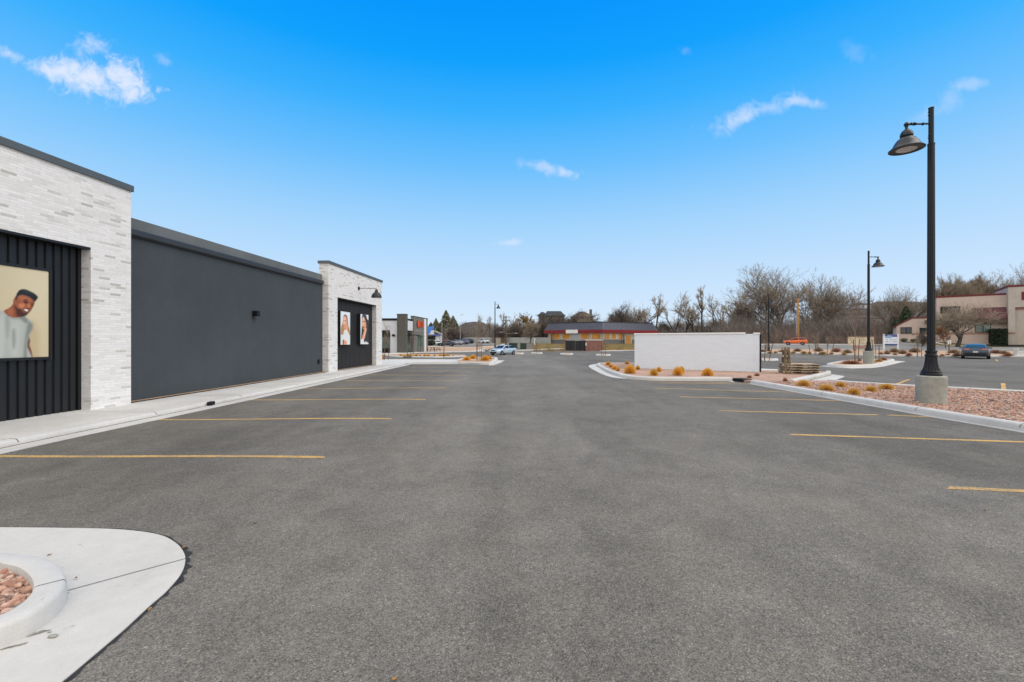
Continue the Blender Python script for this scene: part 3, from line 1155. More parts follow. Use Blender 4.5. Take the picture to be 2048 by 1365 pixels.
fsg = 1 if fn[2].y > 0 else -1
sweep('kerb', fe, [(0, .05), (.0, .125), (.03, .145), (.13, .147), (.15, .12), (.15, -.05)], M['conc'], side=fsg, step=1)
sweep('kerb', nose[:4], [(-.03, -.05), (-.02, .12), (.02, .16), (.14, .165), (.18, .14), (.20, -.05)], M['conc'], side=1 if norms(nose[:4], False)[1].x < 0 else -1, step=.5)
# light concrete pan beside the pallets
drape('gutter', xy(pix((1592, 769), (1661, 752.5), (1664, 750), (1689, 753.5), (1686, 756), (1652, 767))), .022, M['conc'], 1.0, skirt=.03)
drape('gutter', xy(pix((1519, 742), (1519, 738.5), (1556, 740), (1553, 744.5), (1530, 745))), .03, M['conc'], 1.0, skirt=.03)
b = MB()
q0, q1 = G(1465, 763.4), G(1486, 765.8)
tv = (q1 - q0).normalized()
Mx = Matrix.Translation(q0) @ Matrix.Rotation(math.atan2(tv.y, tv.x), 4, 'Z')
L = (q1 - q0).length
inl = thing('storm_drain', 'dark storm drain inlet set into the kerb beside the white wall', 'storm drain', q0, world=True)
b.box(0, L, 0, .42, .105, .135, Mx)
b.build('lid', M['rubber'], inl)
b = MB()
b.box(.0, L, .03, .42, -.03, .104, Mx)
b.build('opening', M['black'], inl)


def islet(name, pts, rim, bedmat=M['gravelfar'], apron=None, label=None):
    w = [Vector(G(*p)[:2]) for p in pts]
    w = resample(w, True, 3)
    a = sum(w[i].x * w[(i + 1) % len(w)].y - w[(i + 1) % len(w)].x * w[i].y for i in range(len(w)))
    sd = 1 if a > 0 else -1
    sweep('kerb', w, [(0, -.05), (.02, .12), (.05, .15), (rim, .155), (rim + .02, .12), (rim + .02, -.05)], M['conc'], closed=True, side=sd)
    ns = norms(w, True)
    drape('gravel_bed', [tuple(p + n * sd * rim * .98) for p, n in zip(w, ns)], .12, bedmat, 2.0, kind='stuff')
    if apron:
        drape('gutter', xy(pix(*apron)), .03, M['conc'], 2.0, skirt=.05)


# island with the golden tufts in front of the car
islet('i', [(905, 727.5), (940, 729.2), (979, 730.6), (990, 727), (996, 719.5), (984, 717.3), (940, 717.5), (922, 720.5)], .26, M['gravelfar'], [(986, 731.5), (978, 731.8), (975, 729), (990, 721), (1009, 722.2), (1000, 727)])
# island of the second lamp
islet('i', [(1652, 733), (1688, 735.8), (1740, 735), (1762, 732), (1790, 723.5), (1775, 721.3), (1700, 724), (1668, 728.5)], .25, M['gravelfar'], [(1640, 733.5), (1700, 738), (1745, 737), (1768, 734), (1811, 724), (1788, 722.6), (1740, 733), (1690, 735), (1655, 732)])
# light kerbed tree islets in the lots
for pts in ([(1064, 708.0), (1083, 708.2), (1083, 706.9), (1064, 706.9)], [(1122, 710.0), (1144, 710.3), (1144, 708.6), (1122, 708.6)], [(1194, 712.2), (1219, 712.4), (1219, 710.4), (1194, 710.4)],
            [(1500, 722.2), (1550, 722.6), (1552, 720.4), (1500, 720.2)], [(1030, 709.2), (1046, 709.2), (1046, 707.4), (1030, 707.4)]):
    islet('i', pts, .3)
# left strip of tufts before the grey store, kerbs round the brown bed
drape('gravel_bed', xy(pix((772, 711.5), (800, 713.5), (870, 714.5), (928, 713.5), (930, 711.5), (880, 710), (790, 709.5))), .10, M['gravelfar'], 2.0, kind='stuff', skirt=.15)
sweep('kerb', pix((772, 713), (800, 715), (870, 716), (935, 714.5)), [(0, -.05), (.02, .12), (.05, .15), (.3, .155), (.32, -.05)], M['conc'], side=1, step=2)
drape('brown_gravel_bed', xy(pix((838, 704.5), (900, 704.2), (968, 702.5), (972, 699), (1000, 697), (1000, 693.3), (960, 695.3), (900, 695.8), (856, 693.6), (840, 697))), .12, M['gravelfar'], 2.0, kind='stuff', skirt=.2)
sweep('kerb', pix((770, 711), (838, 706.6), (900, 705.4), (968, 703.6), (976, 700)), [(0, -.05), (.03, .13), (.08, .15), (1.6, .16), (1.62, -.05)], M['conc'], side=1, step=2)
sweep('kerb', pix((856, 693.8), (900, 696.0), (960, 695.6), (1000, 693.4), (1010, 690)), [(0, -.05), (.03, .15), (.08, .17), (.7, .18), (.72, -.05)], M['conc'], side=1, step=2)
sweep('kerb', pix((1030, 702.4), (1075, 701), (1106, 699.4), (1128, 698.4), (1131, 701)), [(0, -.05), (.03, .15), (.08, .17), (.5, .18), (.52, -.05)], M['conc'], side=1, step=2)
sweep('kerb', pix((1204, 703.4), (1230, 702.6), (1262, 702.2), (1300, 702.6)), [(0, -.05), (.03, .15), (.08, .17), (.6, .18), (.62, -.05)], M['conc'], side=1, step=2)
# dry grass banks
drape('dry_grass', xy(pix((1066, 699.5), (1106, 698.0), (1128, 697.0), (1132, 690), (1066, 688.2))), .06, M['drygrass'], 2.0, kind='stuff')
drape('dry_grass', xy(pix((1206, 701.6), (1230, 701.6), (1262, 701.2), (1300, 701.5), (1300, 689), (1206, 689.5))), .06, M['drygrass'], 2.0, kind='stuff')
drape('dry_grass', xy(pix((1000, 692.5), (1034, 693), (1034, 688), (1000, 687.5))), .06, M['drygrass'], 2.0, kind='stuff')
# planted bed before the road
bedr = [(1515, 707.5), (1600, 708.5), (1700, 711.2), (1830, 714.0), (1950, 714.5), (2048, 714.3), (2250, 716), (2250, 706), (2048, 704.2), (1900, 703.6), (1760, 702.0), (1620, 700.5), (1515, 699.8)]
drape('gravel_bed', xy(pix(*bedr)), .10, M['gravelfar'], 2.0, kind='stuff', skirt=.2)
sweep('kerb', pix(*bedr[:7]), [(-.05, -.05), (-.03, .13), (0, .155), (.45, .16), (.47, -.05)], M['conc'], side=1 if norms([Vector(G(*p)[:2]) for p in bedr[:7]], False)[2].y > 0 else -1, step=2)
# ------------------------------------------------------------------ the brick and stucco shop on the left
BASE = h(FB.P(0).x, FB.P(0).y) + WZ - .15
shop = thing('retail_building', 'long shop with white brick towers, black ribbed recesses and charcoal stucco wall', 'building', (FB.A.x, FB.A.y, 0), FB.yaw)
Z1 = FB.z_at(371.7, 0)
ZC1 = FB.z_at(383.5, 0)
ZO1 = FB.z_at(495.5, S_OPEN)
SL, SO_L = -9.5, -6.4
DEEP = 13.0


def panel(name, sA, sB, z0, z1, oo, pitch, depth, mat, parent):
    """ribbed steel sheet: wide flat ribs with narrow deep grooves"""
    b = MB()
    s = sA
    y = -oo
    pts = []
    while s < sB:
        e = min(s + pitch, sB)
        p = e - s
        pts += [(s, y), (s + p * .10, y - depth), (s + p * .68, y - depth), (s + p * .78, y)]
        s = e
    pts.append((sB, y))
    vs = [(p[0], p[1], z0) for p in pts] + [(p[0], p[1], z1) for p in pts]
    n = len(pts)
    b.add(vs, [(i, i + 1, n + i + 1, n + i) for i in range(n - 1)])
    b.box(sA, sB, y + .002, y + .05, z0, z1)
    return b.build(name, mat, parent)


b = MB()
b.box(S_OPEN, 0, 0, 1.2, BASE, ZC1)                        # right pier
b.box(SO_L, S_OPEN, 0, 1.2, ZO1, ZC1)                       # lintel
b.box(SL, SO_L, 0, 1.2, BASE, ZC1)                          # left pier
b.box(SL, 0, 1.2, DEEP, BASE, ZC1 - .6)
b.build('brick_tower', M['wbrick'], shop)
b = MB()
b.bbox(SL - .05, .045, -.05, 1.3, ZC1, Z1, .012)
b.build('coping', M['coping'], shop)
panel('ribbed_panel', SO_L, S_OPEN, BASE, ZO1, O_REC, .158, .035, M['rib'], shop)
b = MB()
b.box(SO_L, S_OPEN, .004, -O_REC - .04, ZO1 - .05, ZO1 - .003)
b.box(S_OPEN - .07, S_OPEN - .004, -O_REC - .05, -O_REC - .006, BASE, ZO1 - .052)
b.build('opening_trim', M['rib'], shop)
# charcoal wall between the towers
sw0 = 0.0
ow = D_WALL
ZPAR = FB.z_at(434.8, FB.s_at(262, ow), ow)
sg, ZG1 = FB.sz(262, 457, ow + .10)
ZG0 = FB.z_at(471.7, sg, ow + .10)
b = MB()
b.box(.002, S_T2A - .002, -ow, DEEP, BASE, ZG1 - .01)
b.build('stucco_wall', M['stucco'], shop)
b = MB()
b.box(.002, S_T2A - .002, -ow + .03, -ow + .35, ZG1 - .01, ZPAR)
b.build('parapet', M['parapet'], shop)
b = MB()
SGE = FB.s_at(647.7, ow + .12)
yq = -ow
prof = [(yq - .002, ZG0), (yq - .06, ZG0 + .005), (yq - .12, ZG0 + .045), (yq - .125, ZG1 - .025), (yq - .115, ZG1), (yq - .10, ZG1 - .004), (yq - .10, ZG1 - .03), (yq - .002, ZG1 - .03)]
vs = [(.003, p[0], p[1]) for p in prof] + [(SGE, p[0], p[1]) for p in prof]
k = len(prof)
b.add(vs, [(i, (i + 1) % k, k + (i + 1) % k, k + i) for i in range(k)] + [tuple(range(k)), tuple(range(k, 2 * k))])
b.build('gutter', M['gutter'], shop)
# second tower
Z2 = FB.z_at(521.5, S_T2A)
ZC2 = FB.z_at(527.0, S_T2A)
sO0, sO1 = FB.s_at(675), FB.s_at(752.7)
ZO2 = FB.z_at(594.8, sO0)
TD = -FB.o_at(638, S_T2A)
o2 = FB.o_at(743.6, sO1)
b = MB()
b.box(S_T2A, sO0, 0, TD, BASE, ZC2)
b.box(sO1, S_T2B, 0, TD, BASE, ZC2)
b.box(sO0, sO1, 0, TD, ZO2, ZC2)
b.box(S_T2A, S_T2B, TD, DEEP, BASE, ZG1 - .2)
b.build('brick_tower', M['wbrick'], shop)
b = MB()
b.bbox(S_T2A - .05, S_T2B + .05, -.05, TD + .05, ZC2, Z2, .012)
b.build('coping', M['coping'], shop)
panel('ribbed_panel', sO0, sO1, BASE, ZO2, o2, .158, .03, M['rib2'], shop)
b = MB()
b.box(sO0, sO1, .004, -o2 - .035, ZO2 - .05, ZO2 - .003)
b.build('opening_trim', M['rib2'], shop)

# ------------------------------------------------------------------ posters
Mloc = lambda s, o, z: (s, -o, z)


def portrait(name, root, s0, s1, z0, z1, o, inv, bg, shapes, nx, nz):
    """printed photograph: a fine mesh whose colours are the soft edged printed tones"""
    polys = []
    for pts, col, fe in shapes:
        q = [(p.x, p.y) for p in resample([Vector(p) for p in pts], True, 3)]
        xs, ys = [p[0] for p in q], [p[1] for p in q]
        polys.append((q, srgb(*col), fe, min(xs) - fe, max(xs) + fe, min(ys) - fe, max(ys) + fe))
    vs, cols = [], []
    for j in range(nz + 1):
        for i in range(nx + 1):
            s, z = s0 + (s1 - s0) * i / nx, z0 + (z1 - z0) * j / nz
            x, y = inv(s, z)
            c = bg(x, y)
            for q, col, fe, xa, xb, ya, yb in polys:
                if not (xa < x < xb and ya < y < yb):
                    continue
                d2 = 1e18
                for k in range(len(q)):
                    ax, ay = q[k - 1]
                    bx, by = q[k]
                    ex, ey = bx - ax, by - ay
                    t = ((x - ax) * ex + (y - ay) * ey) / (ex * ex + ey * ey + 1e-9)
                    t = 0 if t < 0 else 1 if t > 1 else t
                    dx, dy = ax + ex * t - x, ay + ey * t - y
                    d = dx * dx + dy * dy
                    if d < d2:
                        d2 = d
                d = math.sqrt(d2)
                if not inside((x, y), q):
                    d = -d
                a = ss(-fe, fe, d)
                c = [c[m] + (col[m] - c[m]) * a for m in range(3)]
            vs.append((s, -o, z))
            cols += [c[0], c[1], c[2], 1.0]
    b = MB()
    w = nx + 1
    b.add(vs, [(j * w + i, j * w + i + 1, (j + 1) * w + i + 1, (j + 1) * w + i) for j in range(nz) for i in range(nx)])
    ob = b.build(name, M['print'], root)
    at = ob.data.color_attributes.new('print', 'FLOAT_COLOR', 'POINT')
    at.data.foreach_set('color', cols)
    return ob


def inverse(o, sx, x0, y0):
    """wall position back to the units the portrait was drawn in"""
    def f(s, z):
        p = FB.P(s, o)
        return ((CX + F * p.x / p.y) - x0) * sx, ((CY - (z - EYE) * F / p.y) - y0) * sx
    return f


op = O_REC + .035 + .05
pr = FB.s_at(103, op)
pr_in, zt = FB.sz(97, 543.5, op)
zb = FB.z_at(714, pr_in, op)
pl_in = pr_in - 2.75
FWD = .055
post = thing('poster', 'large cream poster of a smiling man in a grey t-shirt, black framed', 'poster', (FB.A.x, FB.A.y, 0), FB.yaw)
b = MB()
y1 = -op
b.box(pl_in, pr_in, y1, y1 + .05, zb, zt)
b.build('panel', P['bg'], post)
b = MB()
w = pr - pr_in
b.box(pr_in + .001, pr_in + .001 + w, y1 - .02, y1 + .05, zb - w, zt + w)
b.box(pl_in - w, pl_in - .001, y1 - .02, y1 + .05, zb - w, zt + w)
b.box(pl_in, pr_in, y1 - .02, y1 + .05, zt + .001, zt + w)
b.box(pl_in, pr_in, y1 - .02, y1 + .05, zb - w, zb - .001)
b.build('frame', M['rib'], post)
MAN = [
    ([(400, 760), (470, 900), (480, 1100), (470, 1260), (330, 1260), (360, 900)], (188, 170, 134), 60),
    ([(345, 940), (372, 1000), (366, 1060), (386, 1120), (400, 1240), (325, 1240), (330, 1080)], (92, 50, 38), 8),
    ([(352, 1000), (362, 1060), (375, 1130), (385, 1230), (365, 1230), (352, 1100)], (130, 72, 50), 10),
    ([(-20, 636), (48, 634), (90, 682), (160, 714), (230, 718), (300, 698), (352, 732), (396, 780), (406, 836), (378, 900), (348, 980), (336, 1080), (330, 1260), (-500, 1260), (-520, 1000), (-430, 800), (-250, 680)], (170, 173, 165), 6),
    ([(350, 770), (400, 800), (402, 850), (372, 910), (342, 990), (332, 1090), (328, 1250), (290, 1250), (300, 1060), (318, 920)], (126, 130, 124), 26),
    ([(140, 780), (240, 760), (270, 850), (240, 1000), (230, 1200), (150, 1220), (110, 1000)], (180, 183, 175), 50),
    ([(150, 880), (180, 860), (195, 960), (185, 1080), (160, 1100), (148, 1000)], (146, 150, 142), 24),
    ([(0, 720), (60, 700), (60, 900), (30, 1200), (-60, 1200), (-60, 900)], (181, 184, 176), 40),
    ([(60, 700), (110, 730), (120, 830), (95, 980), (70, 900)], (154, 158, 150), 22),
    ([(240, 720), (300, 705), (345, 745), (330, 790), (280, 760)], (128, 132, 126), 18),
    ([(90, 690), (160, 722), (240, 724), (238, 736), (160, 734), (85, 702)], (140, 144, 137), 7),
    ([(166, 500), (160, 545), (120, 592), (48, 636), (95, 690), (180, 719), (252, 708), (300, 692), (330, 640), (240, 560)], (140, 78, 50), 6),
    ([(90, 630), (140, 600), (160, 640), (150, 690), (110, 680)], (166, 96, 64), 22),
    ([(205, 620), (300, 650), (306, 696), (240, 714), (205, 690)], (78, 40, 29), 16),
    ([(172, 480), (186, 462), (200, 480), (196, 530), (176, 538), (164, 515)], (168, 96, 64), 6),
    ([(178, 490), (190, 484), (190, 515), (178, 520)], (96, 50, 36), 6),
    ([(200, 455), (240, 436), (320, 446), (400, 486), (428, 518), (418, 570), (402, 592), (386, 626), (346, 662), (312, 692), (270, 694), (224, 652), (188, 602), (176, 545), (182, 490)], (150, 84, 54), 6),
    ([(230, 460), (300, 455), (370, 485), (390, 515), (330, 505), (260, 500)], (172, 102, 68), 22),
    ([(185, 560), (212, 600), (235, 640), (280, 680), (315, 680), (345, 655), (388, 620), (348, 664), (312, 695), (268, 697), (222, 655), (186, 606)], (58, 31, 25), 12),
    ([(215, 605), (260, 612), (290, 650), (345, 662), (312, 690), (272, 692), (232, 655)], (72, 38, 29), 14),
    ([(238, 548), (290, 540), (305, 575), (275, 600), (235, 588)], (196, 122, 82), 18),
    ([(345, 540), (366, 552), (374, 588), (350, 600), (335, 585)], (184, 112, 74), 9),
    ([(330, 598), (376, 596), (372, 606), (335, 608)], (86, 44, 33), 6),
    ([(386, 560), (408, 556), (404, 590), (384, 610)], (110, 60, 42), 10),
    ([(290, 604), (330, 606), (356, 622), (350, 648), (318, 654), (296, 634)], (96, 44, 38), 5),
    ([(300, 611), (328, 614), (346, 628), (338, 641), (314, 634)], (238, 230, 222), 4),
    ([(288, 514), (316, 508), (346, 524), (344, 540), (314, 542), (294, 532)], (84, 44, 33), 7),
    ([(304, 520), (322, 517), (336, 527), (320, 533)], (30, 20, 18), 4),
    ([(384, 546), (406, 550), (412, 566), (394, 568)], (70, 38, 30), 6),
    ([(284, 500), (322, 490), (356, 508), (324, 504)], (38, 24, 20), 5),
    ([(386, 526), (416, 536), (420, 546), (395, 540)], (38, 24, 20), 5),
    ([(192, 462), (212, 410), (245, 372), (300, 364), (360, 384), (430, 420), (470, 464), (450, 500), (432, 522), (414, 506), (370, 470), (300, 442), (240, 440), (205, 472)], (27, 29, 34), 7),
    ([(192, 466), (210, 450), (216, 480), (200, 500)], (64, 40, 32), 10),
    ([(250, 385), (320, 380), (400, 418), (380, 430), (300, 405)], (44, 47, 54), 16),
]
_bg0, _bg1, _bg2 = srgb(196, 181, 148), srgb(212, 199, 168), srgb(186, 168, 132)


def man_bg(x, y):
    t = ss(-300, 600, x)
    k = ss(200, 1250, y)
    return [(_bg0[i] * (1 - t) + _bg1[i] * t) * (1 - k * .5) + _bg2[i] * k * .5 for i in range(3)]


portrait('printed_portrait', post, pl_in + .002, pr_in - .002, zb + .002, zt - .002, op + .002, inverse(op, 6.2, 0, 520), man_bg, MAN, 150, 110)


def lightbox(label, pxs, pxe, ptl, ptr, pbl, pbr, shapes, tf, mats, sidepx):
    of = o2 + .03 + .20
    sA, sB = FB.s_at(pxs, of), FB.s_at(pxe, of)
    zt = FB.z_at(ptl, sA, of)
    zb = FB.z_at(pbl, sA, of)
    r = thing('poster', label, 'poster', (FB.A.x, FB.A.y, 0), FB.yaw)
    b = MB()
    b.box(sA - .015, sB + .015, -of + .012, -o2 - .031, zb - .015, zt + .015)
    b.build('case', M['black'], r)
    b = MB()
    b.box(sA, sB, -of, -of + .011, zb, zt)
    b.build('panel', mats[0], r)
    names = ('white', 'fair', 'fairlit', 'blond', 'brown', 'top', 'darkhair', 'lip', 'black')
    sh = [(pts, PCOL[names[c]], 9 if c not in (4, 7) else 7) for pts, c in shapes]
    w = srgb(*PCOL['white'])
    portrait('printed_portrait', r, sA + .003, sB - .003, zb + .003, zt - .003, of + .002, inverse(of, 13.65, 670, 610), lambda x, y: [c * (1 - .10 * ss(300, 1100, y)) for c in w[:3]], sh, 46, 84)


tf2 = lambda x, y: (670 + x / 13.65, 610 + y / 13.65)
wm = [P[n] for n in ('white', 'fair', 'fairlit', 'blond', 'brown', 'top', 'darkhair', 'lip', 'black')]
lightbox('tall poster of a blond woman in a white top beside the doorway', 681.4, 700.2, 622.8, 625, 690, 689.6, [
    ([(240, 290), (290, 268), (335, 330), (350, 480), (370, 600), (402, 690), (412, 810), (375, 815), (340, 700), (300, 640), (240, 720), (228, 806), (165, 806), (166, 620), (200, 500), (222, 380)], 3),
    ([(244, 300), (290, 272), (332, 332), (346, 470), (336, 540), (322, 420), (300, 330), (262, 320), (232, 400)], 4),
    ([(330, 520), (345, 620), (340, 700), (270, 700), (268, 650)], 1),
    ([(240, 340), (285, 300), (318, 380), (330, 500), (305, 580), (262, 646), (240, 630), (222, 560), (212, 480), (224, 400)], 1),
    ([(245, 350), (280, 320), (300, 400), (280, 520), (240, 560), (225, 480), (230, 400)], 2),
    ([(262, 430), (290, 425), (292, 445), (265, 450)], 4), ([(226, 560), (256, 556), (256, 580), (234, 582)], 7),
    ([(222, 436), (236, 432), (236, 450), (224, 452)], 4),
    ([(262, 700), (320, 684), (352, 740), (380, 800), (398, 1100), (310, 1100), (322, 1000), (218, 962), (224, 850)], 5),
    ([(218, 958), (270, 970), (316, 1002), (312, 1100), (212, 1100)], 1),
    ([(218, 958), (240, 966), (230, 1100), (212, 1100)], 4)], tf2, wm, 675.6)
lightbox('tall poster of a dark haired woman resting chin on her hand', 721.2, 736.9, 628.4, 630.4, 689, 688, [
    ([(760, 250), (830, 240), (880, 400), (915, 450), (915, 1000), (870, 1062), (800, 1020), (790, 960), (716, 955), (718, 800), (735, 560), (738, 350)], 6),
    ([(752, 350), (790, 335), (826, 430), (852, 540), (842, 620), (802, 692), (757, 622), (738, 520)], 1),
    ([(756, 370), (785, 350), (805, 440), (790, 540), (755, 580), (745, 500)], 2),
    ([(770, 445), (812, 450), (812, 470), (775, 468)], 6), ([(742, 460), (755, 455), (756, 472), (744, 474)], 6),
    ([(762, 606), (795, 600), (800, 622), (772, 630)], 7),
    ([(806, 690), (848, 630), (862, 662), (835, 800), (795, 950), (728, 940), (762, 800)], 1),
    ([(815, 700), (848, 650), (850, 700), (800, 900), (780, 930)], 2),
    ([(712, 952), (785, 940), (802, 1032), (842, 1000), (915, 1062), (915, 1085), (700, 1085)], 5),
    ([(790, 960), (822, 950), (832, 1000), (805, 1030)], 8)], tf2, wm, 716.7)

# ------------------------------------------------------------------ lamps and small fittings on the shop walls
s_, z_ = FB.sz(718, 577, .02)
oe = FB.o_at(752.9, s_)
zr, zt_ = FB.z_at(596.0, s_, oe), FB.z_at(578.5, s_, oe)
g = thing('wall_lamp', 'black barn style wall lamp on a long arm above the far posters', 'lamp', (FB.P(s_).x, FB.P(s_).y, 0), FB.yaw)
b = MB()
b.lathe([(.0, 0), (.11, 0), (.11, .02), (.07, .05), (.0, .06)], n=14, M=Matrix.Translation((0, -.001, z_)) @ Matrix.Rotation(R(90), 4, 'X'))
b.build('mount', M['blackpaint'], g, 40)
b = MB()
b.tube([(0, -.04, z_), (0, -oe * .4, z_ - .006), (0, -oe + .06, z_ - .012), (0, -oe + .01, z_ - .03), (0, -oe, z_ - .10)], .016, 8)
b.build('arm', M['polebrown'], g, 40)
b = MB()
hh = zt_ - zr
rr = .285
prof = [(rr, 0), (rr * 1.0, .012), (rr * .97, hh * .16), (rr * .86, hh * .34), (rr * .66, hh * .50), (rr * .42, hh * .60), (rr * .30, hh * .66), (rr * .29, hh * .80), (rr * .20, hh * .93), (rr * .08, hh)]
b.lathe(prof, (0, -oe, zr), 24)
b.build('lamp_shade', M['shade'], g, 40)
b = MB()
b.lathe([(.0, -.004), (rr * .5, -.006), (rr * .5, -.001)], (0, -oe, zr), 16)
b.build('bulb_glass', M['lens'], g, 40)

s_, z_ = FB.sz(509.5, 628, ow + .06)
g = thing('wall_light', 'small black box light on the middle of the charcoal wall', 'lamp', (FB.P(s_).x, FB.P(s_).y, z_), FB.yaw)
b = MB()
b.bbox(-.07, .09, -ow - .03, -ow - .001, -.06, .10, .006)
b.bbox(-.06, .10, -ow - .20, -ow - .031, -.11, .11, .01)
b.build('housing', M['blackpaint'], g)
b = MB()
b.box(-.04, .08, -ow - .18, -ow - .05, -.118, -.111)
b.build('lens', M['lens'], g)
s_, z_ = FB.sz(638, 723.6, ow + .04)
g = thing('outlet_box', 'small black outlet box low on the charcoal wall', 'outlet', (FB.P(s_).x, FB.P(s_).y, z_), FB.yaw)
b = MB()
b.bbox(-.07, .07, -ow - .06, -ow - .001, -.09, .10, .008)
b.build('cover', M['black'], g)
b = MB()
b.box(-.05, .05, -ow - .066, -ow - .061, -.02, .07)
b.build('flap', M['blackpaint'], g)

# twin drain pipe ends poking out of the kerb
pq = G(422.5, 813)
g = thing('drain_pipe', 'pair of short black drain pipe ends sticking out of the left kerb', 'pipe', pq, R(8))
for i in (0, 1):
    b = MB()
    c = (i - .5) * .085
    b.tube([(-.06, c, .075), (-.02, c, .078), (.05, c + (i - .5) * .02, .08)], .047, 12, caps=False)
    b.tube([(.048, c + (i - .5) * .02, .08), (-.02, c, .078)], [.042, .038], 12, caps=True)
    b.build('pipe', M['black'], g, 40)

# ------------------------------------------------------------------ grey and white store farther along
FS = Frame(((811 - CX) / F * 67, 67), (.0771, .997))
zb_ = h(FS.A.x, FS.A.y) - .3
st = thing('store_building', 'grey and white flat roofed store with orange round sign', 'building', (FS.A.x, FS.A.y, 0), FS.yaw)
f0 = 1.0
oA0, oA1 = FS.o_at(735, f0), FS.o_at(794, f0)
zA = FS.z_at(637, f0, oA1)
sT = FS.s_at(815.5, 0)
oT = FS.o_at(794, 0)
zT = FS.z_at(628, 0, 0)
sW1 = FS.s_at(828, -.15)
zW = FS.z_at(638.5, (sT + sW1) / 2, -.6)
sB0, sB1 = FS.s_at(827.5, 0), FS.s_at(855.3, 0)
zB = FS.z_at(632, sB0, 0)
b = MB()
b.box(f0, 9, -oA1, -oA0, zb_, zA - .35)
b.box(sT, sB0, .16, 1.4, FS.z_at(661.5, sT + 1, -.6), zW - .28)
b.build('white_wall', M['whitewall'], st)
b = MB()
b.bbox(f0 - .1, 9.1, -oA1 - .002, -oA0 + .1, zA - .35, zA, .02)
b.bbox(sT, sB0, .1, 1.4, zW - .28, zW, .02)
b.build('coping', M['black'], st)
b = MB()
b.box(0, sT, 0, -oT, zb_, zT - .12)
b.build('grey_tower', M['greywall'], st)
b = MB()
b.bbox(-.05, sT + .05, -.05, -oT + .05, zT - .12, zT, .02)
b.bbox(sB0 - .05, sB1 + .1, -.05, .55, zB - .14, zB, .02)
b.build('coping', M['greywall'], st)
b = MB()
b.box(sB0, sB1, 0, .5, zb_, zB - .14)
b.box(sT + .3, sB1, 1.41, 9, zb_, zW - 1.2)
b.build('grey_front', M['greywall2'], st)
b = MB()
sp0, sp1 = FS.s_at(848.8, .1), FS.s_at(852.3, .1)
b.bbox(sp0, sp1, -.12, .3, zb_, zB - .2, .02)
b.build('white_pilaster', M['white'], st)
# windows
sq, zq1 = f0, FS.z_at(661, f0, oA1)
oW1 = FS.o_at(780, f0)
w_ = MB()
zq0 = FS.z_at(706, f0, oA1)
w_.box(f0 - .06, f0 - .02, -oW1 - .001, -oA0 - .6, zq0, zq1)
fr = w_.build('window', M['black'], st)
w_ = MB()
k0 = -oW1 + .12
for i in range(3):
    for (za, zc) in ((zq0 + .7, zq0 + 1.55), (zq0 + 1.62, zq0 + 2.5)):
        w_.box(f0 - .072, f0 - .061, k0 + i * 1.25, k0 + 1.13 + i * 1.25, za, zc)
w_.build('pane', M['greenglass'], fr)
zs1, zs0 = FS.z_at(661.5, sT + 1, -.6), zb_
w_ = MB()
w_.box(sT, sB0, .35, .5, zs0, zs1)
fr = w_.build('storefront', M['black'], st)
w_ = MB()
zd = FS.z_at(673, sT + 1, -.75)
k = (sB0 - sT) / 4
for i in range(4):
    w_.box(sT + i * k + .12, sT + (i + 1) * k - .12, .338, .349, zs0 + .6, zd)
w_.build('pane', M['greenglass'], fr)
w_ = MB()
sd0, sd1 = FS.s_at(835.5, 0), FS.s_at(845, 0)
zd1 = FS.z_at(671.5, sd0, 0)
w_.box(sd0, sd1, -.03, -.002, zb_ + .35, zd1)
fr = w_.build('window', M['black'], st)
w_ = MB()
k = (sd1 - sd0) / 2
for i in range(2):
    w_.box(sd0 + i * k + .1, sd0 + (i + 1) * k - .1, -.042, -.031, zb_ + .5, zd1 - .12)
w_.build('pane', M['greenglass'], fr)
w_ = MB()
sc0, sc1 = FS.s_at(826, .9), FS.s_at(837, .9)
zc = FS.z_at(669.5, sc0, .9)
w_.box(sc0, sc1, -1.1, -.003, zc - .16, zc)
w_.build('canopy', M['black'], st)
w_ = MB()
w_.box(sB0 + .6, sp0 - .15, -.02, -.001, FS.z_at(660.5, sB0, 0) - .06, FS.z_at(660.5, sB0, 0))
w_.build('trim_line', M['wallgrey'], st)
# orange sign
ss0, ss1 = FS.s_at(834.5, .15), FS.s_at(847.5, .15)
zz1, zz0 = FS.z_at(640.5, ss0, .15), FS.z_at(655.5, ss0, .15)
sg = thing('shop_sign', 'orange sign with round emblem and two rows of letters on grey store', 'sign', (FS.P(ss0).x, FS.P(ss0).y, 0), FS.yaw)
zc_ = (zz0 + zz1) / 2
rad = (zz1 - zz0) / 2
Mr = Matrix.Translation((rad * 1.15, -.02, zc_)) @ Matrix.Rotation(R(90), 4, 'X')
b = MB()
b.lathe([(0, 0), (rad, 0), (rad, .12), (0, .12)], n=24, M=Mr)
b.build('emblem_disc', M['signdark'], sg, 40)
b = MB()
b.lathe([(rad * .86, .12), (rad * .98, .12), (rad * .98, .15), (rad * .86, .15)], n=24, M=Mr)
q = [(-.14, -.9), (.12, -.95), (.30, -.2), (.55, .35), (.30, .80), (-.05, .92), (-.38, .7), (-.5, .3), (-.28, -.1)]
b.add([(rad * 1.15 + p[0] * rad, -.16, zc_ + p[1] * rad) for p in q] + [(rad * 1.15 + p[0] * rad, -.141, zc_ + p[1] * rad) for p in q],
      [tuple(range(8, -1, -1))] + [(i, (i + 1) % 9, 9 + (i + 1) % 9, 9 + i) for i in range(9)])
b.build('emblem', M['signorange'], sg)
Lx = ss1 - ss0
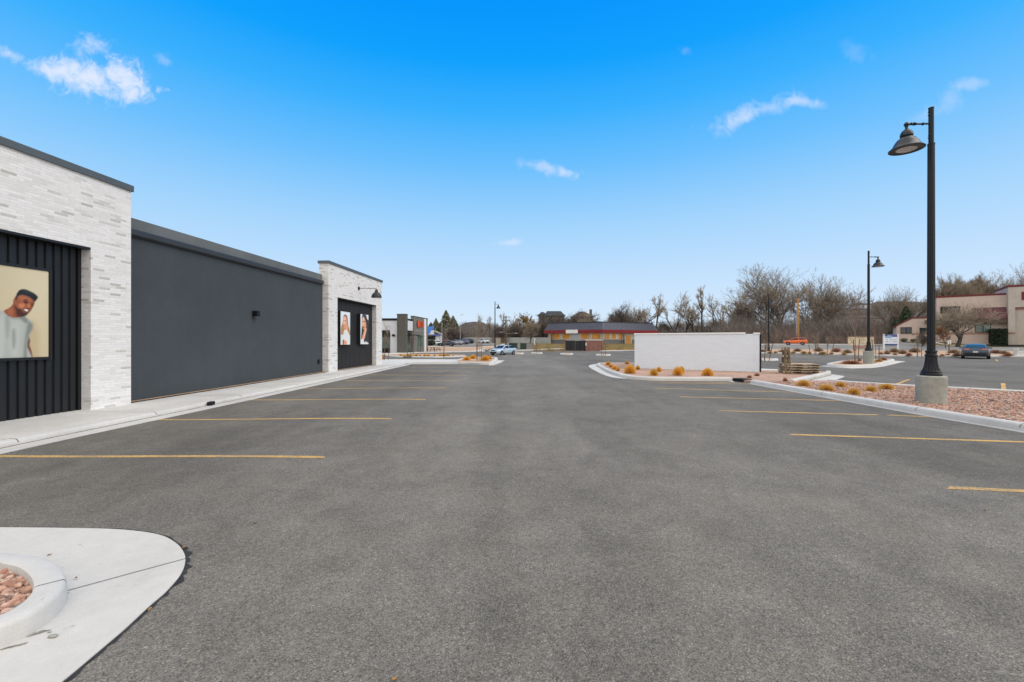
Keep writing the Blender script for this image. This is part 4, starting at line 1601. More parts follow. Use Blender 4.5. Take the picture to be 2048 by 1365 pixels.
for row, (za, zc2, x0, nl) in enumerate(((.02, .78, rad * 2.3, 6), (-.82, -.06, rad * 2.2, 5))):
    b = MB()
    wl = (Lx - x0) / nl
    rnd = random.Random(21 + row)
    for i in range(nl):
        a = x0 + i * wl
        e = a + wl * .74
        z0, z1 = zc_ + za * rad, zc_ + zc2 * rad
        t = wl * .2
        b.box(a, a + t, -.10, -.003, z0, z1)
        kind = rnd.randrange(4)
        if kind in (0, 1):
            b.box(a + t, e, -.10, -.003, z1 - t * .8, z1)
        if kind in (0, 2):
            b.box(a + t, e, -.10, -.003, z0, z0 + t * .8)
        if kind in (1, 3):
            b.box(e - t, e, -.10, -.003, z0, z1 - t * .8)
        b.box(a + t, e - t, -.10, -.003, (z0 + z1) / 2 - t * .35, (z0 + z1) / 2 + t * .35)
    b.build('lettering', M['signorange'], sg)
s_, z_ = FS.sz(787.5, 670.5, 0)
g = thing('wall_light', 'small black wall light on the white wall of the grey store', 'lamp', (*FS.P(f0, FS.o_at(787.5, f0)), FS.z_at(671, f0, oA1)), FS.yaw)
b = MB()
b.bbox(-.32, -.001, -.20, .20, -.16, .16, .02)
b.build('housing', M['blackpaint'], g)
b = MB()
b.box(-.25, -.06, -.14, .14, -.17, -.161)
b.build('lens', M['lens'], g)

# ------------------------------------------------------------------ building with the blue panel, behind the store
D_ = 112
FBk = Frame((ray(846, 690, D_).x, D_), (1, .10))
zg = h(FBk.A.x, FBk.A.y) - .4
bb = thing('clinic_building', 'low dark building with white end wall and bright blue panel on top', 'building', (FBk.A.x, FBk.A.y, 0), FBk.yaw)


def face(fr, px0, px1, py0, py1, o0, o1, mat, name, root, ref=None):
    s0, s1 = fr.s_at(px0, o1), fr.s_at(px1, o1)
    sr = (s0 + s1) / 2 if ref is None else ref
    z1, z0 = fr.z_at(py0, sr, o1), (fr.z_at(py1, sr, o1) if py1 is not None else zg)
    b = MB()
    b.box(s0, s1, -o1, -o0, z0, z1)
    return b.build(name, mat, root)


face(FBk, 840, 872, 670, None, -9, 0, M['greywall2'], 'wall', bb)
face(FBk, 848, 867, 672.5, 679, 0, .06, M['black'], 'window', bb)
face(FBk, 846, 868.5, 661, 669.5, -4, .1, M['whitewall'], 'white_parapet', bb)
face(FBk, 871, 879.5, 669.8, 684, -8, .5, M['whitewall'], 'white_end_wall', bb)
b = MB()
s0, s1 = FBk.s_at(852, 0), FBk.s_at(868, 0)
za, zc = FBk.z_at(661.0, s0), FBk.z_at(652.8, s1)
q = [(s0, za - .2), (s0 + .25, za + .55), (s0 + .8, zc - .1), (s1, zc), (s1, za + .3), (s1 - .7, za + .1), (s1 - 1.0, za - .75), (s0 + .6, za - 1.1)]
b.add([(p[0], -.16, p[1]) for p in q] + [(p[0], -.02 + .0, p[1]) for p in q], [tuple(range(8)), tuple(range(15, 7, -1))] + [(i, (i + 1) % 8, 8 + (i + 1) % 8, 8 + i) for i in range(8)])
b.build('blue_panel', M['skyblue'], bb)
b = MB()
s2 = FBk.s_at(882, 0)
zr1, zr2 = FBk.z_at(661, s1), FBk.z_at(667.5, s2)
b.add([(s1 + .05, -.3, zr1 - .35), (s2, -.3, zr2 - .3), (s2, -.3, zr2), (s1 + .05, -.3, zr1), (s1 + .05, 7, zr1 - .35), (s2, 7, zr2 - .3), (s2, 7, zr2), (s1 + .05, 7, zr1)],
      [(0, 1, 2, 3), (7, 6, 5, 4), (3, 2, 6, 7), (0, 4, 5, 1), (1, 5, 6, 2), (0, 3, 7, 4)])
b.build('sloped_roof', M['wallgrey'], bb)
b = MB()
b.add([(s1 + .05, 0, zg), (s2 - .3, 0, zg), (s2 - .3, 0, zr2 - .31), (s1 + .05, 0, zr1 - .36), (s1 + .05, 6.9, zg), (s2 - .3, 6.9, zg), (s2 - .3, 6.9, zr2 - .31), (s1 + .05, 6.9, zr1 - .36)],
      [(0, 1, 2, 3), (7, 6, 5, 4), (3, 2, 6, 7), (1, 5, 6, 2), (0, 3, 7, 4)])
b.build('gable_wall', M['greywall'], bb)
# blue canopy on posts
cp = G(888, 688)
cn = thing('canopy', 'flat blue canopy on thin posts behind the parked cars', 'canopy', (cp.x, 112, h(cp.x, 112)), 0)
zt_ = EYE - (669.4 - CY) / F * 112 - h(cp.x, 112)
b = MB()
b.bbox(-1.05, 1.05, -.9, .9, zt_ - .28, zt_, .03)
b.build('roof', M['awning'], cn)
for x in (-.95, .95):
    b = MB()
    b.tube([(x, 0, -.2), (x, 0, zt_ - .28)], .05, 8)
    b.build('post', M['black'], cn)

# ------------------------------------------------------------------ boarded building with the red fascia
Lc, Cc, Rc = Vector((7.9, 106.0)), Vector((20.9, 98.0)), Vector((36.8, 107.4))
Bc = Lc + Rc - Cc
cen = (Lc + Cc + Rc + Bc) / 4
GB = 0.75
rest = thing('boarded_restaurant', 'low boarded up building with grey seam mansard roof and red fascia', 'building', (cen.x, cen.y, 0), 0, world=True)
scl = lambda k: [cen + (p - cen) * k for p in (Lc, Cc, Rc, Bc)]
zf1 = EYE + 23.0 * 98 / F
zf0 = EYE + 16.6 * 98 / F
zr = EYE + 36.9 * 99.5 / F
wall = scl(.925)
b = MB()
b.prism([tuple(p) for p in wall], GB - 1, zf0 + .05)
b.build('wall', M['wallgrey'], rest)
b = MB()
b.prism([tuple(p) for p in scl(1.0)], zf0, zf1)
b.build('fascia', M['redfascia'], rest)
b = MB()
lo, hi = scl(.995), scl(.90)
vs = [(p.x, p.y, zf1 + .003) for p in lo] + [(p.x, p.y, zr) for p in hi]
b.add(vs, [(i, (i + 1) % 4, 4 + (i + 1) % 4, 4 + i) for i in range(4)] + [(4, 5, 6, 7)])
for i in (0, 1):
    a, c = Vector(vs[i]), Vector(vs[i + 1])
    a2, c2 = Vector(vs[4 + i]), Vector(vs[5 + i])
    k = int((c - a).length / .42)
    for j in range(1, k):
        p, q = a.lerp(c, j / k), a2.lerp(c2, j / k)
        t = (c - a).normalized() * .03
        nn = (c - a).cross(a2 - a).normalized()
        if nn.z < 0:
            nn = -nn
        nn = nn * .07
        b.add([p - t, p + t, p + t + nn, p - t + nn, q - t, q + t, q + t + nn, q - t + nn], [(0, 1, 2, 3), (0, 3, 7, 4), (1, 5, 6, 2), (3, 2, 6, 7), (4, 7, 6, 5)])
b.build('roof', M['seam'], rest)
b = MB()
b.prism([tuple(p) for p in scl(.905)], zr + .002, zr + .22)
b.build('ridge_cap', M['houseroof'], rest)


def wall_frame(i):
    a, c = wall[i], wall[(i + 1) % 4]
    f = Frame(a, c - a)
    f.L = (c - a).length
    return f


def onwall(fr, px0, px1, py0, py1, t, mat, name, root, zfix=None, o0=.002):
    s0, s1 = fr.s_at(px0, t), fr.s_at(px1, t)
    s0, s1 = min(s0, s1), max(s0, s1)
    sm = (s0 + s1) / 2
    z1, z0 = fr.z_at(py0, sm, t), fr.z_at(py1, sm, t)
    if zfix:
        z0, z1 = zfix
    a, c = fr.P(s0, t), fr.P(s1, t)
    d, e = fr.P(s1, o0), fr.P(s0, o0)
    b = MB()
    b.prism([tuple(a), tuple(c), tuple(d), tuple(e)], z0, z1)
    return b.build(name, mat, root)


F0, F1 = wall_frame(0), wall_frame(1)
zw1, zw0 = EYE + 15.6 * 100 / F, EYE + 4.0 * 100 / F
for fr, spans in ((F0, ((1104.5, 1119.5), (1124.5, 1139), (1161, 1178.5), (1183.5, 1201.5))), (F1, ((1210, 1219.5), (1223.5, 1232), (1237, 1245.5)))):
    for (p0, p1) in spans:
        w_ = onwall(fr, p0 - .6, p1 + .6, 0, 0, .05, M['white'], 'window', rest, (zw0 - .08, zw1 + .03))
        onwall(fr, p0, p1, 0, 0, .09, M['ply'], 'plywood_board', w_, (zw0, zw1 - .02), .051)
onwall(F0, 1103.5, 1132, 0, 0, .03, M['wainscot'], 'wainscot', rest, (GB - .6, zw0 - .1))
onwall(F0, 1161, 1205, 0, 0, .03, M['wainscot'], 'wainscot', rest, (GB - .6, zw0 - .1))
onwall(F1, 1207.5, 1250, 0, 0, .03, M['wainscot'], 'wainscot', rest, (GB - .6, zw0 - .1))
onwall(F1, 1264, 1310, 0, 0, .03, M['wainscot'], 'wainscot', rest, (GB - .6, zw0 - .1))
onwall(F0, 1144, 1160.5, 0, 0, .05, M['galv'], 'grey_doors', rest, (GB - .6, zw1))
d_ = onwall(F1, 1252.5, 1261.5, 671, 688, .06, M['ply'], 'boarded_door', rest)
for px in (1103, 1247.5):
    fr = F0 if px < 1200 else F1
    c = fr.P(fr.s_at(px, .5), .5)
    b = MB()
    b.box(c.x - .13, c.x + .13, c.y - .13, c.y + .13, GB - 1, zf0 - .001)
    b.build('porch_post', M['houseroof2'], rest)
FE = Frame(Lc, Cc - Lc)
s0, s1 = FE.s_at(1131.8, .06), FE.s_at(1155.3, .06)
a, c, d, e = FE.P(s0, .1), FE.P(s1, .1), FE.P(s1, .003), FE.P(s0, .003)
b = MB()
b.prism([tuple(p) for p in (a, c, d, e)], zf0 - .08, zf1 + .06)
b.build('blank_sign', M['white'], rest)

# ------------------------------------------------------------------ dumpster enclosure with black gates
pc = G(1170, 702.6)
za = EYE - (679.9 - CY) / F * pc.y
lft, rgt = ray(1131.5, 0, pc.y + 1.4), ray(1206.5, 0, pc.y + 2.4)
enc = thing('trash_enclosure', 'red brick trash enclosure with black metal double gates', 'enclosure', pc, 0, world=True)
A_, Cn, B_ = Vector((lft.x, lft.y)), Vector((pc.x, pc.y)), Vector((rgt.x, rgt.y))
zg_ = h(pc.x, pc.y) - .3


def wallstrip(p, q, th, z0, z1, mat, name, root, o=0.0):
    d = (q - p).normalized()
    n = Vector((d.y, -d.x))
    b = MB()
    b.prism([tuple(p + n * o), tuple(q + n * o), tuple(q + n * (o - th)), tuple(p + n * (o - th))], z0, z1)
    return b.build(name, mat, root)


wallstrip(Cn, B_, .3, zg_, za - .12, M['rbrick'], 'brick_wall', enc)
wallstrip(B_, B_ + (A_ - Cn), .3, zg_, za - .12, M['rbrick'], 'brick_wall', enc, .3)
wallstrip(A_ + (B_ - Cn) * .5, A_, .3, zg_, za - .12, M['rbrick'], 'brick_wall', enc, .35)
wallstrip(Cn, B_, .42, za - .119, za, M['white'], 'cap', enc, .06)
wallstrip(A_, Cn - (Cn - A_) * .003, .3, za - .119, za - .03, M['galv'], 'cap', enc, .03)
for k0, k1 in ((.02, .485), (.50, .965)):
    a, c = A_.lerp(Cn, k0), A_.lerp(Cn, k1)
    gt = wallstrip(a, c, .06, zg_ + .4, za - .2, M['rib2'], 'gate', enc, .02)
    for j in range(3):
        e = a.lerp(c, (.0, .47, .93)[j])
        wallstrip(e, e + (c - a) * .07, .05, zg_ + .38, za - .18, M['blackpaint'] if j == 1 else M['rib2'], 'gate_rail', gt, .075)
b = MB()
e = A_.lerp(Cn, .99)
b.tube([(e.x, e.y - .1, zg_), (e.x, e.y - .1, za - .1)], .11, 8)
b.build('gate_post', M['black'], enc)
b = MB()
e = Cn.lerp(B_, .02)
b.box(e.x - .03, e.x + .22, e.y - .12, e.y - .06, za - 1.1, za - .6)
b.build('notice_plate', M['white'], enc)

# ------------------------------------------------------------------ white wall in the bed on the right
wa, wb = G(1269, 737, .10), G(1519, 744.5, .10)
A_, B_ = Vector((wa.x, wa.y)), Vector((wb.x, wb.y))
t_ = (B_ - A_).normalized()
ztop = EYE + (CY - 667.2) / F * wa.y
zc0 = EYE + (CY - 670.0) / F * wa.y
wl = thing('white_wall', 'long white painted block wall with pale coping in the gravel bed', 'wall', (A_.x, A_.y, 0), math.atan2(t_.y, t_.x))
LW = (B_ - A_).length
b = MB()
b.bbox(0, LW * .962, 0, .28, -.3, zc0, .004)
b.bbox(LW * .962, LW, -.012, .292, -.3, zc0 - .01, .01)
b.build('block_wall', M['wblock'], wl)
b = MB()
b.bbox(-.03, LW * .90, -.03, .31, zc0 + .001, ztop, .02)
b.bbox(LW * .955, LW + .03, -.045, .33, zc0 - .009, ztop - .02, .03)
b.build('coping', M['white'], wl)
b = MB()
b.box(.0, .28, .281, 5.5, -.3, zc0)
b.box(LW - .28, LW - .002, .293, 5.5, -.3, zc0 - .05)
b.build('return_wall', M['wblock'], wl)
b = MB()
b.box(LW + .004, LW + .075, -.005, .22, -.2, zc0 - .02)
b.build('steel_post', M['black'], wl)

# ------------------------------------------------------------------ pink building on the right
FP = Frame((75.4, 76.0), (.773, -.634))
zgp = 1.0
pk = thing('pink_building', 'pink stucco building with maroon trim and large tan bay door', 'building', (FP.A.x, FP.A.y, 0), FP.yaw)


def pkbox(px0, px1, py0, py1, o0, o1, mat, name, root=pk, zfix=None):
    s0, s1 = FP.s_at(px0, o1), FP.s_at(px1, o1)
    sm = s0 if zfix is None else 0
    if zfix is None:
        z1, z0 = FP.z_at(py0, sm, o1), FP.z_at(py1, sm, o1)
    else:
        z0, z1 = zfix
    b = MB()
    b.box(s0, s1, -o1, -o0, z0, z1)
    return b.build(name, mat, root)


zmain = FP.z_at(596.5, 0)
ztrim = FP.z_at(593.2, 0)
pkbox(1873, 2017, 0, 0, -5, 0, M['pink'], 'wall', zfix=(zgp, zmain))
pkbox(1872, 2017, 0, 0, -5, .05, M['maroon'], 'roof_trim', zfix=(zmain + .002, ztrim))
# left wing with the sloping roof
s0, s1, s2 = FP.s_at(1793), FP.s_at(1824.5), FP.s_at(1873)
za, zc = FP.z_at(653, s0), FP.z_at(637.5, s1)
b = MB()
b.prism([(s0, 0), (s2 - .01, 0), (s2 - .01, 12), (s0, 12)], zgp, zgp + .3)
q = [(s0, zgp), (s2 - .012, zgp), (s2 - .012, zc), (s1, zc), (s0, za)]
b.add([(p[0], -.001, p[1]) for p in q] + [(p[0], 12.001, p[1]) for p in q], [tuple(range(5)), tuple(range(9, 4, -1))] + [(i, (i + 1) % 5, 5 + (i + 1) % 5, 5 + i) for i in range(5)])
b.build('side_wing', M['pink'], pk)
b = MB()
for (xa, z_a, xb, z_b) in ((s0 - .25, za - .1, s1, zc + .003), (s1, zc + .003, s2 - .013, zc + .003)):
    b.add([(xa, -.12, z_a), (xb, -.12, z_b), (xb, -.12, z_b + .22), (xa, -.12, z_a + .22), (xa, 12, z_a), (xb, 12, z_b), (xb, 12, z_b + .22), (xa, 12, z_a + .22)],
          [(0, 1, 2, 3), (7, 6, 5, 4), (3, 2, 6, 7), (0, 4, 5, 1), (1, 5, 6, 2), (0, 3, 7, 4)])
b.build('wing_roof', M['maroon'], pk)
# tower with the bay door
s3, zt3 = FP.sz(2016.5, 575, 1.2)
b = MB()
s4, s5 = FP.s_at(2030.5, 1.2), FP.s_at(2100, 1.2)
zdoor = FP.z_at(615, s4, 1.2)
b.box(s3, s4, -1.2, 8, zgp, zt3)
b.box(s4, s5, -1.2, 8, zdoor, zt3)
b.box(s5, s5 + 3, -1.2, 8, zgp, zt3)
b.build('tower', M['pinklight'], pk)
b = MB()
b.box(s3 - .05, s5 + 3.05, -1.27, 8.1, zt3 + .002, zt3 + .32)
b.build('tower_trim', M['maroon'], pk)
b = MB()
b.box(s4, s5, -.8, -.7, zgp, zdoor - .002)
dr = b.build('bay_door', M['pinklight'], pk)
b = MB()
b.box(s4, s5, -.84, -.801, zdoor - .45, zdoor - .004)
b.build('door_header', M['band'], dr)
b = MB()
sm0, sm1 = FP.s_at(2043.5, 1.3), FP.s_at(2062, 1.3)
b.box(sm0, sm1, -1.26, -1.202, FP.z_at(600.5, sm0, 1.3), FP.z_at(584, sm0, 1.3))
b.build('maroon_panel', M['maroon'], pk)
# band, canopy, windows
zb1, zb0 = FP.z_at(666.5, 0), FP.z_at(670, 0)
pkbox(1824, 2016.4, 0, 0, .001, .03, M['band'], 'brick_band', zfix=(zb0, zb1))
b = MB()
b.box(s3 - .001, s4, -1.23, -1.201, zb0, zb1)
b.build('brick_band', M['band'], pk)
sc0, sc1 = FP.s_at(1938, .4), FP.s_at(2016.3, 1.0)
zq0, zq1 = FP.z_at(637, sc1, 1.0), FP.z_at(614, sc1, .3)
b = MB()
b.add([(sc0, -.002, zq0), (sc1, -.002, zq0), (sc1, -1.1, zq0), (sc0, -1.1, zq0), (sc0 + .5, -.002, zq1), (sc1, -.002, zq1)],
      [(0, 3, 2, 1), (3, 0, 4), (2, 3, 4, 5), (1, 2, 5), (0, 1, 5, 4)])
b.build('tiled_canopy', M['maroonroof'], pk)
b = MB()
b.box(FP.s_at(1850, .6), sc1, -.95, -.003, zq0 - .75, zq0 - .004)
b.build('dark_soffit', M['houseroof2'], pk)
for (p0, p1, y0, y1) in ((1801, 1823.5, 655, 668), (1839, 1856, 656, 668), (1950, 1982, 648.5, 665.5), (1880, 1898, 652, 667)):
    w_ = pkbox(p0, p1, y0, y1, .002, .06, M['black'], 'window')
    sA, sB = FP.s_at(p0, .06), FP.s_at(p1, .06)
    z1, z0 = FP.z_at(y0, sA, .06), FP.z_at(y1, sA, .06)
    b = MB()
    mid = (sA + sB) / 2
    b.box(sA + .09, mid - .06, -.075, -.061, z0 + .09, z1 - .09)
    b.box(mid + .06, sB - .09, -.075, -.061, z0 + .09, z1 - .09)
    b.build('pane', M['glass'] if p0 < 1900 else M['greenglass'], w_)
pkbox(1881, 1920, 614, 627.5, .002, .12, M['black'], 'blank_sign_panel')
b = MB()
su0, su1 = FP.s_at(2000, -5), FP.s_at(2024, -5)
b.bbox(su0, su1, 5, 8, ztrim - .3, FP.z_at(577, su0, -5), .05)
b.build('roof_unit', M['galv'], pk)
# lawn strip in front of it
drape('lawn', [tuple(FP.P(-6, .1)), tuple(FP.P(22, .1)), tuple(FP.P(22, 4.0)), tuple(FP.P(-6, 4.0))], .06, M['drygrass'], 2.0, kind='stuff')

# ------------------------------------------------------------------ houses on the hill
def house(label, D, px0, px1, pyroof, pyeave, pybase, wallm, roofm, depth=9, chimney=None, gable=0.0, wing=None):
    a, c = ray(px0, 0, D), ray(px1, 0, D)
    z = lambda py: EYE - (py - CY) / F * D
    r = thing('house', label, 'house', ((a.x + c.x) / 2, D, 0), 0, world=True)
    ze, zr_, zb = z(pyeave), z(pyroof), z(pybase)
    b = MB()
    b.box(a.x, c.x, D, D + depth, zb, ze)
    if gable:
        b.add([(a.x, D, ze), (a.x, D + depth, ze), (a.x + gable, D + depth / 2, zr_ - .15), (c.x, D, ze), (c.x, D + depth, ze), (c.x - gable, D + depth / 2, zr_ - .15)], [(0, 1, 2), (3, 4, 5)])
    b.build('wall', wallm, r)
    b = MB()
    e = .5
    q = [(a.x - e, D - e, ze - .1), (c.x + e, D - e, ze - .1), (c.x + e, D + depth + e, ze - .1), (a.x - e, D + depth + e, ze - .1), (a.x + gable, D + depth / 2, zr_), (c.x - gable, D + depth / 2, zr_)]
    b.add(q + [(p[0], p[1], p[2] + .25) for p in q], [(6, 7, 11, 10), (8, 9, 10, 11), (9, 6, 10), (7, 8, 11), (0, 4, 5, 1), (2, 5, 4, 3), (0, 1, 7, 6), (1, 2, 8, 7), (2, 3, 9, 8), (3, 0, 6, 9)])
    rf = b.build('roof', roofm, r)
    if chimney:
        x = ray(chimney[0], 0, D).x
        b = MB()
        b.box(x - .5, x + .5, D + 2, D + 3, ze, z(chimney[1]))
        b.build('chimney', wallm, rf)
    k = 2
    for i in range(k):
        x = a.x + (i + .5) * (c.x - a.x) / k
        b = MB()
        b.box(x - .45, x + .45, D - .08, D - .002, ze - 1.9, ze - .8)
        b.build('window', M['glass'], r)
    return r


house('large house with dark grey roof standing high behind the boarded building', 175, 1092, 1128, 622.3, 632.5, 655, M['housebrick'], M['houseroof'], 9, None, .8)
house('brown brick house with a chimney behind the bare trees', 185, 1148, 1186, 623.5, 634, 660, M['housebrick'], M['houseroof2'], 9, (1183.5, 618.5), 3)
house('small low house half hidden left of the dark roofed one', 190, 1079, 1093, 624.5, 630.0, 655, M['housebrick'], M['houseroof'], 8, None, 2.0)
house('white walled house on the far right hillside', 250, 1722, 1742, 605.5, 609.5, 617, M['whitewall'], M['houseroof2'], 9, None, 2)
house('tan house low on the hillside behind the signs', 200, 1704, 1762, 630, 637.5, 655, M['pinklight'], M['houseroof2'], 9, None, 3)
house('pale house far behind the bare roadside trees', 240, 1385, 1412, 652.5, 657, 664, M['whitewall'], M['houseroof'], 9, None, 2)
# ------------------------------------------------------------------ parking lot lamps
def lamp(label, px, D, ztop, arm_dir, zped=None, zbase=None, s=1.0, armlen=.58, sides=20, ped_r=.28):
    p = ray(px, 0, D)
    zg = h(p.x, p.y)
    r = thing('street_lamp', label, 'street lamp', (p.x, p.y, zg), 0, 'black lamps of the parking lot')
    zp = zped - zg if zped is not None else .05
    if zped is not None:
        b = MB()
        R_ = ped_r
        b.lathe([(R_, -.2), (R_, zp - .025), (R_ - .02, zp - .004), (R_ - .04, zp)], n=40)
        b.build('pedestal', M['pedestal'], r, 40)
    H = ztop - zg
    b = MB()
    f = s
    b.lathe([(.20 * f, zp), (.205 * f, zp + .02), (.205 * f, zp + .05), (.185 * f, zp + .075), (.19 * f, zp + .10), (.175 * f, zp + .12)], n=32)
    b.lathe([(.172 * f, zp + .12), (.14 * f, zp + .20), (.118 * f, zp + .32), (.108 * f, zp + .46)], n=64, flute=.10, nfl=16)
    b.lathe([(.108 * f, zp + .46), (.122 * f, zp + .475), (.122 * f, zp + .50), (.104 * f, zp + .515), (.10 * f, zp + .56), (.115 * f, zp + .575), (.115 * f, zp + .60), (.09 * f, zp + .615)], n=32)
    for k in range(4):
        g = k * math.pi / 2 + .5
        b.box(.168 * f * math.cos(g) - .022, .168 * f * math.cos(g) + .022, .168 * f * math.sin(g) - .022, .168 * f * math.sin(g) + .022, zp - .004, zp + .03)
    b.build('pole_base', M['blackpaint'], r, 40)
    zs = H - .92
    b = MB()
    b.lathe([(.078 * f, zp + .60), (.068 * f, zs), (.073 * f, zs + .002), (.073 * f, zs + .035)], n=48, flute=.10, nfl=12)
    b.lathe([(.052 * f, zs + .03), (.052 * f, H - .03), (.058 * f, H - .028), (.056 * f, H - .008), (.03 * f, H)], n=20)
    for dz in (.16, .22, .72, .80):
        b.tube([(arm_dir * .045 * f, 0, zs + dz), (arm_dir * .075 * f, 0, zs + dz)], .012, 6)
    b.build('pole', M['blackpaint'], r, 40)
    za = H - .42
    ax = arm_dir * armlen
    b = MB()
    b.tube([(arm_dir * .03, 0, za + .02), (ax * .55, 0, za + .012), (ax * .97, 0, za)], .022 * f, 8)
    for q, w in ((.32, .034), (.62, .032), (.68, .04), (.80, .035)):
        b.tube([(ax * q, 0, za + .014), (ax * (q + .03), 0, za + .013)], w * f, 10)
    b.build('arm', M['blackpaint'], r, 40)
    b = MB()
    b.lathe([(.0, .055), (.035, .045), (.058, .0), (.04, -.04), (.028, -.075), (.028, -.10)], (ax, 0, za), 16)
    zr = za - .62
    ro = .345
    prof = [(ro - .02, .0), (ro, .004), (ro, .022), (ro - .03, .045), (.272, .09), (.235, .17), (.185, .245), (.125, .30), (.10, .32), (.115, .325), (.128, .335), (.128, .352), (.118, .41), (.09, .46), (.05, .495), (.03, .52)]
    b.lathe([(.20, .012), (ro - .03, .006)] + prof, (ax, 0, zr), 36)
    b.build('lamp_shade', M['shade'], r, 40)
    b = MB()
    b.lathe([(.0, -.012), (.12, -.010), (.185, .0), (.20, .011)], (ax, 0, zr), 28)
    b.build('lens', M['lens'], r, 40)
    return r


zp1 = EYE - (751.5 - CY) / F * 10.4
lamp('tall black lamp on a round concrete pedestal in the near gravel bed', 1862.3, 10.4, EYE + 467.5 / F * 10.4, -1, zp1, armlen=.60, ped_r=.285)
zp2 = EYE - (702.2 - CY) / F * 28
lamp('black lamp on a pedestal in the kerbed island before the beige board', 1737.2, 28, EYE + 180.5 / F * 28, 1, zp2, armlen=.62, ped_r=.29)
lamp('black lamp standing beyond the white wall, no pedestal showing', 1537.3, 50, EYE + 92.5 / F * 50, 1, EYE - 20 / F * 50, armlen=.42, s=1.05)
lamp('black lamp rising behind the pale blue sedan', 990, 64, EYE + 79 / F * 64, 1, .4, armlen=.50, s=1.05)


# ------------------------------------------------------------------ cars
def loft(b, secs, c=None):
    n = len(secs[0])
    vs = [p for s in secs for p in s]
    fs = []
    for i in range(len(secs) - 1):
        for k in range(n):
            fs.append((i * n + k, i * n + (k + 1) % n, (i + 1) * n + (k + 1) % n, (i + 1) * n + k))
    fs.append(tuple(range(n - 1, -1, -1)))
    fs.append(tuple(range((len(secs) - 1) * n, len(secs) * n)))
    b.add(vs, fs, c)


